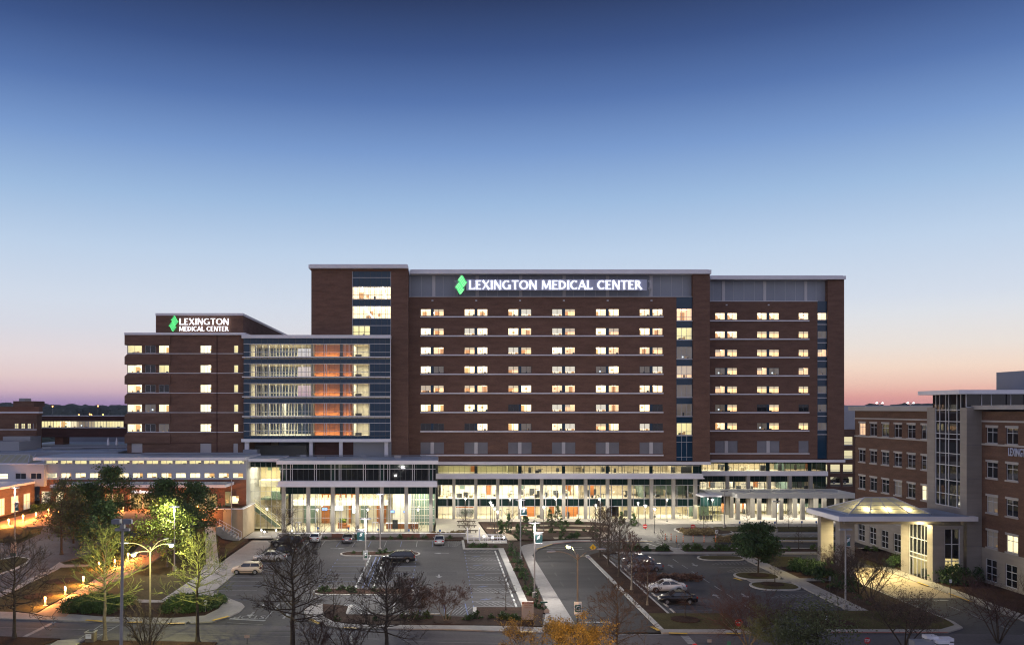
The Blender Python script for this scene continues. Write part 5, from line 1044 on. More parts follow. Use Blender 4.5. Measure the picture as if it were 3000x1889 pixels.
# ================================================================== office building on the right (walls facing left, edge-on to the street)
of = Fr(72., 'left'); uY = lambda Y: -Y
O1 = thing('office_building', 'five storey brick and stone office block on the right with a dark glazed stair bay', 'building', (78, 120, 0))
rowz = [(18.55, 20.62), (14.0, 16.08), (9.45, 11.6), (4.9, 7.05)]
def facade(Y0, Y1, centres, vs):
    b = MB(); ops = []
    for yc in centres:
        for z0, z1 in rowz: ops.append((uY(yc+1.12), uY(yc-1.12), z0, z1))
    wall(b, of, uY(Y0), uY(Y1), 4.7, 22.7, ops, .25)
    of.box(b, uY(Y0), uY(Y1), 4.7, 22.7, .03, .05) if 0 else None
    for yc in centres:   # slim brick joints beside the windows
        pass
    b.build('wall', 'brick_office', O1); s = MB(); ops2 = [(uY(yc+1.12), uY(yc-1.12), .5, 3.4) for yc in centres]; wall(s, of, uY(Y0), uY(Y1), 0, 4.7, ops2, .3, d=-.12); s.build('stone_base', 'stone', O1)
    for z in (21.4, 18.35): t = MB(); of.box(t, uY(Y0), uY(Y1), z-.1, z+.12, -.1, .02); t.build('stone_band', 'stone_trim', O1)
    for yc in centres:
        for z0, z1 in rowz: t = MB(); of.box(t, uY(yc+1.25), uY(yc-1.25), z1, z1+.28, -.06, .05); t.build('lintel', 'stone_trim', O1); t = MB(); of.box(t, uY(yc+1.25), uY(yc-1.25), z0-.2, z0, -.12, .05); t.build('window_sill', 'stone_trim', O1)
    k = 0
    for i, yc in enumerate(centres):
        for j, (z0, z1) in enumerate(rowz): window(O1, of, uY(yc+1.12), z0, 2.24, z1-z0, nx=2, nz=2, split=.68, variant=vs(i, j), depth=4, seed=k, ft=.075); k += 1
        window(O1, of, uY(yc+1.12), .5, 2.24, 2.9, nx=2, nz=3, variant='mirror', depth=4, d=-.12, ft=.1)
CA = [145.9, 142.08, 138.26, 134.44, 130.62, 126.8]; CB = [111.5, 107.6, 103.7, 99.8, 95.9, 92.]
facade(148.4, 122.9, CA, lambda i, j: {(0, 0): 'beige', (5, 2): 'green', (3, 2): 'dim'}.get((i, j), 'mirror'))
facade(113.6, 88., CB, lambda i, j: {(1, 3): 'green', (0, 2): 'dim', (0, 3): 'dim'}.get((i, j), 'mirror'))
q = MB(); q.box(72.4, 98, 122.9, 148.4, 0, 22.7, 0, 'l'); q.box(72.4, 98, 88, 122.88, 0, 22.6, 0, 'l'); q.box(72.0, 72.4, 148.3, 148.4, 0, 22.7, 0); q.build('body', 'brick_office', O1)
q = MB(); q.box(71.2, 98.5, 122.9, 149.2, 22.7, 23.45); q.box(70.9, 98.4, 87, 115.6, 22.95, 23.5); q.build('cornice', 'stone_trim', O1)
# stair bay
b = MB(); sb = Fr(70., 'left'); gy0, gy1 = 121.0, 115.1
wall(b, sb, uY(122.9), uY(113.6), 0, 23.2, [(uY(gy0), uY(gy1), 9.6, 23.2)], .35); b.box(70, 72.6, 113.6, 113.62, 0, 23.2, 0, 'b'); b.box(70.0, 72, 122.88, 122.9, 0, 23.2); b.build('stair_bay', 'stone', O1)
q = MB(); sb.box(q, uY(gy0), uY(gy1), 9.6, 23.2, .2, .22); q.box(70.25, 73.5, 114.2, 121.9, 23.2, 25., 0); q.box(73.5, 90, 114.6, 121.9, 23.3, 24.99, 0); q.build('dark_glazing', 'mirror_dark', O1)
q = MB()
for yy in (120.95, 120.0, 118.6, 117.9, 116.0, 115.15): sb.box(q, uY(yy)-.05, uY(yy)+.05, 9.6, 25., .1 if 1 else 0, .19 if yy else 0)
for z in (9.65, 11.3, 13.2, 15.3, 16.9, 18.9, 19.6, 21.3, 22.9): sb.box(q, uY(gy0), uY(gy1), z-.05, z+.05, .09, .193)
for xx in (70.25, 72.3, 73.6, 76.2, 78.6): q.box(xx-.05, xx+.05, 114.1, 114.2, 23.2, 25.)
q.box(70.2, 80, 114.08, 114.2, 23.2, 23.35); q.build('bay_frame', 'frame', O1)
q = MB(); q.box(68.5, 90.1, 112.8, 122.6, 25., 25.55); q.build('bay_roof', 'trim', O1); q = MB(); q.box(82, 96, 114, 126, 25.3, 28.4); q.build('plant_room', 'metal_panel', O1)
q = MB()
for z in (18.2, 13.7, 9.2, 4.7): q.box(69.96, 72.62, 113.57, 113.6, z, z+.07, 0); q.box(69.97, 70.0, 113.57, 122.9, z, z+.07, 0) if z < 9 else None
q.build('stone_joint', 'stone_grey', O1)
place_text('lettering', text_mesh('LEXINGTON', 1.05, 'sign_back', .08, bold=.02, width=4.3), (71.93, 108.1-2.15, 17.6), O1, rot=(rad(90), 0, rad(-90)))
# portico in front of it
O2 = thing('entrance_portico', 'drive through portico with stone pillars and a glowing pyramid skylight', 'portico', (62, 118, 0))
q = MB(); q.box(52.5, 70.9, 112.6, 122.6, 8.2, 8.8); q.box(52.8, 69.9, 112.9, 122.5, 8.8, 8.84, 1); q.build('roof', ['trim', 'roof'], O2)
q = MB(); q.box(54.1, 69.8, 114.3, 121.2, 7.6, 8.2); q.build('soffit_beam', 'stone', O2)
q = MB(); z0, z1 = 9.05, 10.8; B = [(54.7, 114.2), (65.4, 114.2), (65.4, 121.3), (54.7, 121.3)]; A_ = (58.4, 117.7, z1); C_ = (62.4, 117.7, z1); b4 = [(*p, z0) for p in B]
q.face([b4[0], b4[1], C_, A_]); q.face([b4[1], b4[2], C_]); q.face([b4[2], b4[3], A_, C_]); q.face([b4[3], b4[0], A_])
def lerp(a, b, t): return tuple(a[i]*(1-t)+b[i]*t for i in range(3))
for a, b_ in ((b4[0], A_), (b4[3], A_), (b4[1], C_), (b4[2], C_), (A_, C_)): q.tube((a[0], a[1], a[2]+.03), (b_[0], b_[1], b_[2]+.03), .08, n=4, mi=1)
for k in range(1, 4): q.tube(lerp(b4[0], b4[1], k/4), lerp(A_, C_, k/4), .07, n=4, mi=1)
for k in range(1, 3): q.tube(lerp(b4[3], b4[0], k/3), lerp(A_, A_, 0), .06, n=4, mi=1)
for t_ in (.25, .5, .75): q.tube(lerp(b4[0], A_, t_), lerp(b4[1], C_, t_), .04, n=4, mi=1); q.tube(lerp(b4[0], A_, t_), lerp(b4[3], A_, t_), .04, n=4, mi=1); q.tube(lerp(b4[2], C_, t_), lerp(b4[1], C_, t_), .04, n=4, mi=1)
q.box(54.5, 65.6, 114.0, 121.5, 8.84, 9.05, 2); q.build('skylight', ['sky_glass', 'frame', 'roof'], O2)
q = MB(); q.box(53.7, 55.7, 114.9, 116.2, .1, 8.2); q.build('pillar', 'stone', O2); q = MB(); q.box(53.8, 55.6, 120.9, 121.9, .1, 8.2); q.build('pillar', 'stone', O2)
vf = Fr(65.1, 'left'); q = MB(); wall(q, vf, uY(120.8), uY(113), .1, 7.6, [(uY(118.8), uY(114.3), .12, 7.4)], .3); vv = Fr(113.); wall(q, vv, 65.1, 69.2, .1, 7.6, [(66.7, 68.75, 1.1, 7.1)], .3); q.box(69.18, 69.2, 113, 113.6, .1, 8.2); q.build('vestibule_wall', 'stone', O2)
q = MB()
for z in (2.65, 3.3, 5.3, 7.35): vf.box(q, uY(118.8), uY(114.3), z-.06, z+.06, .1, .2)
for yy in (118.75, 117.9, 116.9, 115.9, 115.1, 114.35): vf.box(q, uY(yy)-.05, uY(yy)+.05, .12, 7.4, .09, .19)
for z in (2.9, 5.1): vv.box(q, 66.7, 68.75, z-.05, z+.05, .1, .2)
for x in (66.75, 67.7, 68.7): vv.box(q, x-.05, x+.05, 1.1, 7.1, .09, .19)
q.build('vestibule_frame', 'frame', O2)
q = MB(); vf.box(q, uY(118.8), uY(114.3), 3.3, 7.4, .22, .23); vv.box(q, 66.7, 68.75, 3.2, 7.1, .22, .23); q.build('upper_glazing', 'mirror_dark', O2)
q = MB(); vf.box(q, uY(118.8), uY(114.3), .12, 3.3, .22, .23); vv.box(q, 66.7, 68.75, 1.1, 3.2, .22, .23); q.build('lower_glazing', 'pane', O2)
q = MB(); q.box(65.6, 69, 118.5, 118.6, .1, 3.2, 0); q.box(68.9, 69, 113.4, 118.5, .1, 3.2, 0); q.box(65.5, 69, 113.4, 118.5, .08, .13, 1); q.box(66.2, 67, 116.5, 117.6, .1, 1.1, 2); q.build('lobby', ['inner_cream', 'inner_floor', 'furniture'], O2)
lamp('AREA', (67.2, 115.8, 3.15), 170, (1, .87, .5), O2, 2.6, 4); lamp('AREA', (59.5, 117.5, 7.55), 3200, (1, .85, .42), O2, 6, 4, spread=170); lamp('AREA', (62, 114.6, 8.95), 90, (1, .8, .35), O2, 6, .5, rot=(rad(150), 0, 0)) if 0 else None
[lamp('POINT', (xx, 115.2, 9.25), 260, (1, .8, .36), O2, .15) for xx in (57.5, 60.2, 62.9)]; lamp('POINT', (64.2, 113.9, 7.4), 330, (1, .85, .4), O2, .15)
# ================================================================== parking garage behind
O3 = thing('parking_garage', 'multi level brick and white parking garage lit from inside, behind the right wing', 'garage', (120, 245, 0))
gf = Fr(235.); X = gf.u; Z = gf.z; b = MB(); fl = [(1279, 1305), (1319, 1346), (1360, 1386), (1397, 1424)]; ops = []
for a, c_ in fl:
    for k in range(9): x = 2396+37*k; ops.append((X(x), X(x+30), Z(c_), Z(a)))
wall(b, gf, X(2380), X(2740), 0, Z(1257), ops, .6); b.build('wall', 'brick', O3); q = MB(); gf.box(q, X(2466), X(2740), Z(1257), Z(1203), 0, 30, 0); gf.box(q, X(2466), X(2740), Z(1203), Z(1190), 3, 30, 0); q.build('upper_wall', 'white_wall', O3)
q = MB()
for a, c_ in fl: gf.box(q, X(2380), X(2740), Z(c_), Z(a), 7, 7.2); gf.box(q, X(2380), X(2740), Z(a), Z(a)+.3, .7, 7)
q.build('deck', 'garage_lit', O3); q = MB()  # back walls and ceilings glow in place of deck lamps
for a, c_ in fl:
    gf.box(q, X(2380), X(2740), Z(c_)+.95, Z(c_)+1.02, .2, .26); [gf.box(q, X(2396+3*k), X(2396+3*k)+.05, Z(c_), Z(c_)+1, .2, .25) for k in range(60)]
q.build('railing', 'frame', O3)
for px, lb in ((2577, 'left'), (2668, 'right')):
    x = (px-CX)*300/F; t = thing('roof_lamp', lb+' one of two twin headed lamps on the far garage roof', 'lamp', (x, 300, 20), 'twin lamps on the garage roof'); q = MB().tube((x, 300, 20), (x, 300, 25.3), .12, n=6); q.box(x-1, x+1, 299.9, 300.1, 25.2, 25.3); q.build('pole', 'pole', t); q = MB(); q.box(x-1.2, x-.8, 299.8, 300.2, 25.0, 25.3); q.box(x+.8, x+1.2, 299.8, 300.2, 25.0, 25.3); q.build('lamp_head', 'sodium' if 0 else 'led', t)
q = thing('roof_shed', 'long pale flat roofed deck just left of the garage wall on the skyline', 'building', (150, 330, 0)); b = MB(); b.box(145, 195, 320, 330, 0, 24.4); b.build('wall', 'white_wall', q)
# ================================================================== far woods
def wood_band(name, x0, x1, y0, y1, n, h, seed, base=-2, mt='haze_tree', label=None, ridge=0):
    r = np.random.RandomState(seed); q = MB(); ico = []
    bm = bmesh.new(); bmesh.ops.create_icosphere(bm, subdivisions=2, radius=1); V = np.array([v.co[:] for v in bm.verts]); Fc = [[v.index for v in f.verts] for f in bm.faces]; bm.free()
    for k in range(n):
        x = r.uniform(x0, x1); y = r.uniform(y0, y1); s = h*r.uniform(.35, .7)*(1 if y < 900 else 1.2)
        zz = base+ridge*math.exp(-((y-y1)/(y1-y0+1))**2*3)*(.7+.3*math.sin(x*.004+seed))
        P = V*(s*r.uniform(1., 1.9), s*r.uniform(1., 1.9), s*.8)*(1+.28*(r.rand(len(V), 1)-.5)); P = P+(x, y, zz+h*r.uniform(.45, .75)); k0 = len(q.v); q.v += P.tolist(); q.f += [tuple(k0+i for i in f) for f in Fc]; q.m += [0]*len(Fc)
    o = q.build(name, mt); tag(o, label, 'woodland', kind='stuff'); return o
wood_band('far_woodland', -420, -60, 330, 900, 1500, 10, 1, 1, label='dark leafless woodland stretching to the horizon on the left')
wood_band('distant_hills_woodland', -1900, 100, 1400, 2600, 1100, 22, 2, -2, label='bluish wooded ridge on the far left horizon', ridge=26)
wood_band('horizon_woodland', 300, 1400, 900, 1700, 800, 17, 3, 2, label='low dark wood along the right horizon', ridge=14)
for i, (px, py) in enumerate(((231, 1215), (263, 1213), (268, 1215), (302, 1214), (154, 1190), (287, 1189))):
    Y = 340 if i < 4 else 1000; x = (px-CX)*Y/F; z = CH-(py-HY)*Y/F
    t = thing('distant_lamp', ['first orange road lamp from the left above the footbridge', 'second orange road lamp from the left above the footbridge', 'third orange road lamp from the left above the footbridge', 'fourth orange road lamp from the left above the footbridge', 'tiny orange lamp in the far woods, left', 'tiny orange lamp in the far woods beside the brick tower'][i], 'lamp', (x, Y, z-9), 'orange lamps in the distance'); s = .45*Y/340
    q = MB().lathe([(s*.3, -s*.6), (s*.6, 0), (s*.3, s*.6)], (x, Y, z), 8); q.build('lamp_head', 'sodium', t); q = MB().tube((x, Y, z-9), (x, Y, z-.4), .12, n=5); q.box(x-.8, x, Y-.1, Y+.1, z+s*.6, z+s*.6+.1); q.build('pole', 'pole', t)
# ================================================================== lamps
def led_post(px, py, h=9.2, label='', banner=None, left=False, lit=True, power=900, sign=None, ground=None):
    x, y = ground or G(px, py); g0 = terr(x, y); t = thing('parking_lamp', label, 'lamp post', (x, y, g0), 'tall parking lot lamps')
    q = MB(); q.tube((x, y, g0+.6), (x, y, g0+h), .10, .075, 8); q.build('pole', 'pole', t); q = MB().lathe([(.28, 0), (.28, .65), (.1, .7)], (x, y, g0+.1), 12); q.build('base', 'concrete', t)
    hx = -1 if left else 1; q = MB(); q.box(x-.7, x-.12, y-.2, y+.2, g0+h-.1, g0+h+.06); q.box(x+.12, x+.7, y-.2, y+.2, g0+h-.1, g0+h+.06); q.box(x-.12, x+.12, y-.05, y+.05, g0+h-.12, g0+h+.02); a = q.build('lamp_head', 'galv', t)
    if lit:
        q = MB(); q.box(x-.6, x-.2, y-.14, y+.14, g0+h-.108, g0+h-.101); q.box(x+.2, x+.6, y-.14, y+.14, g0+h-.108, g0+h-.101); q.build('lens', 'led', a)
        lamp('POINT', (x, y-.15, g0+h-.62), power*(5.2 if x > -30 else 3.4), (1, .96, .9), t, .12)
    if banner:
        b0, b1, side, w = banner; q = MB(); q.box(x+side*.12, x+side*(.12+w), y-.15, y-.13, b0, b1, 0); q.box(x+side*.12, x+side*(.12+w), y-.155, y-.149, b1-.32, b1, 1); a = q.build('banner', ['plate_teal', 'plate_grey'], t)
        q = MB(); xa = x+side*(.12+w*.45); zc = b0+(b1-b0)*.55
        for dx, dz in ((-.06, .05), (.1, .14), (-.12, -.16), (.04, -.08)): q.face([(xa+dx-.1, y-.157, zc+dz-.05), (xa+dx+.02, y-.157, zc+dz-.12), (xa+dx+.1, y-.157, zc+dz+.05), (xa+dx-.02, y-.157, zc+dz+.12)])
        q.build('emblem', 'plate_white', a); q = MB(); [q.tube((x, y-.14, zz), (x+side*(.2+w), y-.14, zz), .025, n=5) for zz in (b0, b1)]; q.build('banner_arm', 'frame', t)
    if sign:
        s0, s1, ch = sign; q = MB(); q.box(x-.31, x+.31, y-.17, y-.11, s0, s1, 0); q.box(x-.21, x+.21, y-.176, y-.171, s0+(s1-s0)*.22, s0+(s1-s0)*.8, 1); a = q.build('sign_plate', ['plate_white', 'plate_green'], t)
        place_text('letter', text_mesh(ch, (s1-s0)*.4, 'plate_white', .01, bold=.03), (x, y-.178, s0+(s1-s0)*.51), a)
    return t
led_post(45, 1602, label='tall lit lamp post with a green banner at the far left edge', power=700, ground=(-66, 132.2), h=9.3, banner=(7.3, 8.6, 1, .5))
led_post(510, 1700, label='lit lamp post glowing inside the bright green tree', power=1400, ground=(-37.8, 121.), h=9.2)
led_post(683, 1601, label='lamp post on the grass slope beside the pale ramp', lit=False, h=10.6, ground=(-37.2, 152.5-1))
led_post(1071, 1729, label='lit lamp post carrying a teal banner and the letter F sign', power=1100, h=9.1, banner=(6.35, 7.75, -1, .95), sign=(3.9, 5.1, 'F'))
led_post(1113.8, 1618, label='lit lamp post standing on the oval island behind the minivan', power=900, h=9.4)
led_post(1525, 1643.8, label='lit lamp post with a small teal banner among the planted strip saplings', power=900, h=9.3, banner=(7.0, 8.1, 1, .8))
led_post(1566, 1752, label='lit lamp post with a teal banner on the walk beside the centre drive', power=1100, h=9.2, banner=(6.75, 8.05, 1, .82))
led_post(2477, 1788.7, label='unlit lamp post with a pale banner below the stone portico', lit=False, h=9.3, banner=(7.4, 8.7, 1, .35))
led_post(2122, 1547, label='unlit lamp post on a concrete drum beside the entrance drive', lit=False, h=7.2)
led_post(2275, 1561, label='slim unlit lamp post behind the round green tree', lit=False, h=5.9)
def cobra(px, Y, zj, arms, label, lit, sign=None, glow=None, base_z=.1):
    x = (px-CX)*Y/F; t = thing('street_lamp', label, 'street lamp', (x, Y, base_z), 'four armed street lamps')
    q = MB().tube((x, Y, base_z), (x, Y, zj), .095, .07, 10); q.lathe([(.12, 0), (.13, .2), (.03, .35)], (x, Y, zj-.05), 8); q.build('pole', 'pole_brown', t)
    for i, (dx, dy, dz) in enumerate(arms):
        pts = [(x, Y, zj-.3)]
        for k in range(1, 7):
            s = k/6; pts.append((x+dx*s, Y+dy*s, zj-.3+dz*(1-(1-s)**2.2)))
        q = MB().path(pts, [.045]*7, 6); q.build('arm', 'pole_brown', t)
        e = pts[-1]; d = Vector((dx, dy, 0)).normalized(); n = Vector((-d.y, d.x, 0)); q = MB()
        P = [(0, .05, .06), (.15, .1, .1), (.45, .17, .12), (.75, .16, .09), (.9, .05, .04)]; ring = []
        for s, w, h in P:
            k0 = len(q.v); c_ = Vector(e)+d*s
            for a in range(8): th = a/8*6.283; v = c_+n*(w*math.cos(th))+Vector((0, 0, h*math.sin(th)*(1 if math.sin(th) > 0 else .6))); q.v.append(tuple(v))
            ring.append(k0)
        for a, b_ in zip(ring, ring[1:]):
            for k in range(8): q.f.append((a+k, a+(k+1) % 8, b_+(k+1) % 8, b_+k)); q.m.append(0)
        q.f.append(tuple(ring[0]+k for k in range(8))); q.m.append(0); q.f.append(tuple(ring[-1]+k for k in range(8))); q.m.append(0)
        hd = q.build('lamp_head', 'galv', t, smooth=True)
        if i in lit:
            c_ = Vector(e)+d*.5; q = MB().lathe([(.08, -.24), (.2, -.18), (.24, -.04), (.2, 0)], (c_.x, c_.y, c_.z-.05), 10); q.build('lens', 'sulphur', hd)
            lamp('POINT', (c_.x, c_.y, c_.z-.42), glow[0], glow[1], t, .12)
    if sign:
        s0, s1, ch = sign; q = MB(); q.box(x-.34, x+.34, Y-.2, Y-.13, s0, s1, 0); q.box(x-.27, x+.27, Y-.206, Y-.201, s0+(s1-s0)*.18, s0+(s1-s0)*.76, 1); a = q.build('sign_plate', ['plate_white', 'plate_green'], t); place_text('letter', text_mesh(ch, (s1-s0)*.42, 'plate_white', .01, bold=.01), (x, Y-.208, s0+(s1-s0)*.47), a)
    return t
cobra(440, 83.7, 9.3, [(-1.9, -.4, .95), (-.6, -2., .3), (.6, 2., .9), (1.7, -.3, .85)], 'four armed street lamp with two yellow lit heads on the left', (1, 3), glow=(2200, (1, .95, .35)))
cobra(1692, 80., 9.2, [(-2.1, -.5, .85), (-.4, 1.7, 1.0), (.5, -1.7, .6), (1.9, .4, .9)], 'four armed street lamp above the letter G sign beside the centre drive', (1,), sign=(3.83, 5.0, 'G'), glow=(500, (1, .9, .45)))
# the street lamp standing just below the frame that reddens the bottom of the road
x0 = 10.; t = thing('roadside_lamp', 'orange sodium street lamp standing on the near side of the road', 'street lamp', (x0, 50, .1)); q = MB().tube((x0, 50, .1), (x0, 50, 8), .1, .08, 8); q.build('pole', 'pole', t); q = MB().lathe([(.1, 0), (.28, .1), (.3, .3), (.1, .4)], (x0, 50, 8), 10); q.build('lamp_head', 'galv', t); lamp('SPOT', (x0, 50.4, 7.9), 24000, (1, .56, .22), t, .2, rot=(rad(77), 0, rad(-8)), spot=62)
# camera mast
t = thing('camera_mast', 'tall slim mast topped with two security cameras, in front of the trees on the left', 'mast', (-27.0, 72, -1)); q = MB().tube((-27.05, 72, -1), (-26.85, 72, 13.2), .16, .11, 10); q.build('pole', 'pole', t)
for sx in (-1, 1):
    q = MB(); cx0 = -26.85+sx*.42; q.box(cx0-.3, cx0+.3, 71.6, 72.1, 13.35, 13.75); q.box(cx0-.3*sx-.06, cx0-.3*sx+.06, 71.8, 72, 12.9, 13.4); q.box(cx0+sx*.3, cx0+sx*.42, 71.66, 72.04, 13.38, 13.7); q.build('camera', 'plate_cream' if 0 else 'plate_grey', t)
q = MB(); q.box(-27.45, -26.25, 71.8, 72.1, 12.75, 12.95); q.box(-27.0, -26.7, 71.7, 72.2, 12.95, 13.3); q.build('bracket', 'pole', t)
# bollard lights
def bollard():
    t = thing('bollard_light', '', 'bollard light', (0, 0, 0), 'bollard lights along the walks'); q = MB().lathe([(.24, 0), (.24, .06), (.13, .08), (.12, .74)], (0, 0, 0), 12); q.build('post', 'concrete', t)
    q = MB().lathe([(.13, .74), (.14, .76), (.14, .97), (.13, .99)], (0, 0, 0), 12); q.build('lens', 'sodium', t); q = MB().lathe([(.18, .99), (.19, 1.03), (.15, 1.12), (.05, 1.14)], (0, 0, 0), 12); q.build('cap', 'concrete', t); return t
BP = bollard(); BL = [(133, 1777, 'nearest to the road at the start of the walk'), (192, 1745, 'second from the road along the walk'), (245, 1714, 'third from the road, dimmer, left of the walk'), (337, 1662, 'behind the leafless greenish tree'), (376, 1642, 'beside the top of the walk'), (26, 1541, 'by the lawn circle at the left edge'), (68, 1528, 'left of the curved drive edge'), (143, 1508, 'by the hedge in front of the yellow windows'), (181, 1500, 'nearest to the corner of the entrance porch'), (291, 1668, 'among the branches left of the walk'), (225, 1497, 'left of the trees before the entrance porch'), (272, 1496, 'between the tree trunks before the entrance'), (362, 1497, 'under the lit name of the entrance'), (460, 1497, 'right of the lit name of the entrance'), (520, 1495, 'left of the right hand leafy tree'), (580, 1499, 'close to the right end of the entrance porch'), (595, 1512, 'on the plaza right of the leafy tree'), (106, 1521, 'between the lawn circle and the hedge, unlit')]
for i, (px, py, lb) in enumerate(BL):
    x, y = GT(px, py); z = terr(x, y)+.12
    o = put(BP, (x, y, z), 0, 'orange lit bollard light '+lb if i < 17 else 'grey bollard light '+lb)
    if i == 17:
        for ch in o.children:
            if ch.name.startswith('lens'): me = ch.data.copy(); me.materials[0] = M['concrete']; ch.data = me
    elif i not in (3, 9, 12, 14): l = lamp('POINT', (x, y-.22, z+.9), 950 if i < 5 else 950, (1, .40, .09), None, .12); l.parent = o; l.location = (0, -.25, .88)
# plaza lanterns
def lantern():
    t = thing('plaza_lantern', '', 'lamp post', (0, 0, 0), 'slim lantern posts in front of the hospital'); q = MB().lathe([(.12, 0), (.12, .15), (.055, .2), (.045, 4.2)], (0, 0, 0), 8); q.build('pole', 'pole_dark', t)
    q = MB().lathe([(.05, 4.2), (.16, 4.5), (.17, 4.52)], (0, 0, 0), 10); q.build('lens', 'white_lamp', t); q = MB().lathe([(.42, 4.55), (.38, 4.63), (.12, 4.72), (.03, 4.8)], (0, 0, 0), 12); q.build('cap', 'pole', t); return t
mat('white_lamp', (1, 1, 1), emis=(1, .97, .9), es=5)
LP = lantern(); LL = [(782.6, 163-5, 'before the escalator hall glass'), (929.6, 157, 'before the second bay of the pavilion'), (1077, 157, 'before the fourth bay of the pavilion'), (1225, 157, 'before the glass lift bay at the right of the pavilion'), (1363.6, 176.0, 'behind the terraced benches'), (1494, 176.0, 'before the third podium bay'), (1627, 176.0, 'before the fifth podium bay'), (1756, 176.0, 'before the seventh podium bay'), (1437, 168, 'farthest of the four standing in line in the garden'), (1442, 163.5, 'second farthest of the four standing in line in the garden'), (1448.8, 158.5, 'second nearest of the four standing in line in the garden'), (1457.8, 153.5, 'nearest of the four standing in line in the garden'), (1593, 160.5, 'alone in the middle of the garden'), (1745, 163.5, 'right of the dark garden trees'), (1869.5, 167, 'left beside the red no entry sign'), (1891, 162.5, 'directly behind the red no entry sign'), (1918, 157.5, 'right of the red no entry sign'), (1954, 174.0, 'before the cream reception bay'), (2087, 174.0-.6, 'before the single storey glass corner')]
for i, (px, Y, lb) in enumerate(LL):
    x = (px-CX)*Y/F; o = put(LP, (x, Y, .15), 0, 'dark slim lantern post '+lb); l = lamp('POINT', (0, 0, 0), 430 if i < 14 else 800, (1, .93, .78), None, .1); l.parent = o; l.location = (0, -.3, 4.42)
for i, (px, py, lb) in enumerate(((766, 1558, 'left of the bare plaza tree'), (775, 1563, 'second from the left by the plaza steps'), (809, 1559, 'under the bare plaza tree'), (855, 1560, 'right of the bare plaza tree'), (1417, 1578, 'left at the top of the ramp'), (1443, 1580, 'middle at the top of the ramp'), (1476, 1580, 'right of the ramp beside the garden'))):
    x, y = G(px, py+8); t = thing('step_light', 'small bright white ground light '+lb, 'ground light', (x, y, .12), 'small white ground lights'); q = MB().lathe([(.05, 0), (.05, .6), (.1, .65)], (x, y, .12), 8); q.build('post', 'pole', t); q = MB().lathe([(.1, .65), (.1, .85), (.04, .9)], (x, y, .12), 8); q.build('lens', 'led', t); lamp('POINT', (x, y-.25, .9), 22, (1, .97, .9), t, .1)
# ================================================================== trees
def bez(p0, d, L_, n, r, droop, wob, rnd_):
    pts = [Vector(p0)]; d = Vector(d).normalized()
    for i in range(n):
        d = (d+Vector((rnd_.uniform(-wob, wob), rnd_.uniform(-wob, wob), droop+rnd_.uniform(-wob, wob)*.7))).normalized(); pts.append(pts[-1]+d*(L_/n))
    return pts
def grow(tw, p0, d, L_, r, lvl, rnd_, up=.05, wob=.16, kids=(7, 5, 0), n=5, tips=None, minr=.015, sides=4):
    nn = max(2, n-(2-lvl)); pts = bez(p0, d, L_, nn, r, up, wob, rnd_)
    for i in range(nn): tw.tube(pts[i], pts[i+1], max(minr, r*(1-.75*i/nn)), max(minr*.8, r*(1-.75*(i+1)/nn)), sides if r > .03 else 3, cap=False)
    if tips is not None: tips.append(pts[-1]); tips.append(pts[len(pts)//2])
    if lvl > 0:
        for k in range(kids[2-lvl] if lvl <= 2 else kids[0]):
            t = rnd_.uniform(.25, 1.)*nn; i = min(nn-1, int(t)); q = pts[i].lerp(pts[i+1], t-i); ax = (pts[i+1]-pts[i]).normalized()
            s = ax.orthogonal().normalized(); s.rotate(Matrix.Rotation(rnd_.uniform(0, 6.283), 3, ax)); dd = (ax*rnd_.uniform(.5, 1.)+s*rnd_.uniform(.6, 1.)+Vector((0, 0, up*2)))
            grow(tw, q, dd, L_*rnd_.uniform(.32, .55)*(1.1-t/nn*.4), max(minr, r*.42), lvl-1, rnd_, up, wob, kids, n, tips, minr, sides)
def leaves(mb, pts, per, spread, size, rs, flat=.6):
    if not len(pts): return
    P = np.repeat(np.array([tuple(p) for p in pts]), per, axis=0); n = len(P)
    P = P+rs.normal(0, spread, (n, 3))*(1, 1, flat); a = rs.normal(size=(n, 3)); a /= np.linalg.norm(a, axis=1)[:, None]; b = np.cross(a, rs.normal(size=(n, 3))); b /= np.linalg.norm(b, axis=1)[:, None]
    s = size*rs.uniform(.6, 1.4, (n, 1)); a *= s; b *= s*.55; k = len(mb.v); V = np.stack([P-a, P+b, P+a, P-b], 1).reshape(-1, 3); mb.v += V.tolist()
    mb.f += [(k+4*i, k+4*i+1, k+4*i+2, k+4*i+3) for i in range(n)]; mb.m += [0]*n
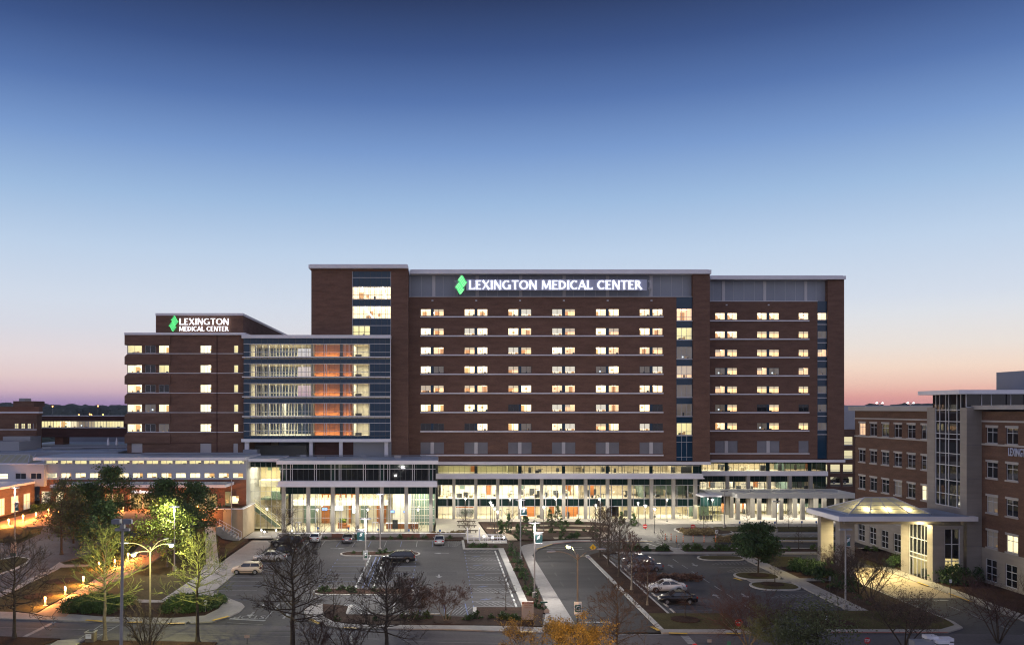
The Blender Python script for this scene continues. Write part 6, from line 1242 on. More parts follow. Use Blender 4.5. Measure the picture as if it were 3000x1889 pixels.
def leader_tree(x, y, z, h, spread, label, seed, clear=.28, n1=40, kids=(6, 3, 0), bark='bark', twig='twig', lvl=2, r0=None, leaf=None, droop=0., up=.05, group='leafless trees along the near road', name='bare_tree', cat='tree'):
    rn = random.Random(seed); t = thing(name, label, cat, (x, y, z), group); tr = MB(); r0 = r0 or h*.019
    tp_ = [Vector((x, y, z))]
    for i in range(1, 11): tp_.append(Vector((x+rn.uniform(-.02, .02)*h*(i/10), y+rn.uniform(-.02, .02)*h*(i/10), z+h*.97*i/10)))
    tr.lathe([(r0*1.9, -.1), (r0*1.35, .15), (r0*1.05, .5)], (x, y, z), 8)
    for i in range(10): tr.tube(tp_[i], tp_[i+1], r0*(1-.92*i/10), r0*(1-.92*(i+1)/10), 8, cap=False)
    tr.build('trunk', bark, t); tw = MB(); tips = []
    for k in range(n1):
        f = clear+(1-clear)*((k+rn.random())/n1)**1.05*.97; i = min(9, int(f*10)); p = tp_[i].lerp(tp_[i+1], f*10-i); a = k*2.4+rn.uniform(-.5, .5)
        g_ = (f-clear)/(1-clear); Lb = spread*(1.0-g_)**.5*rn.uniform(.75, 1.1)*(.75+.25*min(1, g_*5)); el = -.05+1.1*g_+rn.uniform(-.15, .2)+droop
        grow(tw, p, (math.cos(a), math.sin(a), el), max(.5, Lb), max(.02, r0*.36*(1-g_*.75)), lvl, rn, up, .17, kids, 6, tips)
    tw.build('crown' if not leaf else 'limbs', twig, t)
    if leaf: q = MB(); rs = np.random.RandomState(seed); leaves(q, tips, leaf[1], leaf[2], leaf[3], rs); q.build('crown', leaf[0], t)
    return t
def vase_tree(x, y, z, h, spread, label, seed, stems=5, twig='twig', bark='bark_pale', kids=(7, 6, 0), leaf=None, name='crepe_myrtle', group='multi stemmed shrubs and small trees', lvl=2, flare=1., start=.4):
    rn = random.Random(seed); t = thing(name, label, 'tree', (x, y, z), group); tr = MB(); tw = MB(); tips = []
    for s in range(stems):
        a = s*6.283/stems+rn.uniform(-.3, .3); lean = rn.uniform(.25, .5)*flare; pts = [Vector((x+.12*math.cos(a), y+.12*math.sin(a), z-.1))]; d = Vector((lean*math.cos(a), lean*math.sin(a), 1))
        for i in range(5): d = (d+Vector((rn.uniform(-.12, .12)+.06*math.cos(a), rn.uniform(-.12, .12)+.06*math.sin(a), 0))).normalized(); pts.append(pts[-1]+d*(h*.7/5))
        r = h*.011
        for i in range(5): tr.tube(pts[i], pts[i+1], r*(1-.14*i), r*(1-.14*(i+1)), 6, cap=False)
        for k in range(9):
            f = start+(1-start)*k/8.; i = min(4, int(f*5)); p = pts[i].lerp(pts[i+1], f*5-i) if f < 1 else pts[-1]; b_ = rn.uniform(0, 6.283); o = .55*spread/h*2
            grow(tw, p, (math.cos(b_)*o+.35*math.cos(a), math.sin(b_)*o+.35*math.sin(a), rn.uniform(.35, 1.1)), spread*.5*rn.uniform(.6, 1.05), r*.45, lvl, rn, .04, .2, kids, 5, tips, .007)
    tr.build('trunk', bark, t); tw.build('crown' if not leaf else 'limbs', twig, t)
    if leaf: q = MB(); leaves(q, tips, leaf[1], leaf[2], leaf[3], np.random.RandomState(seed)); q.build('crown', leaf[0], t)
    return t
def leafy_tree(x, y, z, h, w, label, seed, mt='leaf_dark', n=60, per=90, ls=.2, trunk=.3, name='leafy_tree', group='leafy trees', top=1., ball=False, cl=.42):
    rn = random.Random(seed); rs = np.random.RandomState(seed); t = thing(name, label, 'tree', (x, y, z), group); tr = MB(); r0 = h*.02
    tr.tube((x, y, z-.1), (x+.1, y, z+h*.55), r0, r0*.55, 8); tr.tube((x+.1, y, z+h*.55), (x, y, z+h*.9), r0*.55, r0*.12, 6); cs = []
    for k in range(n):
        if ball:
            v = Vector((rn.gauss(0, 1), rn.gauss(0, 1), rn.gauss(0, 1))).normalized()*(rn.random()**.4); ch = z+h*(trunk+(1-trunk)*.5); v = Vector((v.x*w/2, v.y*w/2, v.z*h*(1-trunk)/2)); p = Vector((x, y, ch))+v
        else:
            f = (k+rn.random())/n; a = k*2.4+rn.uniform(-.4, .4); rr = w/2*(1-f)**.75*(.55+.45*min(1, f*6))*rn.uniform(.45, 1.05); p = Vector((x+rr*math.cos(a), y+rr*math.sin(a), z+h*(trunk+(1-trunk)*f)-rr*.12))
        q0 = Vector((x, y, z+max(h*trunk*.8, (p.z-z)*.72))); tr.tube(q0, p, r0*.22, .02, 4, cap=False); cs.append(p)
    tr.build('trunk', 'bark', t); q = MB(); leaves(q, cs, per, w*.5*cl*.36, ls, rs, .55); q.build('crown', mt, t); return t
NR = 'leafless trees along the near road'
def at(px, Y): return (px-CX)*Y/F
leader_tree(at(42, 85.5), 85.5, .1, 9.9, 5.2, 'broad dark leafless tree at the lower left corner', 1, clear=.28, n1=44, kids=(8, 5, 0))
leader_tree(at(307, 84.6), 84.6, .1, 11.2, 4.6, 'leafless tree washed yellow green by the street lamp, left of the camera mast', 2, clear=.34, n1=52, twig='twig_green_lit', bark='bark_pale', droop=.05)
leader_tree(at(579, 84.0), 84.0, .1, 10.6, 4.4, 'tall leafless tree lit yellow green to the right of the left street lamp', 3, clear=.36, n1=46, twig='twig_green_lit')
leader_tree(at(858, 80), 80, 0, 11.0, 5.4, 'largest dark leafless tree, spreading over the left car park', 4, clear=.30, n1=46, r0=.26, kids=(8, 6, 0))
leader_tree(at(1132, 76), 76, 0, 9.2, 4.6, 'dark leafless tree in front of the middle of the car park', 5, clear=.34, n1=44, r0=.22, kids=(8, 6, 0))
leader_tree(at(1808, 77), 77, 0, 7.2, 4.0, 'leafless tree in front of the lower end of the centre drive', 6, clear=.12, n1=40, r0=.15, kids=(7, 5, 0))
leader_tree(at(180, 129.5), 129.5, terr(at(180, 129.5), 129.5), 11.0, 4.6, 'half leafed tree in the mulch ring on the left lawn', 7, clear=.28, n1=38, leaf=('leaf_olive', 2, .35, .13), group='lawn trees on the left')
vase_tree(at(430, 80), 80, 0, 6.2, 4.0, 'dark leafless shrub under the left street lamp', 8, stems=7, bark='bark', start=.15, name='bare_shrub')
vase_tree(at(925, 79), 79, 0, 4.6, 3.2, 'reddish leafless bush right of the largest tree', 9, stems=6, twig='twig_red', bark='bark', start=.15, name='bare_shrub')
vase_tree(at(1020, 77), 77, 0, 5.6, 3.6, 'thin leafless bush left of the middle tree', 29, stems=6, twig='twig_red', bark='bark', start=.15, name='bare_shrub')
def sapling(px, py, h, w, label, seed, group='young staked saplings', kind='lead', leaf=None, twig='twig', name='sapling', ground=None):
    x, y = ground or G(px, py); z = max(0, terr(x, y))+.12; return leader_tree(x, y, z, h, w, label, seed, clear=.25, n1=18, kids=(4, 2, 0), r0=h*.009+.02, lvl=2, leaf=leaf, twig=twig, group=group, name=name)
sapling(978, 1799, 4.6, 1.9, 'thin bare sapling on the planted corner left of the car park hatching', 11)
sapling(1482, 1789, 4.0, 1.6, 'thin bare sapling beside the lower right corner of the left car park', 12)
sapling(2007, 1811, 3.4, 1.2, 'thin bare sapling in the mulch ring below the black sedan', 13)
sapling(2455, 1822, 4.6, 2.6, 'small bare tree on the dark lawn below the unlit lamp post', 14)
sapling(1228, 1805, 2.9, 1.0, 'thin bare sapling behind the middle of the lower planting bed', 15)
sapling(1960, 1590+20, 3.2, 1.3, 'bare sapling at the left end of the upper street verge', 16, ground=(at(1940, 139), 139)); sapling(0, 0, 3.6, 1.2, 'bare staked sapling right of the orange posts on the upper verge', 17, ground=(at(2104, 139), 139)); sapling(0, 0, 3.6, 1.3, 'bare sapling on the upper verge right of the round green tree', 18, ground=(at(2336, 140), 139.5))
sapling(0, 0, 4.0, 1.6, 'bare sapling on the oval island by the entrance drive', 19, ground=(at(2061, 160), 160)); sapling(0, 0, 3.8, 1.4, 'bare sapling on the grass strip before the canopy', 20, ground=(at(2189, 163), 163)); sapling(0, 0, 3.6, 1.4, 'second bare sapling on the grass strip before the canopy', 21, ground=(at(2310, 163), 163))
sapling(0, 0, 3.6, 1.4, 'tiny staked tree on the lower grass island of the right car park', 22, ground=G(2270, 1706))
for i, (px, py, h) in enumerate(((1757.6, 1633, 8.2), (1782, 1659.6, 8.4), (1813.6, 1689.5, 8.2), (1850.5, 1729, 7.4), (1897, 1774, 5.2))):
    x, y = G(px, py); leader_tree(x, y, .12, h, 3.7 if i < 3 else 2.4, ['farthest', 'second farthest', 'middle', 'second nearest', 'nearest'][i]+' leafless tree in the row between centre drive and right car park', 30+i, clear=.2, n1=38, kids=(7, 5, 0), up=.14, leaf=None, bark='bark_pale' if i > 2 else 'bark', group='row of leafless trees beside the centre drive', twig='twig' if i < 3 else 'twig_red')
vase_tree(at(832, 157), 157, .15, 6.6, 6.2, 'bare vase shaped tree on the plaza in front of the pavilion', 40, stems=4, bark='bark_pale', twig='twig', start=.3, name='plaza_tree', kids=(6, 4, 0), flare=.6)
for i, (px, Y, h) in enumerate(((1365, 168, 3.4), (1372, 158, 3.6), (875, 155, 3.2), (940, 155, 3.4), (1050, 155, 2.8), (1215, 155, 3.0), (1620, 160, 4.2), (1497, 172, 3.4), (1790, 158, 4.0), (1860, 140, 0))):
    if h: vase_tree(at(px, Y), Y, .15, h, h*.7, 'thin bare shrub '+['behind the terraced benches', 'in front of the terraced benches', 'right of the bare plaza tree', 'before the second bay of the pavilion', 'before the fourth bay of the pavilion', 'before the reception desk', 'in the middle of the garden beds', 'between the garden conifers and the podium', 'at the right side of the garden', ''][i], 50+i, stems=4, bark='bark', start=.25, name='bare_shrub', kids=(4, 3, 0), group='bare shrubs on the plaza')
G2 = 'crepe myrtles'
x, y = G(1307, 1822); vase_tree(x, y, .12, 4.6, 3.9, 'rounded reddish crepe myrtle in the middle of the lower planting bed', 60, stems=4, twig='twig_red', group=G2, leaf=('leaf_brown', 1, .15, .05))
x, y = G(1203, 1822); vase_tree(x, y, .12, 4.9, 4.2, 'rounded brown crepe myrtle just right of the middle leafless tree', 61, stems=4, twig='twig_red', group=G2, leaf=('leaf_brown', 2, .18, .06))
vase_tree(at(2190, 82), 82, .1, 5.9, 8.4, 'wide domed reddish crepe myrtle in front of the right car park exit', 62, stems=7, twig='twig_red', group=G2, kids=(8, 6, 0), flare=1.5)
for i, (px, Y, h, w, lb) in enumerate(((2517, 105.5, 6.6, 5.4, 'dark crepe myrtle just right of the unlit lamp post'), (2551, 103, 6.2, 5.0, 'dark crepe myrtle leaning toward the portico drive'), (2650, 82, 6.4, 6.6, 'bare crepe myrtle in front of the portico drive'), (2925, 84, 7.0, 7.0, 'wide bare crepe myrtle in the lower right corner'), (2468, 111, 6.0, 4.4, 'dark crepe myrtle beside the front stone pillar'))): vase_tree(at(px, Y), Y, .1, h, w, lb, 70+i, stems=6, twig='twig' if i != 3 else 'twig_red', bark='bark', group=G2, kids=(7, 5, 0), leaf=('leaf_brown', 1, .12, .06) if i in (2, 4) else None, flare=1.2)
vase_tree(at(1696, 74.5), 74.5, -.1, 4.9, 4.0, 'golden leafed tree at the foot of the letter G lamp post', 80, stems=5, name='golden_tree', twig='twig', leaf=('leaf_gold', 3, .2, .07), group='golden trees by the road')
vase_tree(at(1530, 77), 77, -.1, 5.0, 3.8, 'thinner bronze leafed tree left of the golden tree', 81, stems=4, name='golden_tree', twig='twig', leaf=('leaf_gold', 1, .16, .05), group='golden trees by the road')
# left leafy group
LG = 'dark leafy trees in front of the main entrance'
for i, (px, Y, h, w, mt, lb) in enumerate(((250, 138, 7.4, 7.6, 'leaf_dark', 'leftmost broad dark leafy tree before the entrance'), (325, 141, 9.2, 8.5, 'leaf_dark', 'tallest dark leafy tree left of the lit entrance name'), (480, 141, 7.4, 6.0, 'leaf_dark', 'dark leafy tree right of the lit entrance name'), (302, 124, 9.0, 7, 'leaf_dark', 'slim dark tree standing in the lawn before the entrance'), (572, 141, 7.8, 7.6, 'leaf_dark', 'right hand leafy tree beside the porch end'), (490, 124, 8.4, 9.0, 'leaf_lit', 'bright green tree lit from within by the lamp post'), (215, 134, 6.4, 5.4, 'leaf_olive', 'small greenish tree left of the broad dark tree'), (540, 134, 6, 7, 'leaf_dark', 'low dark tree right of the lit green tree'))):
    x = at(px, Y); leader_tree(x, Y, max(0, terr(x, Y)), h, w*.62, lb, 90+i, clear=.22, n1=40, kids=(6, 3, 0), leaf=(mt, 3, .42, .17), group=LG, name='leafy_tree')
x, y = G(2221, 1684); leafy_tree(x, y, .15, 7.0, 6.0, 'round dark green tree on the upper grass island of the right car park', 110, mt='leaf_deep', n=80, per=150, ls=.15, trunk=.22, ball=True, group='green trees of the right car park', cl=.40)
leafy_tree(at(2390, 76), 76, 0, 5.6, 6.4, 'soft green tree at the bottom edge left of the stop sign', 111, mt='leaf_olive', n=60, per=60, ls=.11, trunk=.15, ball=True, group='green trees by the near road', cl=.7)
vase_tree(at(2290, 78), 78, 0, 4.6, 5.6, 'thin greenish leafless tree left of the soft green tree', 112, stems=5, twig='twig_green_lit', bark='bark', leaf=('leaf_olive', 1, .2, .07), name='bare_shrub')
# conifers and shrubs of the garden
for i, (px, Y, h, w, lb) in enumerate(((1469, 156, 1.9, 1.2, 'small dark cone shaped evergreen left in the garden'), (1490, 158, 3.4, 1.3, 'taller yellowish evergreen right of the small cone shaped one'), (1634, 166, 4.1, 2.4, 'tall dark evergreen in the middle of the garden'), (1611, 167, 3.2, 1.4, 'evergreen just left of the tall dark one'), (1820.6, 168, 2.6, 1.2, 'evergreen before the orange podium wall'), (1856, 168, 2.2, 1.5, 'rounder evergreen at the right end of the garden'), (1517, 150.5, 2.6, 1.6, 'dark evergreen behind the ramp railing'), (1566, 151, 2.6, 1.2, 'dark evergreen beside the teal banner post'), (1540, 172, 2.2, 1.2, 'thin evergreen before the podium doors'))):
    x = at(px, Y); t = thing('garden_conifer', lb, 'tree', (x, Y, .15), 'small evergreens of the garden'); q = MB().tube((x, Y, .1), (x, Y, h*.8), .05, .02, 5); q.build('trunk', 'bark', t); rn = random.Random(i); pts = []
    for k in range(70): f = rn.random(); a = rn.uniform(0, 6.283); rr = w/2*(1-f)**.8*(.4+.6*min(1, f*5)); pts.append((x+rr*math.cos(a), Y+rr*math.sin(a), .2+h*f))
    q = MB(); leaves(q, pts, 22, .1, .09, np.random.RandomState(i)); q.build('crown', 'leaf' if i in (1, 4) else 'leaf_dark', t)
def shrub_proto(name, cat, group, mt, w, h, n, per, ls, seed):
    t = thing(name, '', cat, (0, 0, 0), group); rn = random.Random(seed); pts = []
    for k in range(n):
        v = Vector((rn.gauss(0, 1), rn.gauss(0, 1), abs(rn.gauss(0, 1)))).normalized(); pts.append((v.x*w/2, v.y*w/2, v.z*h*.9))
    q = MB(); leaves(q, pts, per, w*.1, ls, np.random.RandomState(seed), .7); q.build('foliage', mt, t); q = MB(); [q.tube((0, 0, 0), (p[0]*.8, p[1]*.8, p[2]*.85), .02, .01, 3, cap=False) for p in pts[::max(1, n//10)]]; q.build('stem', 'bark', t); return t
SH = [shrub_proto('shrub', 'shrub', 'low clipped evergreen shrubs', 'leaf_dark', 2.2, 1.2, 60, 26, .10, s) for s in (1, 2)]
SB = shrub_proto('shrub', 'shrub', 'low clipped evergreen shrubs', 'leaf', 2.4, 1.2, 60, 30, .10, 3)
rn = random.Random(77); pos = []
for k, (px, py) in enumerate(((215, 1792), (238, 1785), (262, 1795), (285, 1783), (310, 1797), (333, 1788), (236, 1772), (262, 1768), (300, 1770), (345, 1775), (376, 1772), (540, 1772), (562, 1768), (585, 1775), (528, 1790), (548, 1795), (575, 1790), (600, 1785), (620, 1778), (640, 1768), (512, 1780), (500, 1795))):
    x, y = GT(px, py); s = rn.uniform(.75, 1.2); put(SH[k % 2], (x, y, .2), rn.uniform(0, 6), ('dark low shrub in the bed left of the camera mast' if px < 400 else 'dark low shrub in the bed around the small arrow sign'), s)
for k, (px, py, s, lb) in enumerate(((2345, 1672, 1.2, 'dark evergreen shrub left of the rear stone pillar'), (2375, 1675, 1.2, 'dark evergreen shrub near the rear stone pillar'), (2392, 1685, 1.1, 'dark evergreen shrub below the rear stone pillar'), (2432, 1678, 1.1, 'shrub at the foot of the rear stone pillar'), (2425, 1700, 1.3, 'wide shrub between the two stone pillars'), (2452, 1686, .8, 'small bright shrub between the pillars'), (2480, 1722, 1.2, 'shrub below the front stone pillar'), (2790, 1708, 1.6, 'large round green shrub before the lit vestibule window'), (2632, 1662, 1.2, 'bright green shrub left of the portico doors'), (2860, 1700, 1.5, 'dark shrub right of the large round one'))):
    x, y = G(px, py); put(SB, (x, y, .12), k, lb, (s, s, s*1.15))
GR = shrub_proto('ornamental_grass', 'shrub', 'tufts of ornamental grass', 'straw', .9, .7, 40, 10, .12, 9)
for k in range(34):
    px = 2000+6.5*k if k < 17 else (2102+7*(k-17) if k < 27 else 1270+14*(k-27)); py = (1559+(k % 3)*4) if k < 17 else ((1580+(k % 3)*4) if k < 27 else 1570); x, y = G(px, py)
    if k < 17 and px > 2100: continue
    put(GR, (x, y, .15), k, 'straw coloured grass tuft on the oval island' if k < 17 else 'straw coloured grass tuft on the small island by the upper street' if k < 27 else 'straw coloured grass tuft in the bed above the car park', rn.uniform(.8, 1.2))
DT = shrub_proto('low_plant', 'shrub', 'small dark plants in the beds', 'leaf_dark', .8, .5, 22, 9, .09, 12)
def scat(n, x0, x1, y0, y1, lb, seed, z=.15, s=(.7, 1.3)):
    r = random.Random(seed)
    for k in range(n): put(DT, (r.uniform(x0, x1), r.uniform(y0, y1), z), r.uniform(0, 6), lb, r.uniform(*s))
scat(22, 10.6, 12, 98, 140, 'small dark plant in the strip right of the left car park', 1); scat(18, -12, 9, 92.6, 94, 'small dark plant in the lower planting bed', 2); scat(34, 11, 30, 150, 171, 'small dark plant in the garden beds', 3, .2, (.8, 1.8)); scat(14, 30, 37, 138, 139.8, 'dark mounded plant on the upper verge left of the crossing', 4, .15, (1, 1.8)); scat(16, 40, 48, 138, 139.8, 'dark mounded plant on the upper verge right of the crossing', 5, .15, (1, 1.8)); scat(16, -26, 3, 150, 151.6, 'small dark plant in the bed above the car park', 6); scat(12, 4.5, 9, 141, 143, 'small dark plant under the ramp railing', 7); scat(8, -15, -4.5, 106.5, 108.3, 'small plant on the lower oval island', 8); scat(6, -14, -5, 134.5, 136.5, 'small plant on the upper oval island', 9); scat(10, 56, 70, 138, 139.8, 'dark mounded plant on the far right of the upper verge', 10, .15, (1, 1.6)); scat(10, 49.4, 54, 100, 112, 'dark low plant in the mulch below the pillars', 11)
# climbing staked shrubs in the strip
for k in range(14):
    y = 99+3.0*k; x = 11.0+.5*(k % 2); t = thing('staked_shrub', 'slim staked evergreen in the strip, number '+['one', 'two', 'three', 'four', 'five', 'six', 'seven', 'eight', 'nine', 'ten', 'eleven', 'twelve', 'thirteen', 'fourteen'][k]+' from the near end', 'shrub', (x, y, .13), 'staked shrubs in the strip'); q = MB().tube((x, y, .1), (x, y, 1.9), .03, n=5); q.build('stake', 'pole_dark', t); rn2 = random.Random(k); q = MB(); leaves(q, [(x+rn2.uniform(-.2, .2), y+rn2.uniform(-.2, .2), .3+.15*j) for j in range(10)], 12, .1, .08, np.random.RandomState(k)); q.build('foliage', 'leaf', t)
# hedge before the side wing
q = MB(); rs = np.random.RandomState(4); pts = []
for k in range(260): t_ = rs.rand(); px = 100+75*t_; x, y = GT(px, 1500-14*t_); pts.append((x+rs.uniform(-.5, .5), y+rs.uniform(-.8, .8), 4.4+rs.uniform(.1, 1.2)))
leaves(q, pts, 24, .15, .13, rs); o = q.build('hedge', 'leaf'); tag(o, 'clipped hedge below the tall yellow windows on the left', 'hedge')
# ================================================================== vehicles
def paint(name, c): return mat(name, c, .22, spec=.6)
paint('paint_white', (.62, .6, .58)); paint('paint_cream', (.62, .52, .40)); paint('paint_black', (.012, .012, .014)); paint('paint_silver', (.36, .36, .37)); paint('paint_grey', (.13, .13, .15)); paint('paint_maroon', (.06, .02, .03))
KINDS = {   # length, width, wheel x front/rear, wheel r, belt profile, roof profile (x,z), rear light z
 'sedan': (4.9, 1.82, .95, 3.85, .33, [(0, .55), (.08, .70), (.5, .82), (1.35, .95), (4.0, 1.02), (4.75, .98), (4.9, .75)], [(1.35, .95), (2.15, 1.42), (3.2, 1.44), (4.15, 1.02)]),
 'compact': (4.5, 1.75, .85, 3.5, .32, [(0, .55), (.08, .70), (.5, .84), (1.2, .96), (3.8, 1.02), (4.35, .98), (4.5, .75)], [(1.2, .96), (1.95, 1.44), (3.0, 1.46), (3.95, 1.02)]),
 'box': (4.1, 1.79, .75, 3.3, .34, [(0, .6), (.05, .85), (.5, .98), (1.0, 1.05), (3.9, 1.12), (4.05, 1.1), (4.1, .8)], [(1.0, 1.05), (1.65, 1.6), (3.75, 1.58), (4.02, 1.12)]),
 'suv': (5.3, 2.0, 1.0, 4.1, .42, [(0, .7), (.06, 1.0), (.5, 1.12), (1.4, 1.2), (5.1, 1.25), (5.25, 1.2), (5.3, .8)], [(1.4, 1.2), (2.1, 1.84), (4.9, 1.86), (5.22, 1.25)]),
 'minivan': (5.1, 1.98, .95, 4.0, .34, [(0, .55), (.08, .78), (.6, .95), (1.1, 1.05), (4.9, 1.12), (5.05, 1.08), (5.1, .7)], [(1.1, 1.05), (2.15, 1.68), (4.5, 1.72), (5.03, 1.12)]),
 'hatch': (4.3, 1.75, .8, 3.4, .32, [(0, .55), (.08, .72), (.5, .86), (1.15, .98), (4.1, 1.05), (4.25, 1.0), (4.3, .7)], [(1.15, .98), (1.9, 1.5), (3.5, 1.5), (4.15, 1.05)]),
}
def car(kind, pm, label, px=None, py=None, rot=0, loc=None, stripe=False, lit=True, rims=True):
    L_, W_, wf, wr, R_, belt, roof = KINDS[kind]; t = thing('parked_car', label, 'car', (0, 0, 0), 'parked cars')
    def ip(P, x):
        for (a, b_), (c_, d) in zip(P, P[1:]):
            if a <= x <= c_: return b_+(d-b_)*(x-a)/(c_-a)
        return P[0][1] if x < P[0][0] else P[-1][1]
    q = MB(); xs_ = [L_*i/44 for i in range(45)]; rings = []
    for x in xs_:
        zt = ip(belt, x); zb = .22
        for w in (wf, wr):
            if abs(x-w) < R_+.06: zb = max(zb, math.sqrt(max(0, (R_+.06)**2-(x-w)**2))+R_*.75)
        e = min(x, L_-x); wv = W_/2*(1-.22*math.exp(-e*2.6)); zb += .10*math.exp(-e*6)
        zm = min(zt-.05, max(zb+.05, .58)); k = len(q.v)
        for y, z in ((-wv*.93, zb), (-wv, zm), (-wv*.985, zt-.06), (-wv*.9, zt), (0, zt+.05), (wv*.9, zt), (wv*.985, zt-.06), (wv, zm), (wv*.93, zb)): q.v.append((x-L_/2, y, z))
        rings.append(k)
    for a, b_ in zip(rings, rings[1:]):
        for i in range(8): q.f.append((a+i, b_+i, b_+i+1, a+i+1)); q.m.append(0)
        q.f.append((a+8, b_+8, b_, a)); q.m.append(1)
    q.f.append(tuple(rings[0]+i for i in range(9))); q.m.append(0); q.f.append(tuple(rings[-1]+i for i in range(9))[::-1]); q.m.append(0)
    q.build('body', [pm, 'black'], t, smooth=True)
    # cabin: glass with painted roof and pillars
    g = MB(); yb, yt = W_/2*.93, W_/2*.74; P = [(x-L_/2, z) for x, z in roof]; (ax, az), (bx, bz), (cx_, cz), (dx, dz) = P
    for s in (-1, 1): g.face([(ax, s*yb, az-.02), (dx, s*yb, dz-.02), (cx_, s*yt, cz), (bx, s*yt, bz)][::s])
    g.face([(ax, -yb, az), (ax, yb, az), (bx, yt, bz), (bx, -yt, bz)]); g.face([(dx, -yb, dz), (cx_, -yt, cz), (cx_, yt, cz), (dx, yb, dz)]); g.build('windows', 'car_glass', t)
    r_ = MB(); r_.box(bx-.02, cx_+.02, -yt-.015, yt+.015, min(bz, cz)-.03, max(bz, cz)+.03)
    for s in (-1, 1):
        for (x0, z0, y0), (x1, z1, y1) in (((ax, az, yb), (bx, bz, yt)), ((dx, dz, yb), (cx_, cz, yt))): r_.tube((x0, s*y0, z0), (x1, s*y1, z1), .05, n=5)
        n = 3 if kind in ('suv', 'minivan') else 2
        for k in range(1, n): 
            f = k/n; xb = ax+(dx-ax)*(f*.96+.05); xt = bx+(cx_-bx)*f; r_.tube((xb, s*(yb+.005), az), (xt, s*(yt+.005), bz), .035, n=4)
        r_.tube((ax, s*yb, az), (dx, s*yb, dz), .03, n=4)
    r_.build('roof', pm, t)
    for w in (wf, wr):
        for s in (-1, 1):
            x = w-L_/2; y = s*(W_/2-.13); q = MB(); q.tube((x, y-.11, R_), (x, y+.11, R_), R_, n=18); wh = q.build('wheel', 'tyre', t)
            q = MB(); yo = y+s*.112
            q.tube((x, yo-s*.004, R_), (x, yo+s*.012, R_), R_*.62, R_*.6, n=14)
            q.build('rim', 'rim' if rims else 'black', wh)
    for s in (-1, 1):
        q = MB(); q.box(-L_/2+.02, -L_/2+.16, s*W_/2*.45, s*W_/2*.80, .62 if kind != 'suv' else .85, .74 if kind != 'suv' else 1.0); q.build('headlight', 'head', t)
        q = MB(); zt = belt[-2][1]; q.box(L_/2-.16, L_/2+.005, s*W_/2*.5, s*W_/2*.86, zt-.26, zt-.06); q.build('tail_light', 'tail', t)
        q = MB(); q.box(ax+.28, ax+.42, s*(W_/2), s*(W_/2+.16), az+.02, az+.16); q.build('mirror', pm, t)
    q = MB(); q.box(L_/2-.01, L_/2+.015, -.26, .26, .62, .76); q.build('number_plate', 'plate_white', t)
    if stripe: q = MB(); q.box(-.9, 1.0, -W_/2-.012, -W_/2+.02, .46, .54); q.build('side_stripe', 'black', t)
    if loc is None: x, y = G(px, py); loc = (x, y+W_/2, .02)
    t.location = loc; t.rotation_euler.z = rot; return t
RV = -math.pi/2
car('box', 'paint_cream', 'boxy cream hatchback with dark side stripe, nearest in the left row', 720, 1683, stripe=True)
car('sedan', 'paint_silver', 'silver sedan just beyond the boxy cream hatchback', 788, 1645)
car('compact', 'paint_black', 'black sedan half hidden behind the silver sedan', 822, 1628)
car('suv', 'paint_black', 'large black sport utility vehicle at the far end of the left row', 838, 1603)
x, y = G(920, 1591); car('hatch', 'paint_white', 'white hatchback seen from behind next to the large black vehicle', loc=(x, y+2.2, .02), rot=RV)
x, y = G(1016, 1593); car('sedan', 'paint_grey', 'dark grey sedan seen from behind in the far row', loc=(x, y+2.4, .02), rot=RV)
x, y = G(1287, 1599); car('compact', 'paint_silver', 'silver car seen from behind beside the striped bay', loc=(x, y+2.2, .02), rot=RV)
car('minivan', 'paint_black', 'black minivan parked sideways in the middle of the car park', 1165.5, 1649)
car('sedan', 'paint_white', 'white sedan facing left in the right car park', 1957, 1736)
car('compact', 'paint_black', 'black sedan nearest to the road in the right car park', 1990, 1771)
car('sedan', 'paint_grey', 'grey sedan behind the row of leafless trees', 1894, 1675)
car('compact', 'paint_grey', 'dark car at the far end behind the leafless trees', 1872, 1655)
car('suv', 'paint_black', 'dark vehicle parked on the second deck of the parking garage', loc=(110.5, 237.4, 4.6-2.3)); 
# maroon hedge bay in the right car park
q = MB(); rs = np.random.RandomState(9); pts = [(rs.uniform(26, 35), 114.5+rs.uniform(-.8, .8), rs.uniform(.1, .9)) for k in range(200)]; leaves(q, pts, 22, .15, .11, rs); tag(q.build('maroon_hedge', 'leaf_brown'), 'low rounded maroon hedge between the grey and the white sedan', 'hedge'); 
# ================================================================== small street things
def stop_proto(name, lb, grp, bar):
    t = MB(); t.box(-.11, .11, -.9, .9, .0, .10); t.box(-.07, .07, -.88, .88, .10, .14); o = t.build(name, 'bar_white' if bar else 'concrete'); return tag(o, lb, 'wheel stop', grp)
WS = stop_proto('wheel_stop', 'white concrete wheel stop in the middle rows of the left car park', 'wheel stops of the middle rows', 1)
for i in range(5):
    for dx, x in ((0, -11.0), (1, -8.7)):
        for e in (0, 2.5): put(WS, (x, 110.8+5.1*i+e-.2, .005))
WS2 = stop_proto('wheel_stop', 'white concrete wheel stop along the right edge of the left car park', 'wheel stops of the right row', 1)
for i in range(8):
    for e in (0, 2.25): put(WS2, (8.75, 99.8+5.0*i+e, .005))
WS3 = stop_proto('wheel_stop', 'grey concrete wheel stop beside the dark mulch strip of the right car park', 'wheel stops of the right car park', 0)
for i in range(11): put(WS3, (26.4, 97.3+2.75*i, .005))
WS4 = stop_proto('wheel_stop', 'pale wheel stop at the lower edge of the left car park', 'wheel stops of the lower row', 1)
for x in (-7.3, -3.9, -1.0): put(WS4, (x, 95.6, .005), math.pi/2)
